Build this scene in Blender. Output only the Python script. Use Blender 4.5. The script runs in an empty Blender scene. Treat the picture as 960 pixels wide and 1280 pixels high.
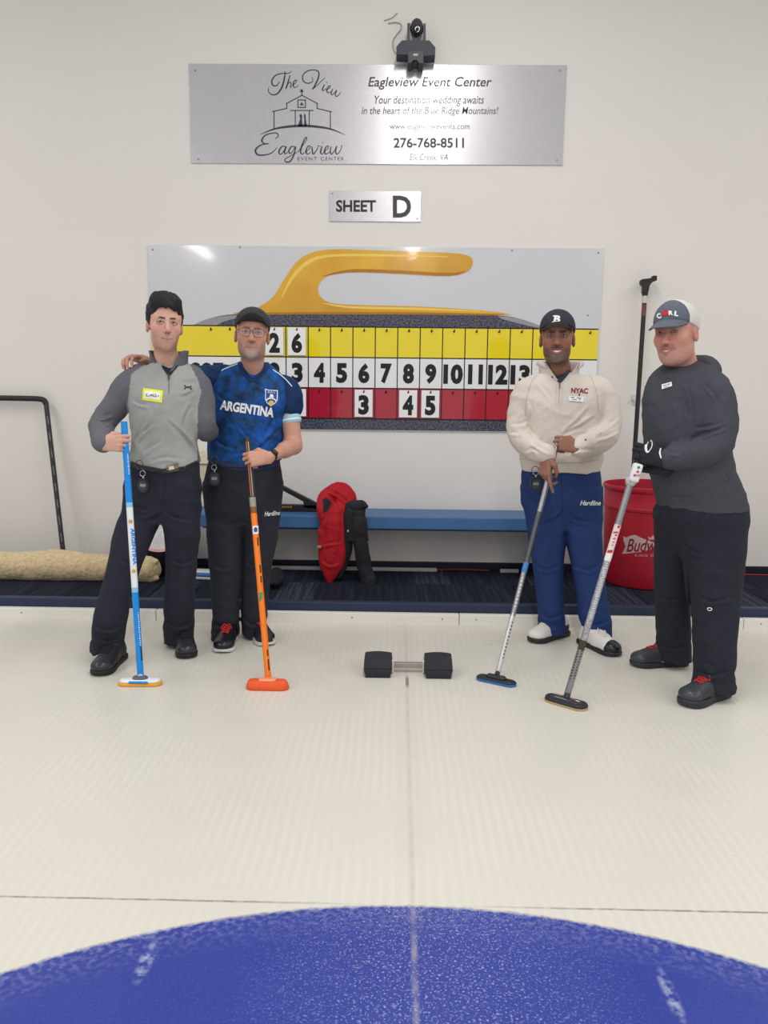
import bpy, bmesh, math, random
import numpy as np
from mathutils import Vector, Matrix
from mathutils.bvhtree import BVHTree
from mathutils.geometry import tessellate_polygon

random.seed(7)
SC = bpy.context.scene
COL = SC.collection

# ------------------------------------------------------------------ camera
FPX, CX, CY = 1010.0, 480.0, 640.0
PITCH, YAW, ROLL = math.radians(8.82), math.radians(0.97), math.radians(0.60)
CAM = np.array([0.0, 0.0, 1.381])
WALL = 5.59                      # depth of the back wall
_F = np.array([-math.sin(YAW)*math.cos(PITCH), math.cos(YAW)*math.cos(PITCH), -math.sin(PITCH)])
_R0 = np.array([math.cos(YAW), math.sin(YAW), 0.0])
_U0 = np.cross(_R0, _F)
_R = math.cos(ROLL)*_R0 + math.sin(ROLL)*_U0
_U = -math.sin(ROLL)*_R0 + math.cos(ROLL)*_U0
cd = bpy.data.cameras.new('camera')
cam = bpy.data.objects.new('camera', cd)
COL.objects.link(cam)
cd.sensor_fit = 'VERTICAL'
cd.sensor_height = 36.0
cd.lens = FPX/1280.0*36.0
cd.clip_start = 0.05
cam.matrix_world = Matrix(((_R[0], _U[0], -_F[0], CAM[0]), (_R[1], _U[1], -_F[1], CAM[1]),
                           (_R[2], _U[2], -_F[2], CAM[2]), (0, 0, 0, 1)))
SC.camera = cam

def ray(px, py):
    return _F*FPX + _R*(px-CX) + _U*(CY-py)
def P(px, py, Y):
    """photo pixel -> point on the upright plane at depth Y"""
    d = ray(px, py)
    return CAM + d*(Y/d[1])
def G(px, py, z=0.0):
    """photo pixel -> point on the level plane at height z"""
    d = ray(px, py)
    return CAM + d*((z-CAM[2])/d[2])

# ------------------------------------------------------------------ world, lamps, exposure
W = bpy.data.worlds.new('world')
SC.world = W
W.use_nodes = True
bg = W.node_tree.nodes['Background']
bg.inputs[0].default_value = (1.0, 0.985, 0.965, 1)
bg.inputs[1].default_value = 0.53
SC.view_settings.view_transform = 'Standard'
SC.view_settings.look = 'None'
SC.view_settings.gamma = 1.0
SC.view_settings.use_curve_mapping = False
SC.view_settings.exposure = 0.06

def strip_lamp(x, y, z, lx, ly, watts):
    l = bpy.data.lights.new('ceiling_lamp', 'AREA')
    l.shape = 'RECTANGLE'
    l.size, l.size_y = lx, ly
    l.energy = watts
    l.color = (1.0, 0.98, 0.955)
    o = bpy.data.objects.new('ceiling_lamp', l)
    o.location = (x, y, z)
    COL.objects.link(o)
for lx in (-4.4, 0.25, 4.9):
    for ly in (-7.0, -3.6, -0.2, 2.9):
        strip_lamp(lx, ly, 4.3, 0.18, 2.4, 46)

# ------------------------------------------------------------------ helpers
def lin(c):
    return tuple(((v/255.0)/12.92 if v/255.0 <= 0.04045 else ((v/255.0+0.055)/1.055)**2.4) for v in c)

MATS = {}
def mat(name, rgb=None, rough=0.6, metal=0.0, spec=0.4, var=0.06, nscale=40.0, bump=0.0, bscale=200.0,
        coat=0.0, attr=None, sheen=0.0, aniso=0.0, trans=0.0, alpha=1.0, sss=0.0):
    """procedural principled material: colour with a little noise, optional bump"""
    if name in MATS:
        return MATS[name]
    m = bpy.data.materials.new(name)
    m.use_nodes = True
    nt = m.node_tree
    b = nt.nodes['Principled BSDF']
    b.inputs['Roughness'].default_value = rough
    b.inputs['Metallic'].default_value = metal
    b.inputs['Specular IOR Level'].default_value = spec
    b.inputs['Coat Weight'].default_value = coat
    b.inputs['Coat Roughness'].default_value = 0.06
    b.inputs['Sheen Weight'].default_value = sheen
    b.inputs['Anisotropic'].default_value = aniso
    b.inputs['Transmission Weight'].default_value = trans
    b.inputs['Alpha'].default_value = alpha
    if sss:
        b.inputs['Subsurface Weight'].default_value = sss
        b.inputs['Subsurface Radius'].default_value = (0.012, 0.005, 0.003)
        b.inputs['Subsurface Scale'].default_value = 1.0
    tc = nt.nodes.new('ShaderNodeTexCoord')
    n = nt.nodes.new('ShaderNodeTexNoise')
    n.inputs['Scale'].default_value = nscale
    n.inputs['Detail'].default_value = 4
    nt.links.new(tc.outputs['Object'], n.inputs['Vector'])
    mr = nt.nodes.new('ShaderNodeMapRange')
    mr.inputs['From Min'].default_value = 0.25
    mr.inputs['From Max'].default_value = 0.75
    mr.inputs['To Min'].default_value = 1-var
    mr.inputs['To Max'].default_value = 1+var
    nt.links.new(n.outputs['Fac'], mr.inputs['Value'])
    mx = nt.nodes.new('ShaderNodeVectorMath')
    mx.operation = 'SCALE'
    nt.links.new(mr.outputs[0], mx.inputs['Scale'])
    if attr:
        a = nt.nodes.new('ShaderNodeAttribute')
        a.attribute_name = attr
        nt.links.new(a.outputs['Color'], mx.inputs[0])
    else:
        mx.inputs[0].default_value = lin(rgb)
    nt.links.new(mx.outputs[0], b.inputs['Base Color'])
    if bump:
        n2 = nt.nodes.new('ShaderNodeTexNoise')
        n2.inputs['Scale'].default_value = bscale
        n2.inputs['Detail'].default_value = 3
        nt.links.new(tc.outputs['Object'], n2.inputs['Vector'])
        bp = nt.nodes.new('ShaderNodeBump')
        bp.inputs['Strength'].default_value = bump
        bp.inputs['Distance'].default_value = 0.004
        nt.links.new(n2.outputs['Fac'], bp.inputs['Height'])
        nt.links.new(bp.outputs[0], b.inputs['Normal'])
    MATS[name] = m
    return m

def tag(o, label=None, cat=None, group=None, kind=None):
    if label: o['label'] = label
    if cat: o['category'] = cat
    if group: o['group'] = group
    if kind: o['kind'] = kind
    return o

def empty(name, loc, label=None, cat=None, group=None, kind=None):
    o = bpy.data.objects.new(name, None)
    o.empty_display_size = 0.05
    o.location = Vector([float(v) for v in loc])
    COL.objects.link(o)
    return tag(o, label, cat, group, kind)

def adopt(o, parent):
    """parent o (built in world coordinates) without moving it"""
    if parent is None:
        return o
    o.parent = parent
    if parent.parent is None and parent.type == 'EMPTY':
        o.matrix_parent_inverse = Matrix.Translation(-parent.location)
    return o

def mesh_obj(name, verts, faces, material, parent=None, smooth=False, cols=None):
    me = bpy.data.meshes.new(name)
    if isinstance(verts, np.ndarray) and isinstance(faces, np.ndarray):
        nv, nf, k = len(verts), len(faces), faces.shape[1]
        me.vertices.add(nv)
        me.vertices.foreach_set('co', verts.astype(np.float32).ravel())
        me.loops.add(nf*k)
        me.loops.foreach_set('vertex_index', faces.astype(np.int32).ravel())
        me.polygons.add(nf)
        me.polygons.foreach_set('loop_start', np.arange(0, nf*k, k, dtype=np.int32))
        me.update(calc_edges=True)
    else:
        me.from_pydata([tuple(float(c) for c in v) for v in verts], [], [tuple(f) for f in faces])
        me.update()
    if smooth:
        me.polygons.foreach_set('use_smooth', np.ones(len(me.polygons), dtype=bool))
    if cols is not None:
        at = me.color_attributes.new('Col', 'FLOAT_COLOR', 'POINT')
        c4 = np.ones((len(cols), 4), np.float32)
        c4[:, :3] = cols
        at.data.foreach_set('color', c4.ravel())
    if material:
        me.materials.append(material)
    o = bpy.data.objects.new(name, me)
    COL.objects.link(o)
    return adopt(o, parent)

class MB:
    """collects simple shapes in world coordinates, then links them as one mesh object"""
    def __init__(self):
        self.v, self.f = [], []
    def add(self, verts, faces):
        k = len(self.v)
        self.v += [tuple(map(float, v)) for v in verts]
        self.f += [tuple(i+k for i in f) for f in faces]
        return self
    def box(self, lo, hi, bev=0.0):
        bm = bmesh.new()
        bmesh.ops.create_cube(bm, size=1.0)
        c = [(lo[i]+hi[i])/2 for i in range(3)]
        s = [hi[i]-lo[i] for i in range(3)]
        for v in bm.verts:
            v.co = Vector([c[i]+v.co[i]*s[i] for i in range(3)])
        if bev:
            bmesh.ops.bevel(bm, geom=bm.edges[:], offset=bev, segments=2, affect='EDGES', profile=0.5)
        self.bm(bm)
        return self
    def bm(self, bm):
        bm.verts.index_update()
        self.add([v.co[:] for v in bm.verts], [[v.index for v in f.verts] for f in bm.faces])
        bm.free()
        return self
    def tube(self, pts, radii, n=12, cap=True):
        pts = [np.array(p, float) for p in pts]
        if not hasattr(radii, '__len__'):
            radii = [radii]*len(pts)
        vs, fs = [], []
        nrm = None
        for i, p in enumerate(pts):
            t = pts[min(i+1, len(pts)-1)]-pts[max(i-1, 0)]
            t = t/np.linalg.norm(t)
            if nrm is None:
                nrm = np.cross(t, [0, 0, 1.0] if abs(t[2]) < 0.9 else [1.0, 0, 0])
            nrm = nrm-t*np.dot(nrm, t)
            nrm /= np.linalg.norm(nrm)
            bn = np.cross(t, nrm)
            for k in range(n):
                a = 2*math.pi*k/n
                vs.append(p+radii[i]*(math.cos(a)*nrm+math.sin(a)*bn))
        for i in range(len(pts)-1):
            for k in range(n):
                a, b = i*n+k, i*n+(k+1) % n
                fs.append((a, b, b+n, a+n))
        if cap:
            fs.append(tuple(range(n-1, -1, -1)))
            fs.append(tuple(range((len(pts)-1)*n, len(pts)*n)))
        return self.add(vs, fs)
    def lathe(self, c, prof, n=32, axis=None):
        """prof: (radius, height) along axis from c"""
        ax = np.array(axis if axis is not None else (0, 0, 1.0), float)
        ax /= np.linalg.norm(ax)
        u = np.cross(ax, [0, 1.0, 0] if abs(ax[1]) < 0.9 else [1.0, 0, 0])
        u /= np.linalg.norm(u)
        w = np.cross(ax, u)
        vs, fs = [], []
        for r, h in prof:
            for k in range(n):
                a = 2*math.pi*k/n
                vs.append(np.array(c)+ax*h+r*(math.cos(a)*u+math.sin(a)*w))
        for i in range(len(prof)-1):
            for k in range(n):
                a, b = i*n+k, i*n+(k+1) % n
                fs.append((a, b, b+n, a+n))
        return self.add(vs, fs)
    def ell(self, c, r, M=None, seg=20, rings=12):
        bm = bmesh.new()
        bmesh.ops.create_uvsphere(bm, u_segments=seg, v_segments=rings, radius=1.0)
        for v in bm.verts:
            q = np.array(v.co[:])*np.array(r)
            if M is not None:
                q = M @ q
            v.co = Vector([float(x) for x in (np.array(c)+q)])
        return self.bm(bm)
    def prism(self, poly, Y0, Y1):
        """poly: list of (x,z), extruded from depth Y0 to Y1"""
        n = len(poly)
        bm = bmesh.new()
        a = [bm.verts.new((float(x), Y0, float(z))) for x, z in poly]
        b = [bm.verts.new((float(x), Y1, float(z))) for x, z in poly]
        bm.faces.new(a)
        bm.faces.new(b[::-1])
        for i in range(n):
            bm.faces.new((a[i], b[i], b[(i+1) % n], a[(i+1) % n]))
        bmesh.ops.triangulate(bm, faces=[f for f in bm.faces if len(f.verts) > 4])
        bmesh.ops.recalc_face_normals(bm, faces=bm.faces[:])
        return self.bm(bm)
    def build(self, name, material, parent=None, smooth=False):
        o = mesh_obj(name, self.v, self.f, material, parent, smooth)
        if smooth == 'auto':
            me = o.data
            bm = bmesh.new(); bm.from_mesh(me)
            for e in bm.edges:
                if len(e.link_faces) == 2 and e.calc_face_angle(0) > 0.6:
                    e.smooth = False
            bm.to_mesh(me); bm.free()
        return o

def spline(pts, n=8, closed=False):
    """Catmull-Rom through the points (any dimension)"""
    p = np.array(pts, float)
    m = len(p)
    out = []
    segs = m if closed else m-1
    for i in range(segs):
        if closed:
            a, b, c, d = p[(i-1) % m], p[i], p[(i+1) % m], p[(i+2) % m]
        else:
            a, b, c, d = p[max(i-1, 0)], p[i], p[i+1], p[min(i+2, m-1)]
        for k in range(n):
            t = k/n
            out.append(0.5*((2*b)+(-a+c)*t+(2*a-5*b+4*c-d)*t*t+(-a+3*b-3*c+d)*t**3))
    if not closed:
        out.append(p[-1])
    return np.array(out)

# ---- flat print: 2-D shapes given in photo pixels, laid on a surface by a projector (px,py)->point
def text_mesh(body, weight=0.0, shear=0.0, spacing=1.0):
    cu = bpy.data.curves.new('t', 'FONT')
    cu.body = body
    cu.offset = weight
    cu.shear = shear
    cu.space_character = spacing
    cu.resolution_u = 3
    o = bpy.data.objects.new('t', cu)
    COL.objects.link(o)
    dg = bpy.context.evaluated_depsgraph_get()
    me = bpy.data.meshes.new_from_object(o.evaluated_get(dg))
    v = np.array([q.co[:2] for q in me.vertices])
    f = [tuple(p.vertices) for p in me.polygons]
    bpy.data.objects.remove(o)
    bpy.data.curves.remove(cu)
    bpy.data.meshes.remove(me)
    return v, f

def text_px(body, x0, y0, x1, y1, weight=0.0, shear=0.0, angle=0.0, spacing=1.0, arc=0.0):
    """lettering fitted to the pixel box; angle turns it (degrees, clockwise on the photo)"""
    v, f = text_mesh(body, weight, shear, spacing)
    lo, hi = v.min(0), v.max(0)
    u = (v-lo)/(hi-lo)
    x = (u[:, 0]-0.5)*(x1-x0)
    y = (0.5-u[:, 1])*(y1-y0) - arc*(1-(2*u[:, 0]-1)**2)
    a = math.radians(angle)
    X = (x0+x1)/2+x*math.cos(a)-y*math.sin(a)
    Y = (y0+y1)/2+x*math.sin(a)+y*math.cos(a)
    return np.stack([X, Y], 1), f

def poly_px(pts, maxlen=None):
    """filled outline in pixels"""
    v = np.array([(float(p[0]), float(p[1])) for p in pts])
    keep = [i for i in range(len(v)) if np.linalg.norm(v[i]-v[i-1]) > 1e-4]
    v = v[keep]
    fs = tessellate_polygon([[Vector((a[0], a[1], 0)) for a in v]])
    return v, [tuple(q) for q in fs]

def dense(v, f, maxlen):
    """subdivide so that no edge is longer than maxlen"""
    bm = bmesh.new()
    vs = [bm.verts.new((float(a[0]), float(a[1]), 0)) for a in v]
    for q in f:
        try: bm.faces.new([vs[i] for i in q])
        except ValueError: pass
    for _ in range(5):
        es = [e for e in bm.edges if e.calc_length() > maxlen]
        if not es: break
        bmesh.ops.subdivide_edges(bm, edges=es, cuts=1)
        bmesh.ops.triangulate(bm, faces=[q for q in bm.faces if len(q.verts) > 3])
    bm.verts.index_update()
    v2 = np.array([q.co[:2] for q in bm.verts])
    f2 = [tuple(w.index for w in q.verts) for q in bm.faces]
    bm.free()
    return v2, f2

def ribbon_px(pts, widths, n=6, closed=False):
    """a stroke of changing width, in pixels"""
    p = spline(pts, n, closed)
    if hasattr(widths, '__len__'):
        w = np.interp(np.linspace(0, 1, len(p)), np.linspace(0, 1, len(widths)), widths)
    else:
        w = np.full(len(p), float(widths))
    t = np.gradient(p, axis=0)
    t /= np.linalg.norm(t, axis=1)[:, None]+1e-9
    nrm = np.stack([-t[:, 1], t[:, 0]], 1)
    v = np.concatenate([p+nrm*w[:, None]/2, p-nrm*w[:, None]/2])
    m = len(p)
    f = [(i, i+1, m+i+1, m+i) for i in range(m-1)]
    if closed:
        f.append((m-1, 0, m, 2*m-1))
    return v, f

def merge2d(*items):
    V, Fc = [], []
    k = 0
    for v, f in items:
        V.append(np.array(v)); Fc += [tuple(i+k for i in q) for q in f]; k += len(v)
    return np.concatenate(V), Fc

def lay(name, vf, proj, material, parent, maxedge=None):
    """lay a pixel shape on a surface through its projector"""
    v, f = vf
    pts = [proj(a[0], a[1]) for a in v]
    # face the viewer
    out = []
    for q in f:
        if len(set(q)) < 3: continue
        a, b, c = pts[q[0]], pts[q[1]], pts[q[2]]
        if maxedge and max(np.linalg.norm(a-b), np.linalg.norm(b-c), np.linalg.norm(c-a)) > maxedge: continue
        nn = np.cross(b-a, c-a)
        out.append(q if np.dot(nn, CAM-a) > 0 else tuple(reversed(q)))
    return mesh_obj(name, pts, out, material, parent)

def on_plane(Y):
    return lambda px, py: P(px, py, Y)

def on_mesh(objs, off=0.002):
    """projector onto built meshes (world coordinates), lifted off by a hair"""
    V, Fc, k = [], [], 0
    for o in objs:
        me = o.data
        a = np.empty(len(me.vertices)*3, np.float32)
        me.vertices.foreach_get('co', a)
        a = a.reshape(-1, 3)
        V.append(a)
        Fc += [tuple(i+k for i in p.vertices) for p in me.polygons]
        k += len(a)
    V = np.concatenate(V)
    bvh = BVHTree.FromPolygons(V.tolist(), Fc)
    last = [3.9]
    def pr(px, py):
        d = ray(px, py)
        d = d/np.linalg.norm(d)
        h = bvh.ray_cast(Vector(CAM.tolist()), Vector(d.tolist()))
        if h[0] is None:
            return CAM+d*last[0]
        dist = h[3]-off
        last[0] = dist
        return CAM+d*dist
    return pr
# ================================================================== the room
def ice_material():
    m = bpy.data.materials.new('painted_pebbled_ice')
    m.use_nodes = True
    nt = m.node_tree
    L = nt.links.new
    b = nt.nodes['Principled BSDF']
    b.inputs['Roughness'].default_value = 0.34
    b.inputs['Specular IOR Level'].default_value = 0.45
    def N(t, **kw):
        n = nt.nodes.new(t)
        for k, v in kw.items(): setattr(n, k, v)
        return n
    def math_(op, a, bb=None, clamp=False):
        n = N('ShaderNodeMath', operation=op, use_clamp=clamp)
        for i, v in enumerate((a, bb)):
            if v is None: continue
            if isinstance(v, (int, float)): n.inputs[i].default_value = v
            else: L(v, n.inputs[i])
        return n.outputs[0]
    def mix(fac, a, bb):
        n = N('ShaderNodeMix', data_type='RGBA')
        for s, v in ((n.inputs[0], fac), (n.inputs[6], a), (n.inputs[7], bb)):
            if isinstance(v, tuple): s.default_value = v+(1,)
            elif isinstance(v, (int, float)): s.default_value = v
            else: L(v, s)
        return n.outputs[2]
    def noise(scale, detail=3, vec=None):
        n = N('ShaderNodeTexNoise')
        n.inputs['Scale'].default_value = scale
        n.inputs['Detail'].default_value = detail
        L(vec if vec is not None else geo, n.inputs['Vector'])
        return n.outputs['Fac']
    def ramp(v, lo, hi, a=0.0, c=1.0):
        n = N('ShaderNodeMapRange')
        n.inputs[1].default_value = lo; n.inputs[2].default_value = hi
        n.inputs[3].default_value = a; n.inputs[4].default_value = c
        L(v, n.inputs[0])
        return n.outputs[0]
    geo = N('ShaderNodeTexCoord').outputs['Object']
    sp = N('ShaderNodeSeparateXYZ'); L(geo, sp.inputs[0])
    x, y = sp.outputs[0], sp.outputs[1]
    cx, yb = 0.056, 1.988                      # centre line, back line (tangent to the ring)
    # base: cream ice, with faint lengthwise ceiling reflections painted into its colour
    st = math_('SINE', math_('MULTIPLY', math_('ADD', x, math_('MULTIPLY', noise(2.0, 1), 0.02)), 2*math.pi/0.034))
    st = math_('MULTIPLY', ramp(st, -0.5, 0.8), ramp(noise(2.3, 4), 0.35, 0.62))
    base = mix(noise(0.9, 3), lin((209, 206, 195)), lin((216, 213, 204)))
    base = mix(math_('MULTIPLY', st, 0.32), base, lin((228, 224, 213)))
    # blue twelve-foot ring, frosted by pebble
    dx = math_('SUBTRACT', x, cx)
    dy = math_('SUBTRACT', y, yb-1.829)
    rad = math_('SQRT', math_('ADD', math_('MULTIPLY', dx, dx), math_('MULTIPLY', dy, dy)))
    edge = math_('ADD', rad, math_('MULTIPLY', math_('SUBTRACT', noise(60, 3), 0.5), 0.012))
    ring = ramp(edge, 1.822, 1.836, 1.0, 0.0)
    speck = ramp(noise(170, 2), 0.58, 0.68)
    speck2 = ramp(noise(80, 3), 0.58, 0.72)
    near = ramp(math_('ABSOLUTE', math_('SUBTRACT', dx, 0.05)), 0.12, 0.48, 1.0, 0.08)
    frost = math_('ADD', math_('MULTIPLY', speck, math_('MULTIPLY', near, 0.75)), math_('MULTIPLY', speck2, math_('MULTIPLY', near, 0.35)), True)
    rim = math_('MULTIPLY', ramp(rad, 1.70, 1.825), math_('MULTIPLY', ramp(noise(60, 5), 0.45, 0.65), 0.30))
    def scuff(sx, sy, wx, wy):
        ex = math_('DIVIDE', math_('SUBTRACT', x, sx), wx)
        ey = math_('DIVIDE', math_('SUBTRACT', y, sy), wy)
        e = math_('ADD', math_('MULTIPLY', ex, ex), math_('MULTIPLY', ey, ey))
        return math_('MULTIPLY', ramp(e, 0.0, 1.0, 1.0, 0.0), ramp(noise(45, 3), 0.40, 0.62))
    marks = None
    for (px, py, wx, wy) in ((183, 1200, 0.022, 0.09), (190, 1165, 0.02, 0.04), (838, 1243, 0.020, 0.10)):
        g = G(px, py)
        s = scuff(float(g[0]), float(g[1]), wx, wy)
        marks = s if marks is None else math_('MAXIMUM', marks, s)
    frost = math_('MAXIMUM', math_('MAXIMUM', frost, rim), math_('MULTIPLY', marks, 0.75))
    blue = mix(noise(3.0, 3), lin((38, 54, 142)), lin((48, 64, 154)))
    blue = mix(frost, blue, lin((176, 184, 214)))
    col = mix(ring, base, blue)
    # back line and centre line
    wob = math_('MULTIPLY', math_('SUBTRACT', noise(9, 2), 0.5), 0.006)
    bl = ramp(math_('ABSOLUTE', math_('ADD', math_('SUBTRACT', y, yb+0.004), wob)), 0.0022, 0.0052, 1.0, 0.0)
    bl = math_('MULTIPLY', math_('MULTIPLY', bl, ramp(math_('ABSOLUTE', dx), 0.1, 0.5, 0.0, 1.0)), ramp(noise(30, 2), 0.3, 0.55, 0.35, 0.8))
    col = mix(bl, col, lin((120, 116, 112)))
    adx = math_('ABSOLUTE', math_('ADD', dx, math_('MULTIPLY', wob, 0.6)))
    cl = math_('MULTIPLY', ramp(adx, 0.003, 0.011, 1.0, 0.0), ramp(noise(14, 3), 0.35, 0.65, 0.08, 0.50))
    col = mix(cl, col, lin((176, 170, 168)))
    halo = math_('MULTIPLY', ramp(adx, 0.0, 0.07, 0.22, 0.0), ramp(y, 1.9, 2.2))
    col = mix(halo, col, lin((196, 190, 184)))
    hd = ramp(math_('ABSOLUTE', math_('SUBTRACT', y, 3.66)), 0.03, 0.09, 1.0, 0.0)
    col = mix(math_('MULTIPLY', math_('MULTIPLY', hd, ramp(adx, 0.005, 0.010, 1.0, 0.0)), 0.8), col, lin((96, 92, 88)))
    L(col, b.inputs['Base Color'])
    L(ramp(noise(5, 3), 0.3, 0.7, 0.27, 0.42), b.inputs['Roughness'])
    bp = N('ShaderNodeBump'); bp.inputs['Strength'].default_value = 0.22; bp.inputs['Distance'].default_value = 0.004
    L(noise(120, 2), bp.inputs['Height'])
    L(bp.outputs[0], b.inputs['Normal'])
    return m

def grid_plane(name, x0, x1, y0, y1, z, material):
    return mesh_obj(name, [(x0, y0, z), (x1, y0, z), (x1, y1, z), (x0, y1, z)], [(0, 1, 2, 3)], material)

YICE = float(G(500, 780.5)[1])                       # far edge of the ice
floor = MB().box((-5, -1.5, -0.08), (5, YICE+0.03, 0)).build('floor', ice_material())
tag(floor, 'cream pebbled curling ice with a blue painted ring', kind='structure')

wall_m = mat('white_wall_paint', (226, 222, 217), rough=0.72, spec=0.25, var=0.012, nscale=2.0, bump=0.05, bscale=60)
wall = MB().box((-5, WALL, -0.1), (5, WALL+0.15, 5.2)).build('wall_back', wall_m)
tag(wall, 'plain white painted wall behind the curling sheet', kind='structure')

# ---- carpeted platform with navy nosing, carpet planks laid on it
PZ = 0.112
YP0 = YICE+0.045
plat_m = mat('navy_step_paint', (38, 50, 78), rough=0.5, var=0.08, nscale=12)
plat = empty('floor_platform', (0, YP0, 0), kind='structure', label='low navy carpeted step along the wall')
MB().box((-5, YP0+0.02, -0.05), (5, WALL, PZ-0.006)).build('platform_base', plat_m, plat)
MB().box((-5, YP0, 0.058), (5, YP0+0.05, PZ+0.004), 0.006).build('step_nosing', plat_m, plat)

def carpet_mat(name, c1, c2, ns):
    m = bpy.data.materials.new(name)
    m.use_nodes = True
    nt = m.node_tree
    b = nt.nodes['Principled BSDF']
    b.inputs['Roughness'].default_value = 0.95
    b.inputs['Specular IOR Level'].default_value = 0.1
    tc = nt.nodes.new('ShaderNodeTexCoord')
    mp = nt.nodes.new('ShaderNodeMapping')
    mp.inputs['Scale'].default_value = (ns, 1.6, 1)
    n = nt.nodes.new('ShaderNodeTexNoise')
    n.inputs['Scale'].default_value = 1.0
    n.inputs['Detail'].default_value = 5
    cr = nt.nodes.new('ShaderNodeValToRGB')
    cr.color_ramp.elements[0].position = 0.40
    cr.color_ramp.elements[1].position = 0.66
    cr.color_ramp.elements[0].color = lin(c1)+(1,)
    cr.color_ramp.elements[1].color = lin(c2)+(1,)
    nt.links.new(tc.outputs['Object'], mp.inputs[0])
    nt.links.new(mp.outputs[0], n.inputs['Vector'])
    nt.links.new(n.outputs['Fac'], cr.inputs[0])
    nt.links.new(cr.outputs[0], b.inputs['Base Color'])
    return m
cms = [carpet_mat('carpet_navy', (30, 34, 46), (46, 50, 64), 46), carpet_mat('carpet_slate', (36, 40, 52), (68, 73, 88), 60),
       carpet_mat('carpet_dark', (26, 30, 41), (40, 44, 58), 38)]
y0, y1 = YP0+0.052, WALL-0.008
dep = (y1-y0)/2
tile_me = {}
k = 0
for r in range(2):
    for i in range(-14, 15):
        w = 0.25
        x0 = i*w+(0.11 if r else 0.0)
        cmi = [0, 2, 0, 1, 2, 0, 2, 1, 0, 2, 0][(i*5+r*3) % 11]
        if cmi not in tile_me:
            b_ = MB().box((0.002, 0.002, 0), (w-0.002, dep-0.002, 0.007), 0.0015)
            me = bpy.data.meshes.new('carpet_tile')
            me.from_pydata(b_.v, [], b_.f); me.materials.append(cms[cmi]); me.update()
            tile_me[cmi] = me
        o = bpy.data.objects.new('carpet_tile', tile_me[cmi])
        o.location = (x0, y0+r*dep, PZ-0.006)
        COL.objects.link(o)
        adopt(o, plat)

# ---- white divider boards at the end of the ice, with screws
trim = empty('trim_1', (0, YICE, 0), kind='structure', label='low white board along the end of the ice')
tb_m = mat('white_board_plastic', (232, 229, 222), rough=0.45, var=0.02)
screw_m = mat('dark_screw', (120, 118, 114), rough=0.4, metal=0.8)
seams = [-5.0, float(P(-140, 770, YICE)[0]), float(P(195, 770, YICE)[0]), float(P(574, 775, YICE)[0]), float(P(930, 778, YICE)[0]), 5.0]
for a, c in zip(seams[:-1], seams[1:]):
    bo = MB().box((a+0.0015, YICE, -0.01), (c-0.0015, YICE+0.04, 0.064), 0.004).build('board', tb_m, trim)
    n = max(2, int((c-a)/0.42))
    for q in range(n):
        sx = a+0.1+(c-a-0.2)*q/(n-1)
        MB().lathe((sx, YICE+0.001, 0.036), [(0, 0.002), (0.004, 0.002), (0.0055, 0)], 10, (0, -1, 0)).build('screw', screw_m, bo)

# ---- navy baseboard, white conduit and red cable at its foot
bz = float(P(480, 701, WALL)[2])
bb = MB().box((-5, WALL-0.018, PZ+0.002), (5, WALL-0.0005, bz), 0.003).build('baseboard_back', mat('navy_baseboard', (22, 28, 46), rough=0.45, var=0.05))
tag(bb, 'dark navy baseboard at the foot of the white wall', kind='structure')
pipe_m = mat('pale_conduit', (176, 172, 168), rough=0.5)
for (xa, xb, lab) in ((338, 546, 'thin pale grey conduit lying behind the hanging red and black jacket'), (625, 648, 'short pale grey conduit lying behind blue trousers')):
    A = P(xa, 720, WALL-0.09); B = P(xb, 721, WALL-0.09)
    zz = PZ+0.001+0.012
    o = MB().box((A[0], WALL-0.1, PZ+0.001), (B[0], WALL-0.076, zz+0.012), 0.003).build('conduit', pipe_m)
    tag(o, lab, 'conduit', 'conduits along the wall')
cab = []
for i, px in enumerate(range(322, 620, 10)):
    p = P(px, 717, WALL-0.05)
    cab.append((p[0], WALL-0.045+0.010*math.sin(i*0.8), PZ+0.006+(0.006 if 6 < i < 10 else 0)))
tag(MB().tube(spline(cab, 3), 0.0048, 8).build('cable', mat('red_cable', (150, 32, 40), rough=0.4), smooth=True),
    'red cable lying along the baseboard behind the jacket', 'cable')
cab = [(float(P(px, 722, WALL-0.12)[0]), WALL-0.07+0.006*math.sin(px), PZ+0.006) for px in range(896, 1010, 14)]
tag(MB().tube(spline(cab, 3), 0.0048, 8).build('cable', mat('red_cable'), smooth=True),
    'red cable lying along the baseboard at the right edge', 'cable')

# ================================================================== boards and signs on the wall
YB = WALL-0.012
def rect_board(name, tl, tr, bl_y, thick, material, parent, bev=0.001):
    a, b = P(tl[0], tl[1], WALL-thick), P(tr[0], tr[1], WALL-thick)
    z0 = (a[2]+b[2])/2
    z1 = P((tl[0]+tr[0])/2, bl_y, WALL-thick)[2]
    MB().box((a[0], WALL-thick, z1), (b[0], WALL-0.0004, z0), bev).build(name, material, parent)
    return a[0], b[0], z0, z1

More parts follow.
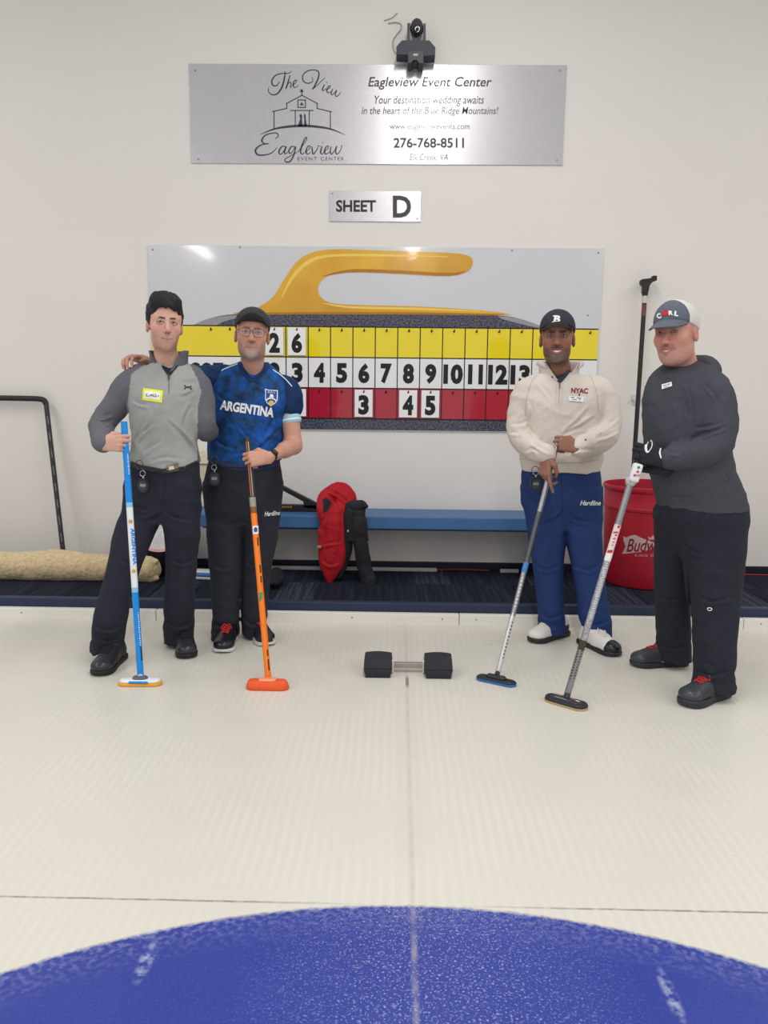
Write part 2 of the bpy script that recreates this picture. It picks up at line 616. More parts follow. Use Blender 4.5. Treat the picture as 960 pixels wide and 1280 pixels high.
# ---- scoreboard
BXL, BXR = -1.694, 1.344
BZT, BZB = 2.300, 2.300-1.2192
sb = empty('scoreboard', ((BXL+BXR)/2, WALL, BZB), 'large curling scoreboard printed with a yellow-handled stone and three rows', 'scoreboard')
lam = dict(rough=0.14, spec=0.5, var=0.01, coat=0.9)
MB().box((BXL, YB, BZB), (BXR, WALL-0.0005, BZT), 0.001).build('panel', mat('board_white', (206, 207, 212), **lam), sb)
def bz_(py, px=470): return float(P(px, py, YB)[2])
def bx_(px, py=470): return float(P(px, py, YB)[0])
def flat(name, x0, x1, z0, z1, layer, material, parent):
    y = YB-0.0006*layer
    return mesh_obj(name, [(x0, y, z0), (x1, y, z0), (x1, y, z1), (x0, y, z1)], [(0, 1, 2, 3)], material, parent)
ZY1, ZY0 = bz_(409.0), bz_(447.2)
ZW0 = bz_(485.5)
ZR0 = bz_(523.5)
def stone_print():
    m = bpy.data.materials.new('print_granite')
    m.use_nodes = True
    nt = m.node_tree
    b = nt.nodes['Principled BSDF']
    b.inputs['Roughness'].default_value = 0.16
    tc = nt.nodes.new('ShaderNodeTexCoord')
    n = nt.nodes.new('ShaderNodeTexNoise')
    n.inputs['Scale'].default_value = 90
    n.inputs['Detail'].default_value = 5
    cr = nt.nodes.new('ShaderNodeValToRGB')
    cr.color_ramp.elements[0].position = 0.38
    cr.color_ramp.elements[1].position = 0.68
    cr.color_ramp.elements[0].color = lin((38, 40, 56))+(1,)
    cr.color_ramp.elements[1].color = lin((108, 108, 124))+(1,)
    nt.links.new(tc.outputs['Object'], n.inputs['Vector'])
    nt.links.new(n.outputs['Fac'], cr.inputs[0])
    nt.links.new(cr.outputs[0], b.inputs['Base Color'])
    return m
gran = stone_print()
pj = on_plane(YB-0.0006)
top = spline([(236, 409), (262, 398), (300, 392.5), (400, 391.5), (560, 392.5), (625, 394.5), (655, 400), (684, 412)], 8)
lay('stone_print', poly_px(list(top)+[(684, 414), (236, 410)]), pj, gran, sb)
flat('stone_print', bx_(250), bx_(690), BZB+0.004, ZR0, 1, gran, sb)
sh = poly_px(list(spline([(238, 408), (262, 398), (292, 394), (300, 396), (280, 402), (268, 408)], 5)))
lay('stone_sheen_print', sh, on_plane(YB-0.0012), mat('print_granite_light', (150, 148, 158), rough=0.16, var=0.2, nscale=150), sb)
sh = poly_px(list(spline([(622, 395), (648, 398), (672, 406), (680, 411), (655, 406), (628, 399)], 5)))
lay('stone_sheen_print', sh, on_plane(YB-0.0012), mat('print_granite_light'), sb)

# handle of the printed stone: outline, with printed light and dark bands
def handle_print():
    m = bpy.data.materials.new('print_handle_yellow')
    m.use_nodes = True
    nt = m.node_tree
    b = nt.nodes['Principled BSDF']
    b.inputs['Roughness'].default_value = 0.16
    b.inputs['Coat Weight'].default_value = 0.25
    tc = nt.nodes.new('ShaderNodeTexCoord')
    n = nt.nodes.new('ShaderNodeTexNoise')
    n.inputs['Scale'].default_value = 3.0
    cr = nt.nodes.new('ShaderNodeValToRGB')
    cr.color_ramp.elements[0].position = 0.35
    cr.color_ramp.elements[1].position = 0.7
    cr.color_ramp.elements[0].color = lin((204, 150, 44))+(1,)
    cr.color_ramp.elements[1].color = lin((226, 176, 58))+(1,)
    nt.links.new(tc.outputs['Object'], n.inputs['Vector'])
    nt.links.new(n.outputs['Fac'], cr.inputs[0])
    nt.links.new(cr.outputs[0], b.inputs['Base Color'])
    return m
hp = handle_print()
upper = spline([(291, 391.5), (318, 386), (340, 372), (356, 348), (372, 326), (392, 315), (420, 311.5), (470, 313), (540, 315), (575, 317)], 8)
tip = spline([(575, 317), (588, 321), (591, 330), (585, 339), (572, 344)], 5)[1:]
under = spline([(572, 344), (540, 345), (480, 341.5), (440, 340.5), (420, 342), (405, 348), (398, 358), (400, 370), (412, 378), (440, 381), (520, 383), (590, 387), (628, 391), (640, 394)], 8)[1:]
bot = spline([(640, 394), (560, 393.5), (420, 393), (310, 393), (291, 391.5)], 5)[1:-1]
lay('handle_print', poly_px(np.concatenate([upper, tip, under, bot])), on_plane(YB-0.0016), hp, sb)
dk = mat('print_handle_dark', (176, 118, 28), rough=0.16, var=0.05)
lt = mat('print_handle_light', (238, 204, 96), rough=0.16, var=0.05)
lay('handle_shade_print', ribbon_px([(404, 345), (440, 338.5), (500, 340), (560, 343), (582, 339)], [1, 4, 4, 4, 1]), on_plane(YB-0.0020), dk, sb)
lay('handle_shade_print', ribbon_px([(296, 391.6), (400, 391.6), (520, 391.8), (630, 393)], [1, 3, 3, 1]), on_plane(YB-0.0020), dk, sb)
lay('handle_light_print', ribbon_px([(352, 372), (366, 346), (385, 328), (410, 320), (470, 319), (560, 321)], [1, 4, 5, 3, 3, 1]), on_plane(YB-0.0020), lt, sb)
lay('handle_light_print', ribbon_px([(404, 379), (440, 384), (520, 386), (600, 389)], [1, 3, 3, 1]), on_plane(YB-0.0020), lt, sb)

yel = mat('board_yellow', (236, 214, 30), **lam)
red = mat('board_red', (172, 28, 52), **lam)
whi = mat('board_row_white', (232, 232, 234), **lam)
ink = mat('board_ink', (26, 26, 28), rough=0.3, var=0.02)
flat('yellow_row', BXL+0.01, BXR-0.01, ZY0, ZY1, 3, yel, sb)
flat('white_row', BXL+0.01, BXR-0.01, ZW0, ZY0, 3, whi, sb)
flat('red_row', BXL+0.01, BXR-0.01, ZR0, ZW0, 3, red, sb)
for z in (ZY1, ZY0, ZW0, ZR0):
    flat('rule_line', BXL+0.01, BXR-0.01, z-0.004, z+0.004, 4, ink, sb)
U3 = bx_(371.6)
PITCHC = (bx_(636.3)-bx_(385.6))/9.0
def colx(n): return U3+(n-3)*PITCHC
for n in range(0, 15):
    x = colx(n)+PITCHC/2
    if n == 14: break
    flat('rule_line', x-0.0035, x+0.0035, ZR0, ZY1, 4, ink, sb)

def board_text(name, body, cx_, cz_, w, h, Y, material, parent, weight=0.02, shear=0.0):
    v, f = text_mesh(body, weight, shear)
    lo, hi = v.min(0), v.max(0)
    u = (v-(lo+hi)/2)/(hi-lo)
    pts = [np.array((cx_+a[0]*w, Y, cz_+a[1]*h)) for a in u]
    return mesh_obj(name, pts, f, material, parent)
zc = (ZW0+ZY0)/2
for n in range(1, 14):
    s = str(n)
    w = 0.076 if len(s) == 1 else 0.132
    if s == '1': w = 0.048
    if s == '11': w = 0.100
    board_text('numeral', s, colx(n), zc-0.002, w, 0.134, YB-0.0030, ink, sb, 0.055)
board_text('lettering', 'COT', bx_(258), zc-0.002, 0.235, 0.125, YB-0.0030, ink, sb, 0.03)
# hooks: one in every cell
hk = mat('hook_metal', (52, 46, 40), rough=0.4, metal=0.6)
def hook(x, z):
    MB().tube([(x, YB-0.001, z), (x, YB-0.016, z), (x+0.003, YB-0.020, z+0.008), (x+0.001, YB-0.022, z+0.013)], 0.0032, 6) \
        .ell((x, YB-0.004, z), (0.007, 0.003, 0.007), seg=8, rings=6).build('hook', hk, sb)
for n in list(range(0, 14)):
    hook(colx(n), ZY1-0.024)
    hook(colx(n), ZW0-0.026)
hook(bx_(265), ZY1-0.026)
hook(bx_(735), ZY1-0.026)
scr = mat('grey_screw', (150, 150, 154), rough=0.35, metal=0.7)
for (px, py) in ((191, 312), (748, 316), (300, 309), (640, 313), (735, 394)):
    p = P(px, py, YB)
    MB().lathe(p, [(0, 0.003), (0.005, 0.002), (0.007, 0)], 10, (0, -1, 0)).build('screw', scr, sb)
# number cards hanging on the hooks: things of their own
card_m = mat('number_card', (238, 238, 240), rough=0.25, var=0.01, coat=0.2)
def card(digit, n, zhook, label):
    x = colx(n)
    zt, zb = zhook+0.016, zhook-0.168
    o = empty('number_card', (x, YB-0.012, zb), label, 'number card', 'number cards on the scoreboard hooks')
    MB().box((x-0.061, YB-0.0165, zb), (x+0.061, YB-0.0125, zt), 0.0012).build('plate', card_m, o)
    board_text('numeral', digit, x, (zt+zb)/2-0.010, 0.072 if digit != '1' else 0.042, 0.134, YB-0.0175, ink, o, 0.055)
    MB().lathe((x, YB-0.0168, zhook), [(0, 0.0006), (0.006, 0.0006)], 10, (0, -1, 0)).build('hole', ink, o)
card('2', 2, ZY1-0.024, 'white number card reading two on the yellow row')
card('6', 3, ZY1-0.024, 'white number card reading six on the yellow row')
card('1', 3, ZW0-0.026, 'white number card on the red row below the printed 3')
card('3', 6, ZW0-0.026, 'white number card reading three on the red row')
card('4', 8, ZW0-0.026, 'white number card reading four on the red row')
card('5', 9, ZW0-0.026, 'white number card reading five on the red row')

# ---- brushed metal sponsor sign
def brushed(name, rgb, rough, metal):
    m = mat(name, rgb, rough=rough, metal=metal, var=0.03, nscale=30, aniso=0.0)
    return m
sg_m = brushed('brushed_aluminium', (200, 198, 202), 0.25, 0.6)
sign = empty('event_sign', (-0.17, WALL, 2.82), 'wide brushed metal sponsor sign with a barn logo', 'sign')
sx0, sx1, sz1, sz0 = -1.389, -1.389+2.4384, 3.431, 3.431-0.6096
YS = WALL-0.008
MB().box((sx0, YS, sz0), (sx1, WALL-0.0005, sz1), 0.001).build('panel', sg_m, sign)
sink = mat('sign_ink', (58, 56, 66), rough=0.4)
ps = on_plane(YS-0.0008)
lay('lettering', text_px('Eagleview Event Center', 460, 96, 615, 112, 0.012, 0.22), ps, sink, sign)
lay('lettering', text_px('Your destination wedding awaits', 468, 119.5, 605, 133, 0.004, 0.22), ps, sink, sign)
lay('lettering', text_px('in the heart of the Blue Ridge Mountains!', 452, 133.5, 623, 145.5, 0.004, 0.22), ps, sink, sign)
lay('lettering', text_px('www.eagleviewevents.com', 487, 154, 587, 164, 0.0), ps, sink, sign)
lay('lettering', text_px('276-768-8511', 492, 172, 580, 185, 0.025), ps, sink, sign)
lay('lettering', text_px('Elk Creek, VA', 512, 192, 560, 202, 0.0, 0.22), ps, sink, sign)
lay('lettering', text_px('EVENT', 372, 196.3, 396, 200.5, 0.0, 0, 0, 1.3), ps, sink, sign)
lay('lettering', text_px('CENTER', 401, 196.3, 430, 200.5, 0.0, 0, 0, 1.3), ps, sink, sign)
def z3(pts): return [(310+x/6.857, 80+y/6.857) for x, y in pts]
def stroke(pts, w): return ribbon_px(z3(pts), [q/6.857 for q in w] if hasattr(w, '__len__') else w/6.857, 6)
script = [
    # The
    stroke([(270, 150), (245, 185), (212, 180), (205, 140), (240, 95), (300, 80), (345, 80), (378, 58)], [6, 9, 12, 12, 10, 8, 7, 4]),
    stroke([(318, 62), (312, 120), (290, 200), (250, 255), (205, 262), (175, 235), (178, 200)], [6, 13, 15, 12, 9, 7, 4]),
    stroke([(360, 95), (345, 150), (325, 212), (340, 175), (362, 155), (370, 172), (362, 198), (375, 200)], [8, 11, 10, 6, 6, 9, 8, 4]),
    stroke([(375, 190), (402, 168), (418, 142), (402, 140), (388, 168), (392, 196), (415, 198), (436, 178)], [4, 6, 7, 9, 11, 9, 6, 3]),
    # View
    stroke([(548, 110), (555, 145), (520, 165), (478, 150), (468, 105), (500, 65), (560, 50), (605, 68), (602, 120), (575, 180), (552, 216)], [5, 7, 9, 10, 10, 9, 8, 10, 13, 13, 9]),
    stroke([(552, 216), (590, 185), (625, 150), (660, 118)], [8, 6, 6, 5]),
    stroke([(655, 178), (638, 215), (645, 228), (672, 208)], [9, 11, 8, 4]),
    stroke([(672, 155), (676, 160)], [10, 10]),
    stroke([(668, 222), (695, 208), (706, 190), (692, 190), (676, 222), (685, 246), (712, 236)], [4, 6, 7, 8, 11, 8, 4]),
    stroke([(728, 212), (712, 248), (722, 264), (748, 238), (760, 225), (748, 262), (760, 278), (785, 258), (795, 240)], [8, 10, 8, 5, 8, 10, 8, 6, 4]),
    # Eagleview
    stroke([(232, 640), (258, 620), (250, 595), (215, 592), (150, 610), (118, 655), (140, 682), (180, 682)], [5, 8, 10, 9, 11, 15, 10, 5]),
    stroke([(180, 682), (110, 695), (65, 735), (80, 775), (140, 780), (205, 760), (250, 715)], [6, 10, 16, 14, 11, 8, 5]),
    stroke([(322, 712), (295, 705), (268, 738), (268, 768), (290, 768), (318, 725), (328, 708), (312, 755), (322, 770), (350, 745)], [7, 9, 13, 11, 7, 6, 9, 13, 8, 4]),
    stroke([(400, 712), (375, 706), (352, 738), (358, 766), (382, 752), (408, 708), (392, 780), (360, 835), (325, 838), (318, 815), (360, 790), (430, 750)], [7, 9, 12, 10, 6, 8, 12, 12, 10, 8, 6, 4]),
    stroke([(430, 750), (475, 690), (505, 640), (492, 632), (465, 690), (450, 750), (465, 772), (500, 748)], [5, 6, 8, 9, 13, 13, 8, 4]),
    stroke([(495, 748), (525, 728), (532, 705), (512, 708), (498, 745), (508, 772), (540, 755)], [4, 6, 8, 9, 13, 9, 5]),
    stroke([(548, 706), (552, 745), (560, 772), (590, 735), (600, 702)], [8, 12, 10, 7, 6]),
    stroke([(600, 702), (625, 705)], [5, 5]),
    stroke([(635, 706), (622, 750), (632, 772), (655, 752)], [9, 13, 9, 4]),
    stroke([(638, 672), (643, 676)], [11, 11]),
    stroke([(655, 750), (682, 728), (690, 706), (672, 708), (656, 745), (666, 772), (700, 755)], [4, 6, 8, 9, 13, 9, 5]),
    stroke([(712, 706), (705, 750), (718, 772), (745, 735), (760, 704), (750, 750), (765, 772), (795, 735), (805, 692)], [8, 12, 9, 6, 9, 12, 9, 7, 6]),
]
lay('script_lettering', merge2d(*script[:10]), ps, sink, sign)
lay('script_lettering', merge2d(*script[10:]), ps, sink, sign)
barn = [stroke([(100, 606), (220, 558), (340, 537), (465, 530), (590, 537), (710, 558), (832, 606)], [2, 14, 20, 22, 20, 14, 2])]
def seg(a, b, w=10): return ribbon_px(z3([a, b]), w/6.857, 1)
for a, b in (((223, 555), (223, 405)), ((208, 408), (332, 380)), ((332, 384), (332, 335)), ((326, 340), (462, 268)), ((462, 268), (598, 340)),
             ((592, 335), (592, 384)), ((592, 380), (718, 410)), ((706, 405), (706, 555)), ((362, 398), (560, 398)), ((405, 398), (405, 532)),
             ((525, 398), (525, 532)), ((425, 308), (496, 308)), ((425, 372), (496, 372)), ((428, 308), (428, 372)), ((492, 308), (492, 372)),
             ((462, 268), (462, 215))):
    barn.append(seg(a, b, 8))
barn.append(poly_px(z3([(425, 532), (448, 470), (440, 440), (455, 425), (465, 445), (462, 480), (472, 532)])))
barn.append(poly_px(z3([(480, 532), (482, 470), (478, 440), (484, 420), (494, 440), (496, 480), (506, 532)])))
barn.append(poly_px(z3([(440, 235), (455, 228), (440, 214), (470, 226), (475, 238), (455, 242)])))
barn.append(poly_px(z3([(444, 350), (460, 325), (476, 350), (460, 356)])))
lay('barn_logo', merge2d(*barn), on_plane(YS-0.0012), sink, sign)
for (px, py) in ((244, 88), (700, 88), (248, 199), (696, 200)):
    MB().lathe(P(px, py, YS), [(0, 0.003), (0.005, 0.002), (0.007, 0)], 10, (0, -1, 0)).build('screw', scr, sign)

# ---- sheet letter sign
sh_ = empty('sheet_sign', (0, WALL, 2.46), 'small brushed metal sign reading SHEET D', 'sign')
rect_board('panel', (411.5, 238), (526.5, 239), 277, 0.008, sg_m, sh_)
blk = mat('sign_black', (30, 30, 34), rough=0.45)
lay('lettering', text_px('SHEET', 420, 250, 470, 265, 0.03), ps, blk, sh_)
lay('lettering', text_px('D', 491, 244.5, 514, 272, 0.03), ps, mat('sign_letter_grey', (62, 62, 68), rough=0.45), sh_)
for (px, py) in ((415.5, 242), (521.5, 273)):
    MB().lathe(P(px, py, YS), [(0, 0.003), (0.004, 0.002), (0.006, 0)], 10, (0, -1, 0)).build('screw', scr, sh_)

# ---- wall camera above the sign
def zc4(x, y): return 480+x/12.0, 15+y/12.0
YC = WALL-0.09
wc = empty('wall_camera', P(519, 79, WALL-0.02), 'dark pan-tilt camera on a wall shelf bracket', 'camera')
dark = mat('camera_plastic', (52, 54, 66), rough=0.5, var=0.05)
dark2 = mat('camera_dark', (36, 36, 42), rough=0.4)
def prism_px(pts, Ya, Yb_, name, material, parent):
    pp = [P(*zc4(x, y), Ya) for x, y in pts]
    return MB().prism([(q[0], q[2]) for q in pp], Ya, Yb_).build(name, material, parent)
prism_px([(185, 520), (270, 425), (680, 425), (772, 530), (768, 645), (590, 655), (360, 640), (185, 632)], YC-0.05, WALL-0.02, 'shelf', dark, wc)
prism_px([(360, 590), (590, 590), (590, 765), (525, 765), (500, 722), (435, 722), (412, 760), (360, 760)], YC-0.06, WALL-0.001, 'bracket', dark2, wc)
prism_px([(345, 425), (350, 165), (395, 165), (392, 300), (385, 425)], YC-0.02, YC+0.03, 'fork_arm', dark2, wc)
prism_px([(582, 425), (590, 300), (592, 170), (626, 170), (628, 425)], YC-0.02, YC+0.03, 'fork_arm', dark2, wc)
c_ = P(*zc4(492, 250), YC)
cm = MB().ell(c_, (0.042, 0.05, 0.058), seg=24, rings=16).build('camera_head', dark, wc, True)
MB().lathe(P(*zc4(492, 260), YC-0.045), [(0.026, -0.01), (0.026, 0.006), (0.020, 0.008), (0.0, 0.004)], 20, (0, -1, 0)).build('lens', mat('lens_glass', (16, 16, 22), rough=0.08), cm, True)
prism_px([(420, 330), (570, 330), (520, 425), (440, 425)], YC-0.015, YC+0.02, 'neck', dark2, wc)
prism_px([(440, 625), (508, 625), (508, 655), (440, 655)], YC-0.0615, YC-0.060, 'badge', mat('badge_grey', (170, 176, 190), rough=0.4), wc)
wire = [P(*zc4(x, y), WALL-0.004) for x, y in ((200, 10), (130, 80), (60, 110), (0, 128))]
MB().tube(spline(wire, 5), 0.0032, 8).build('wire', mat('grey_wire', (168, 164, 158), rough=0.5), wc, True)
wire = [P(*zc4(x, y), WALL-0.006) for x, y in ((60, 170), (180, 155), (255, 185), (250, 260), (180, 350), (135, 430), (135, 520), (160, 600), (240, 640))]
MB().tube(spline(wire, 5), 0.0035, 8).build('wire', mat('grey_wire'), wc, True)
# ================================================================== soft bodies: distance fields turned into one closed mesh
f32 = np.float32
def axis_steps(lo, hi, base, fine=()):
    """grid axis with finer steps inside the given (lo, hi, step) ranges"""
    out = [lo]
    while out[-1] < hi:
        s = base
        for a, b, st in fine:
            if a-1e-6 <= out[-1] <= b: s = min(s, st)
        nx = out[-1]+s
        for a, b, st in fine:
            if out[-1] < a < nx and st < s: nx = a
        out.append(nx)
    return np.array(out, f32)

def smin(a, b, k):
    if k <= 0: return np.minimum(a, b)
    h = np.clip(0.5+0.5*(b-a)/k, 0, 1)
    return b+(a-b)*h-k*h*(1-h)

_rng = np.random.RandomState(3)
_LAT = _rng.rand(32, 32, 32).astype(f32)
def vnoise(p):
    """value noise, p (N,3) -> (N,) in -1..1"""
    i = np.floor(p).astype(np.int32)
    f = (p-i).astype(f32)
    f = f*f*(3-2*f)
    i &= 31
    j = (i+1) & 31
    def g(a, b, c): return _LAT[a, b, c]
    x0, y0, z0, x1, y1, z1 = i[:, 0], i[:, 1], i[:, 2], j[:, 0], j[:, 1], j[:, 2]
    fx, fy, fz = f[:, 0], f[:, 1], f[:, 2]
    c00 = g(x0, y0, z0)*(1-fx)+g(x1, y0, z0)*fx
    c10 = g(x0, y1, z0)*(1-fx)+g(x1, y1, z0)*fx
    c01 = g(x0, y0, z1)*(1-fx)+g(x1, y0, z1)*fx
    c11 = g(x0, y1, z1)*(1-fx)+g(x1, y1, z1)*fx
    return ((c00*(1-fy)+c10*fy)*(1-fz)+(c01*(1-fy)+c11*fy)*fz)*2-1

class Field:
    def __init__(self, lo, hi, step, fine=((), (), ())):
        self.ax = [axis_steps(lo[i], hi[i], step, fine[i]) for i in range(3)]
        self.V = np.full([len(a) for a in self.ax], 1.0, f32)
        self.step = step
    def sub(self, lo, hi):
        sl = []
        for i in range(3):
            a = max(0, np.searchsorted(self.ax[i], lo[i])-1)
            b = min(len(self.ax[i]), np.searchsorted(self.ax[i], hi[i])+1)
            sl.append(slice(a, max(b, a)))
        X = self.ax[0][sl[0]][:, None, None]
        Y = self.ax[1][sl[1]][None, :, None]
        Z = self.ax[2][sl[2]][None, None, :]
        return tuple(sl), X, Y, Z
    def put(self, sl, d, k, op='u'):
        a = self.V[sl]
        if op == 'u': self.V[sl] = smin(a, d, k)
        else: self.V[sl] = -smin(-a, d, k)
    def cone(self, a, b, r1, r2, k=0.0, op='u', flat=None):
        """tapered capsule"""
        a = np.array(a, f32); b = np.array(b, f32)
        m = max(r1, r2)+k+2.5*self.step
        sl, X, Y, Z = self.sub(np.minimum(a, b)-m, np.maximum(a, b)+m)
        if 0 in self.V[sl].shape: return self
        ba = b-a
        l2 = float(ba@ba)+1e-12
        px, py, pz = X-a[0], Y-a[1], Z-a[2]
        t = np.clip((px*ba[0]+py*ba[1]+pz*ba[2])/l2, 0, 1)
        d = np.sqrt((px-ba[0]*t)**2+(py-ba[1]*t)**2+(pz-ba[2]*t)**2)-(r1+(r2-r1)*t)
        self.put(sl, d, k, op)
        return self
    def chain(self, pts, rad, k=0.012, sub=5, op='u'):
        q = spline(np.concatenate([np.array(pts, float), np.array(rad, float)[:, None]], 1), sub)
        for i in range(len(q)-1):
            self.cone(q[i, :3], q[i+1, :3], q[i, 3], q[i+1, 3], k, op)
        return self
    def ell(self, c, r, M=None, k=0.0, op='u'):
        """ellipsoid; columns of M are its axes"""
        c = np.array(c, f32); r = np.array(r, f32)
        m = float(r.max())+k+2.5*self.step
        sl, X, Y, Z = self.sub(c-m, c+m)
        if 0 in self.V[sl].shape: return self
        self.put(sl, ell_d(X, Y, Z, c, r, M), k, op)
        return self
    def loft(self, st, k=0.0, n=2.0, rot=0.0, op='u', cap=True, tilt=(0, 0), hem=0.0):
        """stack of ellipses: rows (z, cx, cy, a, b)"""
        st = np.array(sorted([tuple(s) for s in st]), float)
        z = st[:, 0]
        zz = np.linspace(z[0], z[-1], 160)
        q = pchip(z, st[:, 1:], zz)
        mx = q[:, 2:].max()+k+3*self.step
        lo = np.array([q[:, 0].min()-mx, q[:, 1].min()-mx, z[0]-k-3*self.step])
        hi = np.array([q[:, 0].max()+mx, q[:, 1].max()+mx, z[-1]+k+3*self.step])
        sl, X, Y, Z = self.sub(lo, hi)
        if 0 in self.V[sl].shape: return self
        zf = Z.ravel()
        cx, cy, a, b = [np.interp(zf, zz, q[:, j]).astype(f32)[None, None, :] for j in range(4)]
        x, y = X-cx, Y-cy
        if rot:
            c, s = math.cos(rot), math.sin(rot)
            x, y = x*c+y*s, -x*s+y*c
        if n == 2.0:
            r = np.sqrt((x/a)**2+(y/b)**2)
        else:
            r = ((np.abs(x)/a)**n+(np.abs(y)/b)**n)**(1.0/n)
        r = np.maximum(r, 1e-4)
        d = np.sqrt(x*x+y*y)*(1-1/r)
        d = np.where(r < 0.3, -0.6*np.minimum(a, b), d)
        if cap:
            zt = Z+tilt[0]*x+tilt[1]*y
            d = np.maximum(d, np.maximum(zt-z[-1], z[0]+hem*np.minimum((x/a)**2, 1.2)-zt))
        self.put(sl, d.astype(f32), k, op)
        return self
    def displace(self, fn, band=0.03):
        i = np.nonzero(np.abs(self.V) < band)
        p = np.stack([self.ax[j][i[j]] for j in range(3)], 1)
        self.V[i] += fn(p).astype(f32)
        return self
    def mesh(self):
        V = self.V
        S = V < 0
        c = np.zeros([s-1 for s in V.shape], np.uint8)
        n0, n1, n2 = c.shape
        for i in (0, 1):
            for j in (0, 1):
                for k in (0, 1):
                    c += S[i:i+n0, j:j+n1, k:k+n2]
        act = (c > 0) & (c < 8)
        I = np.nonzero(act)
        idx = np.full(c.shape, -1, np.int32)
        idx[I] = np.arange(len(I[0]))
        acc = np.zeros((len(I[0]), 3), f32)
        cnt = np.zeros(len(I[0]), f32)
        ax = self.ax
        corners = [(i, j, k) for i in (0, 1) for j in (0, 1) for k in (0, 1)]
        for a in corners:
            for d in range(3):
                if a[d]: continue
                b = list(a); b[d] = 1
                va = V[I[0]+a[0], I[1]+a[1], I[2]+a[2]]
                vb = V[I[0]+b[0], I[1]+b[1], I[2]+b[2]]
                m = (va < 0) != (vb < 0)
                t = va[m]/(va[m]-vb[m])
                for e in range(3):
                    ca = ax[e][I[e][m]+a[e]]
                    if e == d:
                        ca = ca+(ax[e][I[e][m]+1]-ax[e][I[e][m]])*t
                    acc[m, e] += ca
                cnt[m] += 1
        vert = acc/np.maximum(cnt, 1)[:, None]
        quads = []
        def q(A, sl0, offs):
            w = np.nonzero(sl0)
            return w
        # edges along each axis
        for d in range(3):
            e, f = (d+1) % 3, (d+2) % 3
            s0 = [slice(None)]*3; s1 = [slice(None)]*3
            s0[d] = slice(0, -1); s1[d] = slice(1, None)
            for g in (e, f):
                s0[g] = slice(1, -1); s1[g] = slice(1, -1)
            A, B = S[tuple(s0)], S[tuple(s1)]
            w = np.array(np.nonzero(A != B))
            if w.shape[1] == 0: continue
            w[e] += 1; w[f] += 1
            ins = S[w[0], w[1], w[2]]
            def cell(de, df):
                u = w.copy(); u[e] -= de; u[f] -= df
                return idx[u[0], u[1], u[2]]
            Q = np.stack([cell(1, 1), cell(0, 1), cell(0, 0), cell(1, 0)], 1)
            Q[~ins] = Q[~ins][:, ::-1]
            quads.append(Q)
        Q = np.concatenate(quads)
        return vert, Q[(Q >= 0).all(1)]

def ell_d(X, Y, Z, c, r, M=None):
    x, y, z = X-c[0], Y-c[1], Z-c[2]
    if M is not None:
        x, y, z = (x*M[0, 0]+y*M[1, 0]+z*M[2, 0], x*M[0, 1]+y*M[1, 1]+z*M[2, 1], x*M[0, 2]+y*M[1, 2]+z*M[2, 2])
    k0 = np.sqrt((x/r[0])**2+(y/r[1])**2+(z/r[2])**2)
    k1 = np.sqrt((x/r[0]**2)**2+(y/r[1]**2)**2+(z/r[2]**2)**2)
    return np.where(k0 < 1e-3, -min(r), k0*(k0-1)/np.maximum(k1, 1e-6)).astype(f32)

def cap_d(x, y, z, a, b, r1, r2):
    ba = [b[i]-a[i] for i in range(3)]
    l2 = sum(v*v for v in ba)+1e-12
    px, py, pz = x-a[0], y-a[1], z-a[2]
    t = np.clip((px*ba[0]+py*ba[1]+pz*ba[2])/l2, 0, 1)
    return np.sqrt((px-ba[0]*t)**2+(py-ba[1]*t)**2+(pz-ba[2]*t)**2)-(r1+(r2-r1)*t)

def pchip(x, y, xs):
    """monotone cubic interpolation of columns"""
    x = np.array(x, float); y = np.array(y, float)
    h = np.diff(x); d = np.diff(y, axis=0)/h[:, None]
    m = np.zeros_like(y)
    m[0], m[-1] = d[0], d[-1]
    for i in range(1, len(x)-1):
        w1, w2 = 2*h[i]+h[i-1], h[i]+2*h[i-1]
        ok = d[i-1]*d[i] > 0
        with np.errstate(divide='ignore', invalid='ignore'):
            v = (w1+w2)/(w1/d[i-1]+w2/d[i])
        m[i] = np.where(ok, v, 0)
    i = np.clip(np.searchsorted(x, xs)-1, 0, len(x)-2)
    t = ((xs-x[i])/h[i])[:, None]
    H = h[i][:, None]
    return (y[i]*(1+2*t)*(1-t)**2+m[i]*H*t*(1-t)**2+y[i+1]*t*t*(3-2*t)+m[i+1]*H*t*t*(t-1))

def folds(amp, scale, direction=(0.5, 0.2, 1.0), stretch=3.0, seed=0.0, detail=0.35):
    """long soft folds running across the given direction"""
    d = np.array(direction, float); d /= np.linalg.norm(d)
    def fn(p):
        w = vnoise(p*scale*0.7+seed+7.3)[:, None]*0.10
        along = ((p@d)[:, None])*d
        q = ((p-along)/stretch+along)*scale+w*scale*0.35+seed
        n = vnoise(q)
        n2 = vnoise(q*2.1+5.1)
        r = 1-2*np.abs(n)
        return -amp*(0.65*r+detail*n2)
    return fn

def rotm(yaw=0, pitch=0, roll=0):
    """head turn: yaw>0 to the photo's right, pitch>0 chin up, roll>0 leans to the photo's right"""
    y, p, r = [math.radians(v) for v in (yaw, pitch, roll)]
    Rz = np.array([[math.cos(y), -math.sin(y), 0], [math.sin(y), math.cos(y), 0], [0, 0, 1]])
    p = -p
    Rx = np.array([[1, 0, 0], [0, math.cos(p), -math.sin(p)], [0, math.sin(p), math.cos(p)]])
    Ry = np.array([[math.cos(r), 0, math.sin(r)], [0, 1, 0], [-math.sin(r), 0, math.cos(r)]])
    return Ry @ Rz @ Rx
# ================================================================== figures
def unit(v):
    v = np.array(v, float)
    return v/np.linalg.norm(v)

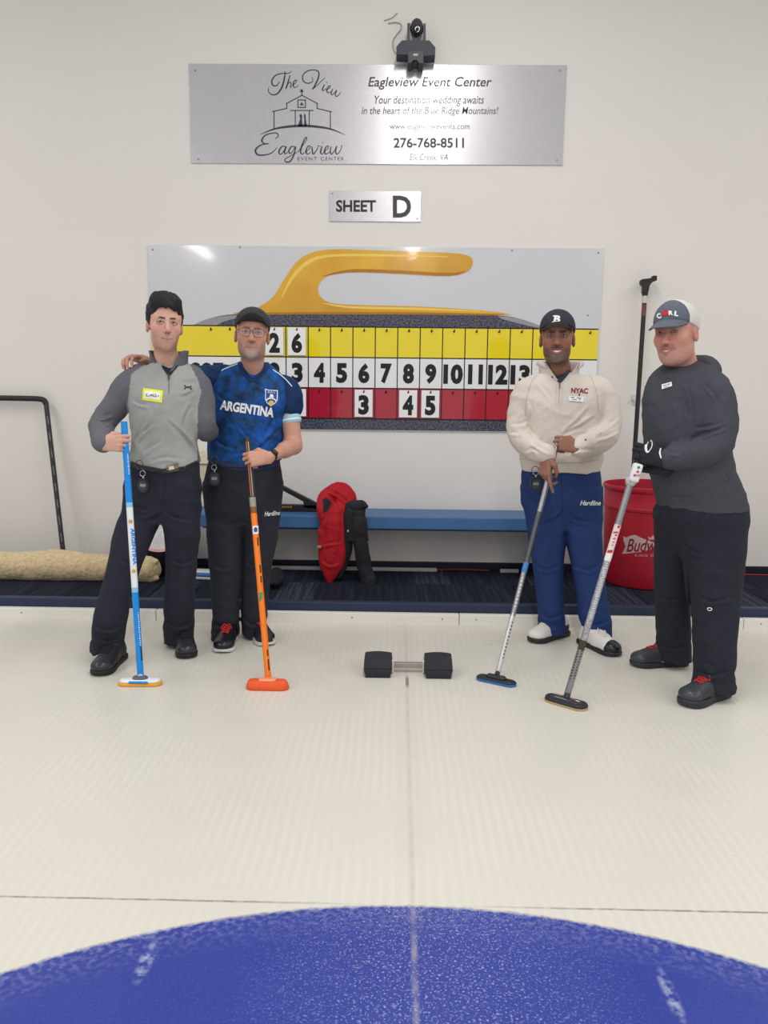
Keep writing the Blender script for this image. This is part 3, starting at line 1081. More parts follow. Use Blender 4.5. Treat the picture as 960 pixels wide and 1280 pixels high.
class Head:
    """face looking to -Y in its own frame; eyes at height 0"""
    def __init__(self, pos, R, s, o):
        self.pos, self.R, self.s, self.o = np.array(pos, float), R, np.array(s, float), o
    def w(self, p):
        return self.pos+self.R @ (np.array(p, float)*self.s)
    def loc(self, p):
        return ((p-self.pos) @ self.R)/self.s
    def sdf(self, F, neck_to, neck_r):
        m = 0.17*self.s.max()
        sl, X, Y, Z = F.sub(self.pos-m, self.pos+m)
        R = self.R
        x0, y0, z0 = X-self.pos[0], Y-self.pos[1], Z-self.pos[2]
        x = ((x0*R[0, 0]+y0*R[1, 0]+z0*R[2, 0])/self.s[0]).astype(f32)
        y = ((x0*R[0, 1]+y0*R[1, 1]+z0*R[2, 1])/self.s[1]).astype(f32)
        z = ((x0*R[0, 2]+y0*R[1, 2]+z0*R[2, 2])/self.s[2]).astype(f32)
        o = self.o
        jw, ch, sm, fat = o.get('jaw', 1.0), o.get('chin', 1.0), o.get('smile', 0.0), o.get('fat', 0.0)
        ax = np.abs(x)
        E = lambda c, r: ell_d(ax if c[0] > 0 else x, y, z, c, r)
        d = E((0, 0.02, 0.032), (0.076, 0.096, 0.086))
        d = smin(d, E((0, -0.028, 0.030), (0.067, 0.056, 0.062)), 0.03)
        d = smin(d, E((0, -0.026, -0.030), (0.064+fat*0.5, 0.058, 0.066)), 0.03)
        d = smin(d, E((0, -0.016, -0.064), (0.056*jw+fat, 0.060, 0.046)), 0.025)
        d = smin(d, E((0.040*jw, -0.002, -0.066), (0.016+fat, 0.026, 0.026)), 0.025)
        d = smin(d, E((0, -0.066, -0.095*ch), (0.024+fat*0.5, 0.020, 0.020)), 0.028)
        if fat:
            d = smin(d, E((0, -0.026, -0.096), (0.046+fat, 0.046, 0.028)), 0.03)
        d = smin(d, E((0.043, -0.052, -0.030+0.006*sm), (0.022+fat*0.6, 0.022+0.004*sm, 0.021)), 0.022)
        # brow
        d = smin(d, cap_d(ax, y, z, (0.004, -0.080, 0.014), (0.046, -0.064, 0.019), 0.008, 0.008), 0.014)
        # sockets
        d = -smin(-d, E((0.031, -0.0985, 0.0), (0.021, 0.0185, 0.0135)), 0.012)
        # muzzle
        d = smin(d, E((0, -0.066, -0.066), (0.034, 0.026, 0.028)), 0.020)
        # nose
        nw, nl = o.get('nose_w', 1.0), o.get('nose_l', 1.0)
        d = smin(d, cap_d(x, y, z, (0, -0.080, 0.008), (0, -0.080-0.026*nl, -0.033), 0.0065*nw, 0.0110*nw), 0.010)
        d = smin(d, E((0.0125*nw, -0.093, -0.037), (0.0085*nw, 0.011, 0.0075)), 0.007)
        d = -smin(-d, E((0.006*nw, -0.1005, -0.0445), (0.0035, 0.005, 0.0025)), 0.003)
        # lids
        op = o.get('eye_open', 1.0)
        d = smin(d, cap_d(ax, y, z, (0.0175, -0.0795, 0.001), (0.031, -0.0875, 0.0062*op), 0.0024, 0.0030), 0.004)
        d = smin(d, cap_d(ax, y, z, (0.031, -0.0875, 0.0062*op), (0.0455, -0.0775, 0.001), 0.0030, 0.0024), 0.004)
        d = smin(d, cap_d(ax, y, z, (0.0175, -0.0790, -0.002), (0.031, -0.0860, -0.0068*op), 0.0024, 0.0028), 0.005)
        d = smin(d, cap_d(ax, y, z, (0.031, -0.0860, -0.0068*op), (0.0455, -0.0770, -0.002), 0.0028, 0.0024), 0.005)
        # smile lines
        if sm > 0:
            d = -smin(-d, cap_d(ax, y, z, (0.017, -0.093, -0.040), (0.040, -0.080, -0.066), 0.0025, 0.003), 0.010)
        # mouth
        cz = -0.068+0.006*sm
        cxm = 0.0245+0.007*sm
        if o.get('open', 0) > 0:
            op_ = o['open']
            d = -smin(-d, cap_d(ax, y, z, (0.0, -0.096, -0.0700), (cxm-0.005, -0.086, cz-0.003), 0.0070*op_, 0.0036*op_), 0.003)
            d = smin(d, cap_d(ax, y, z, (0.0, -0.0855, -0.0675), (cxm-0.006, -0.0790, cz-0.002), 0.0058*op_, 0.0044), 0.001)
            d = smin(d, cap_d(ax, y, z, (0.0, -0.0945, -0.0610), (cxm, -0.0800, cz+0.002), 0.0036, 0.0026), 0.004)
            d = smin(d, cap_d(ax, y, z, (0.0, -0.0930, -0.0795), (cxm, -0.0795, cz-0.002), 0.0050, 0.0026), 0.004)
        else:
            d = smin(d, cap_d(ax, y, z, (0.0, -0.0925, -0.0645), (cxm, -0.0805, cz), 0.0040, 0.0024), 0.004)
            d = smin(d, cap_d(ax, y, z, (0.0, -0.0920, -0.0735), (cxm, -0.0800, cz-0.001), 0.0052, 0.0024), 0.004)
            d = -smin(-d, cap_d(ax, y, z, (0.0, -0.0985, -0.0690), (cxm-0.002, -0.0845, cz), 0.0012, 0.0010), 0.003)
        # ears
        Me = rotm(0, -12, 0)
        e = ell_d(ax, y, z, (0.0785, 0.014, -0.012), (0.0095, 0.017, 0.0285), Me)
        e = -smin(-e, ell_d(ax, y, z, (0.090, 0.010, -0.008), (0.008, 0.009, 0.017), Me), 0.005)
        d = smin(d, e, 0.010)
        F.put(sl, (d*self.s.min()).astype(f32), 0.0)
        a = self.w((0, 0.022, -0.055)); b = np.array(neck_to, float)
        F.cone(a, a+(b-a)*0.75, neck_r, neck_r*1.0, 0.028)
        F.cone(a+(b-a)*0.6, b, neck_r, neck_r*1.25, 0.03)
    def color(self, v):
        """skin, lips, beard and brows by place on the face"""
        o = self.o
        p = self.loc(v)
        x, y, z = p[:, 0], p[:, 1], p[:, 2]
        ax = np.abs(x)
        near = (np.linalg.norm(p-np.array((0, 0, -0.01)), axis=1) < 0.19)
        C = np.tile(np.array(lin(o['skin'])), (len(v), 1))
        def blend(mask, rgb):
            m = np.clip(mask*near, 0, 1)[:, None]
            C[:] = C*(1-m)+np.array(lin(rgb))*m
        def ss(a, b, t): 
            u = np.clip((t-a)/(b-a), 0, 1); return u*u*(3-2*u)
        def cap(a, b, r): return cap_d(ax, y, z, a, b, r, r)
        red = o.get('flush', (206, 136, 120))
        fr = ss(-0.03, -0.07, y)
        blend(o.get('flush_amt', 0.30)*fr*ss(0.038, 0.006, np.sqrt((ax-0.042)**2+(z+0.03)**2)), red)
        blend(0.40*fr*ss(0.022, 0.006, np.sqrt(ax**2+(z+0.034)**2)), red)
        blend(0.45*ss(0.066, 0.078, ax)*ss(0.05, 0.03, np.abs(z+0.012)), red)
        nz = vnoise(p*260)*0.5+0.5
        # beard
        for (rgb, amt, kind) in o.get('beard', ()):
            m = np.zeros(len(v))
            if kind == 'jaw':
                m = ss(-0.046, -0.062, z-0.10*np.maximum(ax-0.03, 0)-0.35*np.maximum(y+0.06, 0))*ss(0.045, 0.01, y)*ss(-0.145, -0.112, z)
            elif kind == 'chin':
                m = fr*ss(0.040, 0.024, ax)*ss(-0.074, -0.083, z)*ss(-0.135, -0.115, z)
            elif kind == 'lip':
                m = fr*ss(0.036, 0.026, ax)*ss(-0.043, -0.048, z)*ss(-0.066, -0.060, z)
            blend(amt*m*(0.75+0.5*nz), rgb)
        # short hair around the sides
        if 'side_hair' in o:
            rgb, amt = o['side_hair']
            m = np.maximum(ss(0.062, 0.075, z), ss(-0.030, -0.012, y)*ss(-0.030, -0.008, z+0.0*y)*ss(0.080, 0.074, ax*(1-(y > 0.03)*0.5)))
            m = np.maximum(m, ss(0.035, 0.05, y)*ss(-0.075, -0.05, z))
            blend(amt*m, rgb)
        # eyebrows
        bt = o.get('brow_w', 0.0042)
        db = np.minimum(cap((0.013, -0.088, 0.0165), (0.034, -0.082, 0.0185), bt), cap((0.034, -0.082, 0.0185), (0.049, -0.066, 0.0130), bt*0.7))
        blend(o.get('brow_amt', 0.9)*ss(0.003, -0.0015, db), o.get('brow', (52, 40, 36)))
        # eye rims
        de = np.abs(np.sqrt(((ax-0.031)/1.9)**2+(z*1.05)**2)-0.0075)
        blend(0.45*fr*ss(0.004, 0.0, de), o.get('rim', (110, 70, 62)))
        lash = np.minimum(cap((0.0175, -0.0815, 0.0005), (0.031, -0.0895, 0.0048*o.get('eye_open', 1.0)), 0.0012), cap((0.031, -0.0895, 0.0048*o.get('eye_open', 1.0)), (0.0455, -0.0795, 0.0005), 0.0012))
        blend(0.75*ss(0.0022, 0.0004, lash), o.get('brow', (52, 40, 36)))
        # lips
        sm = o.get('smile', 0.0)
        cz = -0.068+0.006*sm; cxm = 0.0245+0.007*sm
        lip = o.get('lip', (186, 112, 108))
        if o.get('open', 0) > 0:
            dl = np.minimum(cap((0.0, -0.0945, -0.0610), (cxm, -0.0800, cz+0.002), 0.0034), cap((0.0, -0.0930, -0.0800), (cxm, -0.0795, cz-0.002), 0.0048))
            blend(0.85*ss(0.003, -0.0005, dl), lip)
            ins = ss(-0.0895, -0.0875, -np.abs(y)*0-0.0)  # unused
            t = cap_d(ax, y, z, (0.0, -0.0855, -0.0675), (cxm-0.006, -0.0790, cz-0.002), 0.0058*o['open'], 0.0044)
            blend(1.0*ss(0.0016, 0.0006, t)*(dl > 0.0008), o.get('teeth', (236, 230, 222)))
        else:
            dl = np.minimum(cap((0.0, -0.0925, -0.0645), (cxm, -0.0805, cz), 0.0036), cap((0.0, -0.0920, -0.0735), (cxm, -0.0800, cz-0.001), 0.0048))
            blend(0.8*ss(0.003, -0.0005, dl), lip)
            blend(0.75*ss(0.0022, 0.0006, np.abs(z-(-0.069+(cz+0.069)*np.clip(ax/cxm, 0, 1)**1.5)))*fr*(ax < cxm), (98, 52, 50))
        # nostrils
        blend(0.5*fr*ss(0.0055, 0.0028, np.sqrt((ax-0.006)**2+(z+0.0450)**2)), (84, 48, 44))
        return C
    def eyes(self, parent):
        for sx in (-1, 1):
            bm = bmesh.new()
            bmesh.ops.create_uvsphere(bm, u_segments=28, v_segments=20, radius=0.0118)
            c = np.array((0.031*sx, -0.0757, -0.0004))
            vs, cs = [], []
            # look straight at the viewer
            g = unit(self.loc(CAM[None])[0]-c)
            for v in bm.verts:
                q = np.array(v.co[:])
                a = math.acos(max(-1, min(1, float(np.dot(unit(q), g)))))
                col = self.o.get('sclera', (196, 188, 184))
                if a < 0.24: col = (14, 12, 12)
                elif a < 0.56: col = self.o.get('iris', (74, 52, 38))
                vs.append(self.w(c+q)); cs.append(lin(col))
            bm.verts.index_update()
            fs = [[v.index for v in f.verts] for f in bm.faces]
            bm.free()
            mesh_obj('eye', vs, fs, mat('eye_gloss', attr='Col', rough=0.15, var=0.0), parent, True, cols=np.array(cs))

def hand_pts(W, D, N, S, curl, thumb, scale=1.0, splay=0.06):
    """joints of a hand: wrist W, D to the fingers, N out of the back, S to the thumb side.
    curl: per finger (index..little) three bends in degrees; thumb: list of (d, n, s) points"""
    W, D, N, S = [np.array(v, float) for v in (W, D, N, S)]
    L = [(0.044, 0.027, 0.022), (0.049, 0.031, 0.023), (0.045, 0.028, 0.022), (0.035, 0.021, 0.019)]
    off = [0.030, 0.010, -0.010, -0.029]
    mlen = [0.092, 0.094, 0.089, 0.082]
    rad = [(0.0098, 0.0088, 0.0080, 0.0068), (0.0100, 0.0090, 0.0082, 0.0070), (0.0096, 0.0086, 0.0078, 0.0066), (0.0085, 0.0076, 0.0070, 0.0060)]
    fingers = []
    for i in range(4):
        p = W+(D*mlen[i]+S*off[i]+N*(0.003 if i in (1, 2) else 0.0))*scale
        pts = [p]
        a = 0.0
        sd = splay*(1.5-i)
        for j in range(3):
            a += math.radians(curl[i][j])
            dirv = unit(D*math.cos(a)-N*math.sin(a)+S*sd*(1 if j == 0 else 0.3))
            p = p+dirv*L[i][j]*scale
            pts.append(p)
        fingers.append((pts, [r*scale for r in rad[i]]))
    th = [W+(D*d+N*n+S*s)*scale for d, n, s in thumb]
    return fingers, th

GRIP = [(62, 88, 52), (66, 92, 55), (70, 92, 55), (74, 90, 55)]
THUMB_OVER = [(0.018, -0.006, 0.026), (0.050, -0.016, 0.046), (0.084, -0.036, 0.040), (0.104, -0.046, 0.020)]
THUMB_ALONG = [(0.018, -0.006, 0.026), (0.048, -0.018, 0.050), (0.078, -0.030, 0.066), (0.100, -0.034, 0.074)]

class Hand:
    def __init__(self, W, D, N, thumb_side, curl=GRIP, thumb=THUMB_OVER, scale=1.0, splay=0.06):
        self.W = np.array(W, float)
        self.D = unit(D)
        N = np.array(N, float)
        self.N = unit(N-self.D*np.dot(N, self.D))
        self.S = np.cross(self.D, self.N)*thumb_side
        self.scale = scale
        self.f, self.t = hand_pts(self.W, self.D, self.N, self.S, curl, thumb, scale, splay)
    def sdf(self, F, infl=0.0):
        s = self.scale
        for i, (pts, r) in enumerate(self.f):
            base = self.W+(self.S*[0.016, 0.006, -0.006, -0.016][i])*s
            F.cone(base, pts[0], 0.0145*s+infl, 0.0118*s+infl, 0.010)
        for i, (pts, r) in enumerate(self.f):
            for j in range(3):
                F.cone(pts[j], pts[j+1], r[j]+infl, r[j+1]+infl, 0.0025)
        tr = [0.0150, 0.0125, 0.0100, 0.0082]
        for j in range(3):
            F.cone(self.t[j], self.t[j+1], tr[j]*s+infl, tr[j+1]*s+infl, 0.006)
    def box(self, pad=0.02):
        a = np.array([self.W]+[q for pts, r in self.f for q in pts]+list(self.t))
        return a.min(0)-pad, a.max(0)+pad
    def nails(self, parent, rgb, which=(0, 1, 2, 3)):
        for i in which:
            pts, r = self.f[i]
            d = unit(pts[3]-pts[2])
            n = unit(np.cross(self.S, d))
            if np.dot(n, self.N) < 0 and False: n = -n
            sgn = 1 if np.dot(np.cross(d, self.S), n) < 0 else -1
            out = unit(np.cross(d, self.S))
            # the nail lies on the outer (dorsal) side of the last bone
            if np.dot(out, pts[2]-(pts[1]+pts[3])/2) < 0: out = -out
            c = pts[3]-d*0.001+out*(r[3]-0.0008)
            M = np.stack([self.S, d, out], 1)
            MB().ell(c, (0.0045, 0.006, 0.0012), M, 10, 6).build('fingernail', mat('nail_'+str(rgb), rgb, rough=0.3, var=0.02), parent, True)

def grip(C, A, N, thumb_side, thumb_up=True, scale=1.0, r=0.0135, **kw):
    """hand closed round a shaft at C with axis A; back of the hand to N"""
    A = unit(A)
    if A[2] < 0: A = -A
    S = A if thumb_up else -A
    N = unit(np.array(N, float)-S*np.dot(N, S))
    D = np.cross(N, S)*thumb_side
    W = np.array(C, float)-D*(0.100*scale)+N*((r+0.0185)*scale)
    h = Hand(W, D, N, thumb_side, scale=scale, **kw)
    return h

def make_body(parent, head, neck_to, neck_r, bones, hands, skin, name='body'):
    """one closed skin: head, neck, trunk, arms, hands, legs"""
    pts = np.array([b[0] for b in bones]+[b[1] for b in bones])
    lo, hi = pts.min(0)-0.20, pts.max(0)+0.20
    m = 0.15*head.s.max()
    lo = np.minimum(lo, head.pos-m-0.02); hi = np.maximum(hi, head.pos+m+0.02)
    fine = [[], [], []]
    hs = 0.0030
    for i, (e0, e1) in enumerate(((0.088, 0.088), (0.115, 0.09), (0.135, 0.02))):
        fine[i].append((head.pos[i]-e0*head.s[i]*1.05, head.pos[i]+e1*head.s[i]*1.05, hs))
    fine[2][0] = (head.pos[2]-0.135*head.s[2], head.pos[2]+0.045, hs)
    for h in hands:
        a, b = h.box(0.014)
        lo = np.minimum(lo, a-0.03); hi = np.maximum(hi, b+0.03)
        for i in range(3): fine[i].append((a[i], b[i], 0.0042))
    F = Field(lo, hi, 0.013, fine)
    F.step = 0.013
    for b in bones:
        F.cone(*b[:4], b[4] if len(b) > 4 else 0.03)
    head.sdf(F, neck_to, neck_r)
    for h in hands: h.sdf(F)
    v, q = F.mesh()
    c = head.color(v)
    c[v[:, 2] < 0.40] = lin((34, 35, 40))          # socks and what the trousers hide
    return mesh_obj(name, v, q, mat('skin_'+name+str(head.o['skin']), attr='Col', rough=0.48, spec=0.35, var=0.03, nscale=90, sss=0.12), parent, True, cols=c)

class Person:
    def __init__(self, Y0, base_px, label):
        self.Y0 = Y0
        g = P(base_px, 700, Y0)
        self.root = empty('person', (g[0], Y0, 0.0), label, 'person')
        self.sc = Y0/FPX
    def p(self, px, py, dy=0.0): return P(px, py, self.Y0+dy)
    def row(self, py, l, r, b, dy=0.0):
        """outline row of the photo -> ellipse of a loft"""
        A, B = self.p(l, py, dy), self.p(r, py, dy)
        return ((A[2]+B[2])/2, (A[0]+B[0])/2, (A[1]+B[1])/2, abs(B[0]-A[0])/2, b)

def cloth(parent, name, build, lo, hi, material, step=0.0058, disp=None, cols=None, band=0.03):
    F = Field(lo, hi, step)
    build(F)
    if disp:
        for d in disp: F.displace(d, band)
    v, q = F.mesh()
    o = mesh_obj(name, v, q, material, parent, True, cols=cols(v) if cols else None)
    return o

def fold_lines(lines, amp=0.006, wpx=3.0, ymax=None):
    """creases at given places of the garment's front (photo-pixel polylines, each with its own strength)"""
    segs = []
    for ln in lines:
        s = 1.0
        pts = ln
        if isinstance(ln[0], (int, float)):
            s, pts = ln[0], ln[1]
        q = spline(pts, 4)
        segs.append((s, q))
    def fn(p):
        d3 = p.astype(float)-CAM
        zz = d3@_F
        X = CX+FPX*(d3@_R)/zz
        Y = CY-FPX*(d3@_U)/zz
        out = np.zeros(len(p))
        for s, q in segs:
            m = (X > q[:, 0].min()-4*wpx) & (X < q[:, 0].max()+4*wpx) & (Y > q[:, 1].min()-4*wpx) & (Y < q[:, 1].max()+4*wpx)
            if ymax is not None: m &= p[:, 1] < ymax
            if not m.any(): continue
            x, y = X[m], Y[m]
            best = np.full(len(x), 1e9); sd = np.zeros(len(x)); tt = np.zeros(len(x))
            n = len(q)-1
            for i in range(n):
                a, b = q[i], q[i+1]
                ab = b-a
                L = math.hypot(*ab)+1e-9
                t = np.clip(((x-a[0])*ab[0]+(y-a[1])*ab[1])/L**2, 0, 1)
                dx, dy = x-a[0]-ab[0]*t, y-a[1]-ab[1]*t
                dd = dx*dx+dy*dy
                k = dd < best
                best[k] = dd[k]
                sd[k] = ((ab[0]*dy-ab[1]*dx)/L)[k]
                tt[k] = (i+t[k])/n
            u = sd/wpx
            end = np.sin(np.clip(tt, 0, 1)*math.pi)**0.6
            fall = np.exp(-best/wpx**2)
            out[m] += s*amp*(1.2*np.exp(-2.2*u*u)-0.9*np.exp(-0.5*(u-1.3)**2))*np.clip(fall*6, 0, 1)*end
        return out
    return fn

def collar_shell(parent, name, rings, material, thick=0.005, gap=0.30, closed=False, n=40):
    """stand-up collar: rings (centre, rx, ry, drop_front, gap) from bottom to top, open at the front (-Y)"""
    vs, fs = [], []
    m = len(rings)
    for (c, rx, ry, drop, g) in rings:
        for k in range(n+1):
            t = k/n
            a = -math.pi/2+(g+(2*math.pi-2*g)*t)     # starts and ends beside the front
            x, y = math.cos(a)*rx, math.sin(a)*ry
            fz = max(0.0, -math.sin(a))**2
            vs.append((c[0]+x, c[1]+y, c[2]-drop*fz))
    for i in range(m-1):
        for k in range(n):
            a = i*(n+1)+k
            fs.append((a, a+1, a+n+2, a+n+1))
    o = mesh_obj(name, vs, fs, material, parent, True)
    md = o.modifiers.new('thickness', 'SOLIDIFY'); md.thickness = thick; md.offset = 0
    md = o.modifiers.new('soft', 'SUBSURF'); md.levels = 1; md.render_levels = 1
    return o

def shoe(parent, toe, ang, length, width, name_label, upper_m, sole_m, lace_m, toe_m=None, side_m=None, height=0.10, sole_h=0.028, lace=True):
    """toe: ground point under the toe tip; ang: degrees from straight-at-viewer, >0 to the photo's right"""
    a = math.radians(ang)
    D = np.array((math.sin(a), -math.cos(a), 0.0))
    Sx = np.array((math.cos(a), math.sin(a), 0.0))
    toe = np.array((toe[0], toe[1], 0.0))
    heel = toe-D*length
    def w(s, t, z): return heel+D*(s*length)+Sx*(t*width)+np.array((0, 0, z))
    # outline of the sole
    half = [(0.0, 0.0), (0.02, 0.22), (0.08, 0.34), (0.25, 0.37), (0.45, 0.38), (0.62, 0.46), (0.76, 0.50), (0.88, 0.44), (0.96, 0.27), (1.0, 0.0)]
    side = spline(half, 4)
    outl = list(side)+[(s, -t) for s, t in side[-2:0:-1]]
    n = len(outl)
    vs, fs = [], []
    for (z, gr) in ((0.001, 0.955), (0.004, 1.0), (sole_h*0.8, 1.01), (sole_h, 0.97), (sole_h+0.001, 0.4)):
        for s, t in outl:
            vs.append(w(0.5+(s-0.5)*gr, t*gr, z+(0.010*max(0, (s-0.8)/0.2)**2 if z < 0.01 else 0)))
    for i in range(4):
        for k in range(n):
            fs.append((i*n+k, i*n+(k+1) % n, (i+1)*n+(k+1) % n, (i+1)*n+k))
    fs.append(tuple(range(n-1, -1, -1))); fs.append(tuple(range(4*n, 5*n)))
    sh = empty('shoe', w(0.5, 0, 0))
    sh.location = (0, 0, 0)
    adopt(sh, parent)
    sh.matrix_parent_inverse = Matrix.Translation(-parent.location)
    lo = np.minimum(w(0, -0.6, 0), w(1, 0.6, 0)); hi = np.maximum(w(0, 0.6, 0), w(1, -0.6, 0))
    pad = 0.08
    F = Field((lo[0]-pad, lo[1]-pad, sole_h-0.012), (hi[0]+pad, hi[1]+pad, height+0.09), 0.0048)
    M = np.stack([D, Sx, (0, 0, 1.0)], 1)
    F.ell(w(0.80, 0, sole_h+0.012), (0.185*length, 0.47*width, 0.036), M, 0.0)
    F.ell(w(0.55, 0, sole_h+0.012), (0.26*length, 0.42*width, 0.050), M, 0.03)
    F.ell(w(0.20, 0, sole_h+0.020), (0.19*length, 0.345*width, 0.055), M, 0.03)
    F.cone(w(0.68, 0, sole_h+0.030), w(0.36, 0, height-0.012), 0.026, 0.036, 0.03)
    F.cone(w(0.20, 0, sole_h+0.03), w(0.22, 0, height), 0.032, 0.036, 0.03)
    # flat bottom
    sl, X, Y, Z = F.sub((-9, -9, -9), (9, 9, 9))
    F.put(sl, (Z-(sole_h-0.002)+0*X+0*Y).astype(f32), 0.0, 's')
    v, q = F.mesh()
    cols = None
    um = upper_m
    o = mesh_obj('shoe_upper', v, q, um, sh, True)
    def where(v): 
        r = (v-heel)
        return r@D/length, r@Sx/width
    if toe_m or side_m:
        me = o.data
        if toe_m: me.materials.append(toe_m)
        if side_m: me.materials.append(side_m)
        cen = v[q].mean(1)
        s_, t_ = where(cen)
        mi = np.zeros(len(q), np.int32)
        if side_m: mi[(s_ < 0.52) & (cen[:, 2] < sole_h+0.045)] = 2 if toe_m else 1
        if toe_m: mi[(s_ > 0.80) & (cen[:, 2] < sole_h+0.060)] = 1
        me.polygons.foreach_set('material_index', mi)
    mesh_obj('sole', vs, fs, sole_m, sh, False)
    if lace:
        pr = BVHTree.FromPolygons(v.tolist(), q.tolist())
        def top(s, t):
            p = w(s, t, 0.3)
            h = pr.ray_cast(Vector(p.tolist()), Vector((0, 0, -1)))
            return np.array(h[0]) + np.array((0, 0, 0.003)) if h[0] is not None else w(s, t, sole_h+0.06)
        for i in range(4):
            s = 0.50+0.055*i
            for sg in (-1, 1):
                pts = [top(s, -0.17*sg), top(s+0.018, 0.0), top(s+0.040, 0.17*sg)]
                MB().tube(spline(pts, 4), 0.0026, 6).build('lace', lace_m, sh, True)
        for sg in (-1, 1):
            pts = [top(0.50, 0.0), top(0.50, 0.12*sg)+np.array((0, 0, 0.010)), top(0.55, 0.24*sg)+np.array((0, 0, 0.006)), top(0.57, 0.14*sg)]
            MB().tube(spline(pts, 5), 0.0024, 6).build('lace', lace_m, sh, True)
    return sh, w

def cap_crown(parent, head, material, name='cap', back_m=None, infl=0.0):
    """baseball cap crown and curved peak in the head's frame"""
    R = head.R
    pos = head.pos
    F = Field(pos-0.2, pos+0.22, 0.0045)
    sl, X, Y, Z = F.sub(pos-0.19, pos+0.2)
    x0, y0, z0 = X-pos[0], Y-pos[1], Z-pos[2]
    x = (x0*R[0, 0]+y0*R[1, 0]+z0*R[2, 0])/head.s[0]
    y = (x0*R[0, 1]+y0*R[1, 1]+z0*R[2, 1])/head.s[1]
    z = (x0*R[0, 2]+y0*R[1, 2]+z0*R[2, 2])/head.s[2]
    o = head.o
    ct = o.get('cap_top', 0.126)
    d = ell_d(x, y, z, (0, 0.018, 0.040), (0.084+infl, 0.107, ct-0.040))
    d = smin(d, ell_d(x, y, z, (0, -0.020, 0.050), (0.074+infl, 0.072, ct-0.052)), 0.03)
    cut = (o.get('cap_z', 0.040)-0.28*(y+0.08)*(y > -0.08))
    d = np.maximum(d, cut-z)
    # seams between the panels
    ang = np.arctan2(x, -(y-0.018))
    ph = (ang/(math.pi/3)+0.5) % 1.0
    d = d+0.0012*np.exp(-((ph-0.5+0.0)**2)*0-((np.minimum(ph, 1-ph))*0.09/0.0035)**2)
    F.put(sl, (d*head.s.min()).astype(f32), 0.0)
    v, q = F.mesh()
    crown = mesh_obj(name, v, q, material, parent, True)
    if back_m:
        crown.data.materials.append(back_m)
        cen = head.loc(v[q].mean(1))
        crown.data.polygons.foreach_set('material_index', (cen[:, 1] > -0.036).astype(np.int32))
    return crown

def cap_peak(crown, head, material, z0=0.043, reach=0.066, droop=2.6, pitch=0.12, under_m=None, wide=64):
    n, m = 28, 9
    vs, fs = [], []
    top = []
    for j in range(m):
        for i in range(n):
            a = math.radians(-wide+2*wide*i/(n-1))
            t = j/(m-1)
            rx, ry = 0.081, 0.090
            bx, by = rx*math.sin(a), -0.002-ry*math.cos(a)
            ext = reach*max(0.0, math.cos(a*90.0/wide*0.98))**0.55
            y = by-ext*t
            x = bx*(1+0.04*t)
            z = z0+0.004-droop*x*x*(0.55+0.45*t)-pitch*ext*t
            top.append((x, y, z))
    k = len(top)
    vs = [head.w(p) for p in top]+[head.w((p[0], p[1], p[2]-0.0045)) for p in top]
    for j in range(m-1):
        for i in range(n-1):
            a = j*n+i
            fs.append((a, a+1, a+n+1, a+n)); fs.append((k+a, k+a+n, k+a+n+1, k+a+1))
    rim = [(m-1)*n+i for i in range(n)]
    for i in range(n-1):
        fs.append((rim[i], rim[i+1], k+rim[i+1], k+rim[i]))
    for c in (0, n-1):
        for j in range(m-1):
            a, b = j*n+c, (j+1)*n+c
            fs.append((a, b, k+b, k+a))
    o = mesh_obj('peak', vs, fs, material, crown, True)
    if under_m:
        o.data.materials.append(under_m)
        mi = np.array([1 if all(i >= k for i in f) else 0 for f in fs], np.int32)
        o.data.polygons.foreach_set('material_index', mi)
    MB().ell(head.w((0, 0.018, head.o.get('cap_top', 0.126))), (0.007, 0.007, 0.004), head.R, 10, 6).build('button', material, crown, True)
    return o
# ================================================================== the four curlers
def to_px(v):
    d = np.asarray(v, float)-CAM
    z = d@_F
    return CX+FPX*(d@_R)/z, CY-FPX*(d@_U)/z

def legs_loft(F, pr, rows, k=0.02, n=2.3):
    F.loft([pr.row(*r) for r in rows], k, n)

def trousers(pr, pelvis, legR, legL, material, seed=0.0, amp=0.009, name='trousers', lines=None):
    rows = [pr.row(*r) for r in pelvis]+[pr.row(*r) for r in legR]+[pr.row(*r) for r in legL]
    a = np.array(rows)
    lo = (min(a[:, 1]-a[:, 3])-0.05, min(a[:, 2]-a[:, 4])-0.06, a[:, 0].min()-0.03)
    hi = (max(a[:, 1]+a[:, 3])+0.05, max(a[:, 2]+a[:, 4])+0.06, a[:, 0].max()+0.03)
    def b(F):
        legs_loft(F, pr, legR)
        legs_loft(F, pr, legL, 0.012)
        legs_loft(F, pr, pelvis, 0.035, 2.2)
    zlo = min(r[0] for r in rows)
    f1 = folds(amp, 9.0, (0.35, 0.2, 1.0), 2.6, seed)
    f2 = folds(amp*0.9, 17.0, (0.15, 0.1, 1.0), 2.4, seed+4)
    def d(p):
        g = np.clip(1.0-(p[:, 2]-zlo)/0.32, 0, 1)
        top = np.clip((p[:, 2]-zlo-0.45)/0.2, 0, 1)
        return f1(p)*(0.45+0.55*top)+f2(p)*(g**1.2)*1.5
    disp = [d]
    if lines: disp.append(fold_lines(lines, 0.009, 3.2, pr.Y0+0.15))
    return cloth(pr.root, name, b, lo, hi, material, 0.0062, disp)

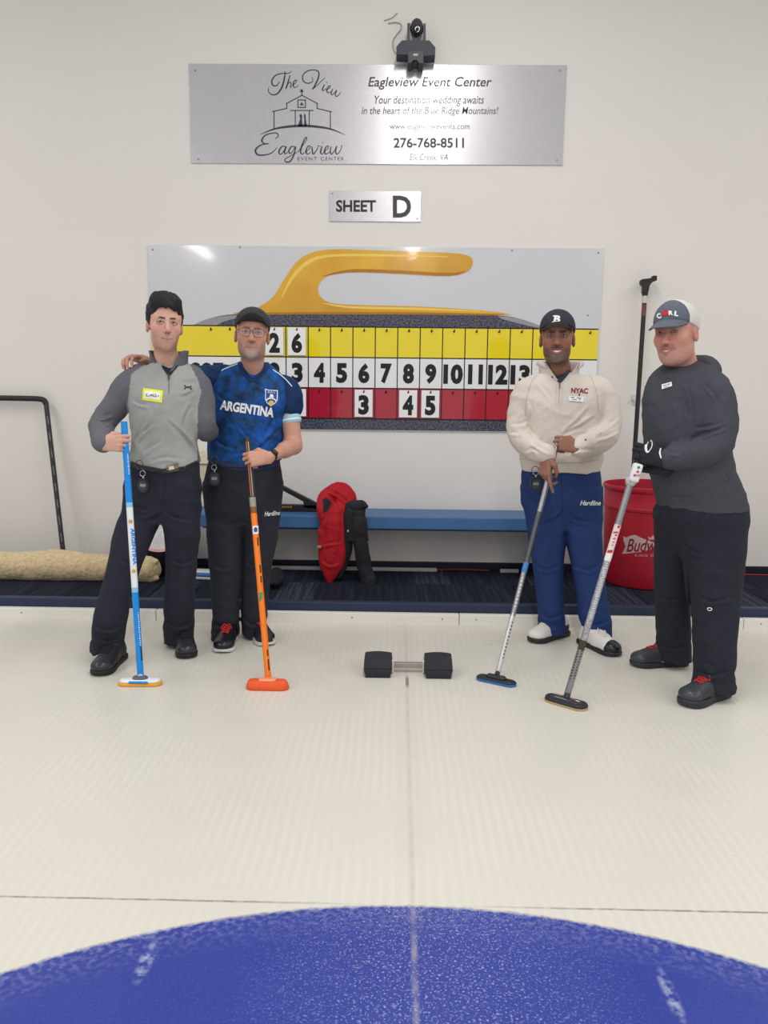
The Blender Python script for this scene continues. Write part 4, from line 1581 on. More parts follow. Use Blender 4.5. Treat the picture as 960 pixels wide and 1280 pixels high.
def upper(pr, name, torso, arms, material, seed=0.0, amp=0.006, cols=None, rot=0.0, extra=None, step=0.0058, n=2.2, hem=0.0, lines=None):
    rows = [pr.row(*r) for r in torso]
    a = np.array(rows)
    pts = np.array([q[:3] for ch in arms for q in ch]) if arms else a[:, 1:4]*0+a[0, 1:4]
    rr = 0.09
    lo = np.minimum((min(a[:, 1]-a[:, 3])-0.05, min(a[:, 2]-a[:, 4])-0.06, a[:, 0].min()-0.03), pts.min(0)-rr)
    hi = np.maximum((max(a[:, 1]+a[:, 3])+0.05, max(a[:, 2]+a[:, 4])+0.06, a[:, 0].max()+0.03), pts.max(0)+rr)
    def b(F):
        F.loft(rows, 0.0, n, rot, hem=hem)
        for ch in arms:
            ch = np.array(ch)
            F.chain(ch[:, :3], ch[:, 3], 0.026, 5)
        if extra: extra(F)
    f1 = folds(amp, 10.0, (0.55, 0.2, 0.9), 4.5, seed)
    f2 = folds(amp*0.6, 21.0, (-0.5, 0.2, 0.9), 4.0, seed+9)
    disp = [lambda p: f1(p)+f2(p)]
    if lines: disp.append(fold_lines(lines, 0.0075, 3.0, pr.Y0+0.02))
    return cloth(pr.root, name, b, lo, hi, material, step, disp, cols)

def arm(pr, pts):
    """(px, py, dy, radius) or ready points (x, y, z, radius)"""
    out = []
    for q in pts:
        if len(q) == 4 and isinstance(q[0], (int, float)) and abs(q[0]) > 20:
            out.append(tuple(pr.p(q[0], q[1], q[2]))+(q[3],))
        else:
            out.append(tuple(q))
    return out

def to_wrist(h, elbow, back=0.0, r=0.034, frac=1.0):
    """end of a sleeve on the line elbow -> wrist"""
    e = np.array(elbow[:3]); w = h.W-h.D*back
    p = e+(w-e)*frac
    return tuple(p)+(r,)

def cuff(pr, parent, a, b, r, material, name='cuff', th=0.004):
    a = np.array(a, float); b = np.array(b, float)
    d = unit(b-a)
    L = np.linalg.norm(b-a)
    return MB().lathe(a, [(r-0.006, 0), (r+th, 0.001), (r+th*1.2, L*0.5), (r+th, L-0.001), (r-0.006, L)], 28, d).build(name, material, parent, True)

def skeleton(J):
    """thin limbs and trunk inside the clothes"""
    b = []
    mid = (J['hipR']+J['hipL'])/2
    ch = (J['shR']+J['shL'])/2+np.array((0, 0, -0.06))
    b.append((mid, mid+(ch-mid)*0.5, 0.095, 0.085, 0.03))
    b.append((mid+(ch-mid)*0.5, ch, 0.085, 0.085, 0.03))
    b.append((J['shR'], J['shL'], 0.045, 0.045, 0.03))
    for s in 'RL':
        for a, c, r1, r2 in (('sh', 'el', 0.042, 0.036), ('el', 'wr', 0.037, J.get('wrist_r', 0.026))):
            b.append((J[a+s], J[c+s], r1, r2, 0.02))
        for a, c, r1, r2 in (('hip', 'kn', 0.062, 0.046), ('kn', 'an', 0.046, 0.028)):
            b.append((J[a+s], J[c+s], r1, r2, 0.03))
    return b

def patch(name, vf, target, material, parent, off=0.002, maxlen=2.0):
    pr = on_mesh([target], off) if not callable(target) else target
    return lay(name, dense(vf[0], vf[1], maxlen), pr, material, parent, 0.04)

dark_cloth = dict(rough=0.9, spec=0.12, var=0.10, nscale=25, bump=0.12, bscale=500, sheen=0.02)
white_print = mat('white_print', (232, 232, 234), rough=0.6, var=0.02)

def shaft_point(br, py):
    """point of a broom shaft (two end points) seen at photo row py"""
    a, b = br
    lo_, hi_ = 0.0, 1.0
    for _ in range(40):
        m = (lo_+hi_)/2
        q = a+(b-a)*m
        if to_px(q[None])[1][0] < py: lo_ = m
        else: hi_ = m
    return a+(b-a)*lo_

# shafts: top point, foot point (just above the broom head)
SH1 = (P(155, 527, 3.74), P(176, 849, 3.60))
SH2 = (P(309, 548, 3.97), P(335.5, 850, 3.59))
SH3 = (P(699, 545, 4.10), P(621, 846, 3.70))
SH4 = (P(801, 560, 3.60), P(708, 872, 3.44))

# ------------------------------------------------------------------ 1: grey quarter-zip pullover
def person_grey():
    pr = Person(4.02, 200, 'dark-haired man in a grey quarter-zip pullover holding a blue and white broom')
    R = pr.root
    hd = Head(pr.p(206.2, 405.0, -0.055), rotm(23, 2, 3), (1.01, 1.05, 1.14),
              dict(skin=(208, 162, 144), flush=(200, 128, 114), brow=(40, 32, 32), brow_w=0.0034, iris=(70, 62, 48), lip=(196, 124, 118),
                   jaw=0.88, eye_open=1.0, smile=0.45, nose_l=1.05, beard=(((150, 118, 108), 0.30, 'jaw'), ((150, 112, 102), 0.22, 'lip'))))
    h = grip(shaft_point(SH1, 554), SH1[0]-SH1[1], (-0.25, -1, 0.35), -1, True, 0.98, curl=[(56, 84, 48), (60, 86, 50), (64, 88, 50), (68, 86, 50)])
    elR = pr.p(127, 531, -0.02)
    J = dict(shR=pr.p(170, 482, 0.02), shL=pr.p(244, 483, 0.02), elR=elR, wrR=h.W, elL=pr.p(256, 532, 0.02), wrL=pr.p(268, 534, 0.33),
             hipR=pr.p(182, 605), hipL=pr.p(228, 605), knR=pr.p(158, 705, -0.09), knL=pr.p(228, 705, 0.02), anR=pr.p(133, 812, -0.11), anL=pr.p(223, 805, 0.13))
    toeR, toeL = G(121, 847), G(234, 825)
    J['toeR'] = np.array((toeR[0]+0.03, toeR[1]+0.10, 0.055)); J['toeL'] = np.array((toeL[0]-0.02, toeL[1]+0.10, 0.055))
    body = make_body(R, hd, pr.p(210, 468, 0.025), 0.054, skeleton(J), [h], None, 'body')
    hd.eyes(R)
    h.nails(R, (226, 180, 166), (0, 1, 2))
    # hair
    def hair():
        pos = hd.pos
        F = Field(pos-0.19, pos+0.21, 0.0042)
        sl, X, Y, Z = F.sub(pos-0.18, pos+0.2)
        x0, y0, z0 = X-pos[0], Y-pos[1], Z-pos[2]
        Rm = hd.R
        x = (x0*Rm[0, 0]+y0*Rm[1, 0]+z0*Rm[2, 0])/hd.s[0]
        y = (x0*Rm[0, 1]+y0*Rm[1, 1]+z0*Rm[2, 1])/hd.s[1]
        z = (x0*Rm[0, 2]+y0*Rm[1, 2]+z0*Rm[2, 2])/hd.s[2]
        d = ell_d(x, y, z, (0, 0.020, 0.036), (0.0885, 0.103, 0.094))
        d = smin(d, ell_d(x, y, z, (-0.022, -0.036, 0.092), (0.056, 0.054, 0.038)), 0.02)
        d = smin(d, ell_d(x, y, z, (0.020, -0.030, 0.090), (0.050, 0.050, 0.034)), 0.02)
        d = smin(d, ell_d(x, y, z, (0, -0.030, 0.066), (0.071, 0.066, 0.052)), 0.02)
        # keep the face free: everything in front below the hairline
        ax = np.abs(x)
        face = np.maximum(np.maximum(z-(0.053+0.009*np.sin(x*42+1.9)+0.003*np.sin(x*170)+0.002*np.sin(x*290+1)-1.4*np.maximum(ax-0.044, 0)), y-(-0.034)), -0.5)
        d = np.maximum(d, -face)
        side = np.maximum(np.maximum(z-(-0.004), y-(-0.022)), -0.5); d = np.maximum(d, -side); side = np.maximum(np.maximum(z-(-0.024), y-0.0), -0.5)
        d = np.maximum(d, -side)
        ear = np.maximum(z-(-0.034)+0.6*(y-0.035), -(y+0.002))
        d = np.maximum(d, -ear)
        F.put(sl, (d*hd.s.min()).astype(f32), 0.0)
        def strands(p):
            q = hd.loc(p)
            ang = np.stack([q[:, 0]*75+q[:, 2]*55+vnoise(q*22)*2.5, q[:, 1]*30-q[:, 0]*25, q[:, 2]*24+vnoise(q*16+3)*1.5], 1)
            return -0.0026*vnoise(ang)-0.0016*vnoise(ang*2.3+4)-0.0016*vnoise(q*120)-0.0025*vnoise(q*26+9)
        F.displace(strands, 0.012)
        v, q = F.mesh()
        return mesh_obj('hair', v, q, mat('black_hair', (22, 20, 24), rough=0.55, spec=0.35, var=0.25, nscale=120, bump=0.5, bscale=260), R, True)
    hair()
    # pullover
    light, darkc = np.array(lin((158, 160, 158))), np.array(lin((103, 104, 111)))
    def cols(v):
        px, py = to_px(v)
        sl = np.interp(py, [440, 453, 468, 498, 506, 700], [187, 184, 164, 160.5, 158.5, 158])
        sr = np.interp(py, [440, 453, 472, 489, 512, 700], [233, 236, 246, 251.5, 247, 247])
        m = (px < sl) | (px > sr) | ((py < 520) & (v[:, 1] > pr.Y0+0.07))
        return np.where(m[:, None], darkc, light)
    armR = arm(pr, [(176, 470, 0.02, 0.052), (160, 486, 0.02, 0.060), (143, 509, 0.015, 0.054), (128, 530, -0.02, 0.050)])
    e2 = np.array(elR)
    armR += [tuple(e2+(h.W-e2)*0.35)+(0.046,), tuple(e2+(h.W-e2)*0.70)+(0.039,), tuple(e2+(h.W-e2)*0.96)+(0.034,)]
    armL = arm(pr, [(238, 470, 0.02, 0.052), (247, 486, 0.02, 0.055), (253, 508, 0.02, 0.050), (254.5, 530, 0.02, 0.048), (258, 538, 0.12, 0.044), (263, 537, 0.22, 0.040), (267, 536, 0.32, 0.036)])
    torso = [(455, 189, 232, 0.078, 0.015), (464, 177, 241, 0.092, 0.012), (475, 167, 249, 0.105, 0.01), (496, 162.5, 251, 0.122), (522, 163.5, 248.5, 0.125),
             (552, 166, 245, 0.115), (574, 162, 248.5, 0.124), (585, 161, 250, 0.130)]
    po = upper(pr, 'pullover', torso, [armR, armL], mat('grey_knit', attr='Col', rough=0.85, spec=0.15, var=0.05, nscale=60, bump=0.15, bscale=700), 1.7, 0.006, cols, hem=0.036, lines=[[(163, 566), (172, 545), (186, 516)], [(164, 553), (178, 540), (193, 528)], [(243, 560), (228, 543), (208, 526)], [(247, 571), (238, 556), (226, 541)], [(240, 505), (232, 520), (228, 536)], [(166, 500), (176, 505), (186, 506)], (1.2, [(118, 518), (128, 521), (141, 517)]), (1.0, [(120, 527), (130, 529), (142, 524)]), [(185, 578), (205, 572), (228, 574)], [(243, 488), (234, 494), (224, 496)], [(172, 573), (186, 560), (200, 552)]], extra=lambda F: F.chain([pr.p(211, 446, -0.075), pr.p(211, 458, -0.085), pr.p(211, 469, -0.10)], [0.050, 0.034, 0.006], 0.004, 4, 's'))
    onp = on_mesh([po], 0.0025)
    dk = mat('charcoal_knit', (96, 97, 104), rough=0.85, spec=0.15, var=0.06, nscale=60)
    nb = pr.p(211, 462, 0.0)
    tp = pr.p(210.5, 447, 0.0)
    collar_shell(po, 'collar', [((nb[0], nb[1]+0.010, nb[2]-0.004), 0.094, 0.088, 0.034, 0.03), ((nb[0], nb[1]+0.010, nb[2]+0.028), 0.088, 0.084, 0.034, 0.34),
                                ((tp[0], tp[1]+0.012, tp[2]+0.010), 0.090, 0.086, 0.014, 0.72), ((tp[0], tp[1]+0.012, tp[2]+0.036), 0.095, 0.090, 0.004, 1.0)], dk, 0.006)
    patch('undershirt', poly_px(spline([(202, 456.5), (212, 460), (223, 456), (217, 464), (211.3, 470), (206, 464)], 3, True)), on_mesh([po, body], 0.005), mat('black_tee', (30, 31, 36), rough=0.9), po)
    patch('zip', merge2d(ribbon_px([(211, 466), (211, 492)], 1.0, 2)), onp, mat('zip_grey', (112, 114, 118), rough=0.4, metal=0.3), po)
    patch('zip_pull', poly_px([(209.6, 466), (212, 466), (212, 475), (209.8, 475)]), on_mesh([po], 0.005), mat('zip_pull_dark', (74, 76, 84), rough=0.4, metal=0.4), po)
    patch('chest_logo', merge2d(ribbon_px([(230.5, 481.5), (232.5, 483.5), (235, 484.3), (237.5, 483.8), (239.5, 482.2)], [1.6, 1.2, 1.0, 1.2, 1.6]),
                                ribbon_px([(230.5, 486.5), (232.5, 484.3), (235, 483.4), (237.5, 484.2), (239.5, 486.8)], [1.6, 1.2, 1.0, 1.2, 1.6])), onp, mat('logo_black', (34, 35, 40), rough=0.6), po)
    tg = patch('name_tag', poly_px(spline([(179, 485.5), (179.8, 485), (191, 486.6), (203, 488.2), (203.8, 489), (202.3, 502.5), (201.5, 503.2), (190, 501.6), (178.5, 500), (177.8, 499)], 2, True)), onp, mat('tag_yellow', (232, 240, 60), rough=0.5), po)
    patch('tag_field', poly_px([(181.2, 488.2), (200.8, 490.7), (199.8, 500.2), (180.4, 497.6)]), on_mesh([po], 0.004), mat('tag_white', (240, 240, 240), rough=0.5), po)
    patch('tag_writing', merge2d(ribbon_px([(184.5, 491.5), (182.8, 493), (183.2, 495.3), (185.5, 495.2)], 0.7), ribbon_px([(186.2, 493), (186.8, 495.5)], 0.6),
                                 ribbon_px([(187.8, 495.6), (188.6, 492.8), (189.4, 494.5), (190.4, 493), (190.8, 495.8)], 0.6), ribbon_px([(192, 491.5), (192.2, 496), (193.6, 494.6)], 0.6),
                                 ribbon_px([(194.6, 491.8), (194.8, 496.2), (196.2, 495)], 0.6), ribbon_px([(196.8, 495), (197.8, 494.2), (198.6, 496.2)], 0.6)), on_mesh([po], 0.0055), mat('pen_ink', (40, 42, 60), rough=0.6), po)
    # trousers
    tm = mat('charcoal_trousers', (44, 46, 57), **dark_cloth)
    tr = trousers(pr, [(572, 164, 247, 0.112), (590, 160, 249, 0.120), (608, 157, 250, 0.124), (630, 161, 244, 0.118), (650, 176, 230, 0.095)],
                  [(604, 162, 207, 0.100), (632, 155, 206, 0.102), (663, 144, 194, 0.098, -0.04), (690, 139, 183, 0.090, -0.08), (713, 134, 174, 0.084, -0.10), (747, 124, 163, 0.078, -0.13), (780, 116, 157, 0.074, -0.15), (800, 115, 153, 0.070, -0.13), (812, 114, 152, 0.076, -0.11)],
                  [(604, 201, 246, 0.100), (632, 202, 250, 0.102), (663, 207, 249, 0.098), (690, 208.5, 246.5, 0.090, 0.02), (713, 208, 245, 0.084, 0.03), (747, 206, 243, 0.080, 0.045), (780, 205, 241.5, 0.076, 0.09), (792, 207, 240, 0.074, 0.11), (803, 206, 240, 0.082, 0.12)], tm, 2.0, lines=[(1.0, [(203, 640), (192, 648), (176, 652)]), (1.0, [(207, 640), (220, 647), (238, 650)]), [(160, 625), (172, 634), (186, 638)], [(150, 700), (165, 706), (176, 704)], [(212, 698), (226, 704), (242, 700)], [(120, 783), (135, 788), (152, 782)], [(208, 778), (222, 784), (238, 779)], [(118, 797), (134, 801), (150, 796)]])
    bl = on_mesh([tr, po], 0.004)
    belt_m = mat('belt_webbing', (44, 43, 48), rough=0.7)
    patch('belt', poly_px([(163, 576), (175, 581), (203, 586), (230, 583), (247, 575), (247.5, 580), (230, 588.5), (203, 592), (176, 588), (163, 583)]), bl, belt_m, tr)
    patch('belt_buckle', poly_px([(207.5, 581.5), (222.5, 578.8), (223.5, 588), (209, 591)]), on_mesh([tr, po], 0.009), mat('buckle_metal', (112, 104, 92), rough=0.35, metal=0.8), tr)
    patch('belt_buckle_mark', poly_px([(211, 583.5), (217, 582.4), (217.6, 586.5), (211.6, 588)]), on_mesh([tr, po], 0.010), mat('buckle_bright', (196, 190, 178), rough=0.3, metal=0.7), tr)
    seam = mat('trouser_seam', (30, 32, 40), rough=0.9)
    patch('fly_seam', ribbon_px([(206, 593), (206, 612), (205, 640)], 0.8), on_mesh([tr], 0.0015), seam, tr)
    patch('pocket_seam', ribbon_px([(172, 592), (165, 602), (158, 612)], 0.8), on_mesh([tr], 0.0015), seam, tr)
    patch('pocket_seam', ribbon_px([(238, 590), (244, 600), (249, 612)], 0.8), on_mesh([tr], 0.0015), seam, tr)
    # shoes
    su, ss_, lc = mat('black_shoe', (34, 35, 40), rough=0.5, var=0.1), mat('black_sole', (26, 26, 30), rough=0.6), mat('black_lace', (28, 28, 32), rough=0.8)
    shoe(R, (toeR[0], toeR[1]), -4, 0.305, 0.112, '', su, ss_, lc, mat('black_toe_cap', (46, 47, 54), rough=0.3))
    shoe(R, (toeL[0], toeL[1]), 17, 0.305, 0.112, '', su, ss_, lc, mat('black_toe_cap'))
    return pr, tr, po, hd

p1, tr1, po1, hd1 = person_grey()
# ------------------------------------------------------------------ 2: blue ARGENTINA jersey
def camo():
    m = bpy.data.materials.new('blue_camouflage_knit')
    m.use_nodes = True
    nt = m.node_tree
    b = nt.nodes['Principled BSDF']
    b.inputs['Roughness'].default_value = 0.7
    b.inputs['Specular IOR Level'].default_value = 0.2
    tc = nt.nodes.new('ShaderNodeTexCoord')
    n = nt.nodes.new('ShaderNodeTexNoise')
    n.inputs['Scale'].default_value = 13.0
    n.inputs['Detail'].default_value = 6
    n.inputs['Roughness'].default_value = 0.62
    cr = nt.nodes.new('ShaderNodeValToRGB')
    e = cr.color_ramp.elements
    e[0].position, e[0].color = 0.36, lin((20, 46, 80))+(1,)
    e[1].position, e[1].color = 0.64, lin((28, 90, 176))+(1,)
    x = e.new(0.46); x.color = lin((26, 66, 110))+(1,)
    x = e.new(0.54); x.color = lin((22, 74, 144))+(1,)
    nt.links.new(tc.outputs['Object'], n.inputs['Vector'])
    nt.links.new(n.outputs['Fac'], cr.inputs[0])
    nt.links.new(cr.outputs[0], b.inputs['Base Color'])
    return m

def glasses(hd, parent, rgb):
    m = mat('glasses_frame', rgb, rough=0.35, var=0.05)
    def rim(sx):
        pts = []
        for k in range(28):
            a = 2*math.pi*k/28
            c, s = math.cos(a), math.sin(a)
            u = 0.0255*math.copysign(abs(c)**0.62, c); w = 0.0175*math.copysign(abs(s)**0.62, s)
            pts.append((0.0325*sx+u, -0.1015+0.25*abs(0.0325*sx+u)**1.5, -0.004+w))
        return pts
    g = MB()
    for sx in (-1, 1):
        p = [hd.w(q) for q in rim(sx)]
        g.tube(p+[p[0]], 0.0014, 6, False)
        g.tube([hd.w((sx*0.058, -0.098, 0.006)), hd.w((sx*0.074, -0.075, 0.004)), hd.w((sx*0.080, 0.0, 0.002)), hd.w((sx*0.081, 0.02, -0.006))], 0.0016, 6)
    g.tube([hd.w((-0.008, -0.1015, 0.004)), hd.w((0, -0.104, 0.006)), hd.w((0.008, -0.1015, 0.004))], 0.0014, 6)
    fr = g.build('glasses', m, parent, True)
    gl = mat('spectacle_lens', (235, 238, 240), rough=0.05, spec=0.6, alpha=0.10, var=0.0)
    for sx in (-1, 1):
        p = [hd.w(q) for q in rim(sx)]
        mesh_obj('lens', p, [tuple(range(len(p)))], gl, fr)
    return fr

def stopwatch(name_label, px, py, Y, parent_group, clip_to, body_rgb=(38, 40, 46), round_=False):
    c = P(px, py, Y)
    s = Y/FPX
    o = empty('stopwatch', c-np.array((0, 0, 9*s)), name_label, 'stopwatch', parent_group)
    m = mat('stopwatch_plastic', body_rgb, rough=0.45)
    w, h = (7.2*s, 9.2*s) if round_ else (6.8*s, 8.6*s)
    vs = []
    b = MB()
    pts = []
    for k in range(28):
        a = 2*math.pi*k/28
        e = 1.0 if round_ else 0.6
        ca, sa = math.cos(a), math.sin(a)
        pts.append((c[0]+w*math.copysign(abs(ca)**e, ca), c[2]+h*math.copysign(abs(sa)**e, sa)))
    b.prism(pts, Y-0.010, Y+0.008)
    bd = b.build('case', m, o)
    MB().prism([(c[0]+(x-c[0])*0.72, c[2]+(z-c[2])*0.72) for x, z in pts], Y-0.0115, Y-0.0098).build('face', mat('stopwatch_face', (60, 62, 70), rough=0.3), bd)
    MB().box((c[0]-w*0.5, Y-0.0125, c[2]-h*0.12), (c[0]+w*0.5, Y-0.0112, c[2]+h*0.28)).build('display', mat('stopwatch_display', (134, 140, 138), rough=0.2), bd)
    MB().lathe((c[0], Y, c[2]+h), [(0.0045, 0), (0.005, 0.004), (0.005, 0.012), (0.003, 0.014), (0, 0.014)], 12).build('button', mat('steel_clip', (196, 196, 200), rough=0.25, metal=0.9), o, True)
    rc = np.array((c[0]-0.002, Y-0.002, c[2]+h+0.024))
    ring = [rc+0.013*np.array((math.cos(t), 0.15*math.sin(t), math.sin(t))) for t in np.linspace(0, 2*math.pi, 22)]
    MB().tube(ring, 0.0016, 6, False).build('split_ring', mat('steel_clip'), o, True)
    k = P(clip_to[0], clip_to[1], Y+0.004)
    ring = [k+np.array((0.018*math.cos(t), 0.004*math.sin(t), 0.022*math.sin(t))) for t in np.linspace(0, 2*math.pi, 22)]
    MB().tube(ring, 0.0020, 6, False).build('belt_clip', mat('dark_clip', (70, 70, 74), rough=0.35, metal=0.6), o, True)
    return o

def person_blue():
    pr = Person(4.30, 308, 'man in a black cap, glasses and a blue ARGENTINA jersey holding an orange broom')
    R = pr.root
    hd = Head(pr.p(315.2, 418.2, -0.06), rotm(9, 5, 4), (1.06, 1.06, 1.13),
              dict(skin=(198, 148, 128), flush=(192, 118, 104), brow=(64, 50, 46), brow_amt=0.6, iris=(66, 54, 44), lip=(178, 108, 100), jaw=1.0, smile=0.3, nose_w=1.15,
                   beard=(((150, 134, 128), 0.50, 'jaw'), ((186, 174, 166), 0.5, 'chin'), ((140, 104, 96), 0.45, 'lip')), side_hair=((92, 84, 82), 0.7),
                   cap_top=0.118, cap_z=0.046))
    h = grip(shaft_point(SH2, 576), SH2[0]-SH2[1], (0.15, -1, 0.35), 1, True, 0.98, curl=[(48, 78, 44), (52, 82, 46), (56, 84, 46), (60, 82, 46)])
    hR = Hand(pr.p(177, 449.5, -0.145), (-0.28, -0.95, 0.10), (-0.10, 0.0, 1.0), -1, curl=[(18, 44, 34), (22, 46, 36), (24, 48, 36), (28, 48, 38)],
              thumb=[(0.018, -0.010, 0.028), (0.045, -0.016, 0.048), (0.070, -0.020, 0.054), (0.090, -0.024, 0.054)], scale=0.98, splay=0.10)
    elL = pr.p(367, 557, -0.02)
    J = dict(shR=pr.p(272, 484, 0.02), shL=pr.p(358, 487, 0.02), elR=pr.p(226, 470, -0.03), wrR=hR.W, elL=elL, wrL=h.W, wrist_r=0.027,
             hipR=pr.p(284, 605), hipL=pr.p(326, 605), knR=pr.p(284, 705, -0.05), knL=pr.p(322, 705, 0.0), anR=pr.p(283, 795, -0.05), anL=pr.p(319, 790, 0.02))
    toeR, toeL = G(277, 818), G(336, 809)
    J['toeR'] = np.array((toeR[0], toeR[1]+0.1, 0.055)); J['toeL'] = np.array((toeL[0]-0.07, toeL[1]+0.08, 0.055))
    bones = skeleton(J)
    # bare forearm: muscle
    bones += [(J['elL']+(h.W-J['elL'])*0.05, J['elL']+(h.W-J['elL'])*0.40, 0.044, 0.042, 0.02), (J['shL']+(J['elL']-J['shL'])*0.5, J['elL'], 0.048, 0.043, 0.02)]
    body = make_body(R, hd, pr.p(317, 474, 0.03), 0.058, bones, [h, hR], None, 'body')
    hd.eyes(R)
    h.nails(R, (222, 170, 156), (0, 1, 2, 3)); hR.nails(R, (222, 170, 156), (0, 1, 2, 3))
    glasses(hd, R, (96, 56, 54))
    cm_ = mat('black_cap', (50, 52, 54), rough=0.85, var=0.08)
    cr = cap_crown(R, hd, cm_, 'cap')
    cap_peak(cr, hd, cm_, 0.056, 0.064, 6.0, -0.28, mat('cap_under_dark', (58, 60, 60), rough=0.9))
    jm = camo()
    navy = mat('navy_knit', (20, 48, 88), rough=0.75, spec=0.2, var=0.06, nscale=50)
    torso = [(453, 299, 335, 0.075, 0.02), (459, 281, 342, 0.088, 0.02), (466, 270, 350, 0.102, 0.02), (475, 265, 358, 0.115, 0.015), (486, 263, 363, 0.124, 0.01), (502, 262, 362, 0.130), (520, 261.5, 357, 0.138), (548, 261, 353, 0.142), (572, 261, 352, 0.150), (581, 260.5, 352.5, 0.152)]
    vcut = lambda F: F.chain([pr.p(317, 448, -0.08), pr.p(316.5, 460, -0.09), pr.p(314.5, 473, -0.115)], [0.080, 0.054, 0.008], 0.004, 4, 's')
    aR = arm(pr, [(284, 470, 0.02, 0.055), (270, 473, 0.0, 0.058), (250, 472, -0.02, 0.052), (232, 470, -0.03, 0.046)])
    jy = upper(pr, 'jersey', torso, [], jm, 5.0, 0.006, extra=vcut, hem=0.03, lines=[[(316, 478), (332, 486), (348, 497)], [(300, 534), (308, 544), (316, 552)], [(349, 535), (336, 550), (318, 565)], [(264, 545), (278, 556), (292, 560)], [(345, 515), (338, 530), (332, 545)], [(268, 490), (280, 500), (290, 503)], [(280, 575), (300, 566), (325, 568)]])
    onj = on_mesh([jy], 0.0025)
    # sleeves
    def sleeve(chain_, seed):
        a = np.array(chain_)
        return cloth(jy, 'sleeve', lambda F: F.chain(a[:, :3], a[:, 3], 0.02, 5), a[:, :3].min(0)-0.09, a[:, :3].max(0)+0.09, navy, 0.0058, [folds(0.006, 14, (0.3, 0.2, 1), 2.5, seed)])
    sleeve(aR, 3.0)
    aL = arm(pr, [(350, 482, 0.02, 0.055), (360, 490, 0.02, 0.060), (362.5, 502, 0.015, 0.056), (363, 510, 0.01, 0.052)])
    sl = sleeve(aL, 4.0)
    q0, q1 = np.array(pr.p(363, 521.5, 0.005)), np.array(pr.p(364.5, 531, 0.0))
    band = MB().lathe(q0-unit(q1-q0)*0.012, [(0.045, 0), (0.0535, 0.002), (0.0545, 0.018), (0.0545, 0.040), (0.0525, 0.046), (0.042, 0.046)], 32, unit(q1-q0)).build('sleeve_band', mat('pale_blue_band', (150, 196, 214), rough=0.7), jy, True)
    MB().lathe(q0+unit(q1-q0)*0.010, [(0.0530, 0), (0.0562, 0.001), (0.0562, 0.010), (0.0530, 0.011)], 32, unit(q1-q0)).build('sleeve_stripe', white_print, band, True)
    # collar band, shoulder piping
    cb = on_mesh([jy, body], 0.003)
    patch('collar_band', ribbon_px([(298.5, 455), (301, 461), (306, 468), (314.5, 475), (323, 470), (331, 464), (335, 459)], [2.5, 4, 5, 5.5, 5, 4, 2.5]), cb, navy, jy)
    pip = mat('piping_pale', (186, 220, 228), rough=0.7)
    patch('piping', ribbon_px([(272, 465.5), (282, 460.5), (292, 456.5), (297, 454.5)], 1.3), on_mesh([jy], 0.004), pip, jy)
    patch('piping', ribbon_px([(341, 462), (350, 468), (358, 475), (365, 483)], 1.3), on_mesh([jy, sl], 0.004), pip, jy)
    patch('chest_lettering', text_px('ARGENTINA', 275, 504.8, 343, 517.2, 0.04, 0, 8.6, 1.0), onj, white_print, jy)
    cx_, cy_ = 0, 0
    shield = [(331.4, 485.8), (336, 487.2), (341, 487.4), (347.4, 487.8), (347.0, 500.5), (344, 504.5), (338.4, 507.9), (333.5, 504), (331.4, 499.8)]
    crest = patch('crest', poly_px(shield), on_mesh([jy], 0.003), white_print, jy)
    ins = [(338.9+(x-338.9)*0.86, 496+(y-496)*0.88) for x, y in shield]
    patch('crest_field', poly_px(ins), on_mesh([jy], 0.004), mat('crest_blue', (34, 74, 150), rough=0.6), jy)
    patch('crest_arc', ribbon_px([(332.6, 500.5), (335.5, 498.3), (339, 497.8), (342.5, 498.8), (345.8, 501.4)], 1.6), on_mesh([jy], 0.005), white_print, jy)
    patch('crest_sun', poly_px(spline([(335.5, 502.8), (339, 500.6), (342.3, 502.4), (340.8, 505.2), (338.4, 506.2), (336.4, 505)], 3, True)), on_mesh([jy], 0.005), mat('crest_gold', (226, 186, 70), rough=0.5), jy)
    patch('crest_letters', text_px('A.A.C', 334.4, 488.9, 344.2, 491.4, 0.0, 0, 4), on_mesh([jy], 0.005), white_print, jy)
    patch('crest_mark', poly_px([(336.5, 496.5), (338.2, 492.4), (341.2, 493.2), (342.2, 496.8)]), on_mesh([jy], 0.005), white_print, jy)
    # wrist watch
    wd = unit(h.W-elL)
    wp = h.W-wd*0.022
    wt = MB().lathe(wp-wd*0.011, [(0.028, 0), (0.0315, 0.001), (0.0315, 0.021), (0.028, 0.022)], 28, wd).build('wristwatch', mat('watch_strap', (28, 28, 32), rough=0.5), R, True)
    wn = unit(np.array((0.1, -1, 0.25))-wd*np.dot((0.1, -1, 0.25), wd))
    MB().lathe(wp+wn*0.030, [(0.019, 0), (0.020, 0.003), (0.019, 0.008), (0.015, 0.009), (0, 0.009)], 24, wn).build('watch_face', mat('watch_glass', (18, 18, 22), rough=0.12), wt, True)
    tm = mat('charcoal_sport_trousers', (46, 48, 57), **dark_cloth)
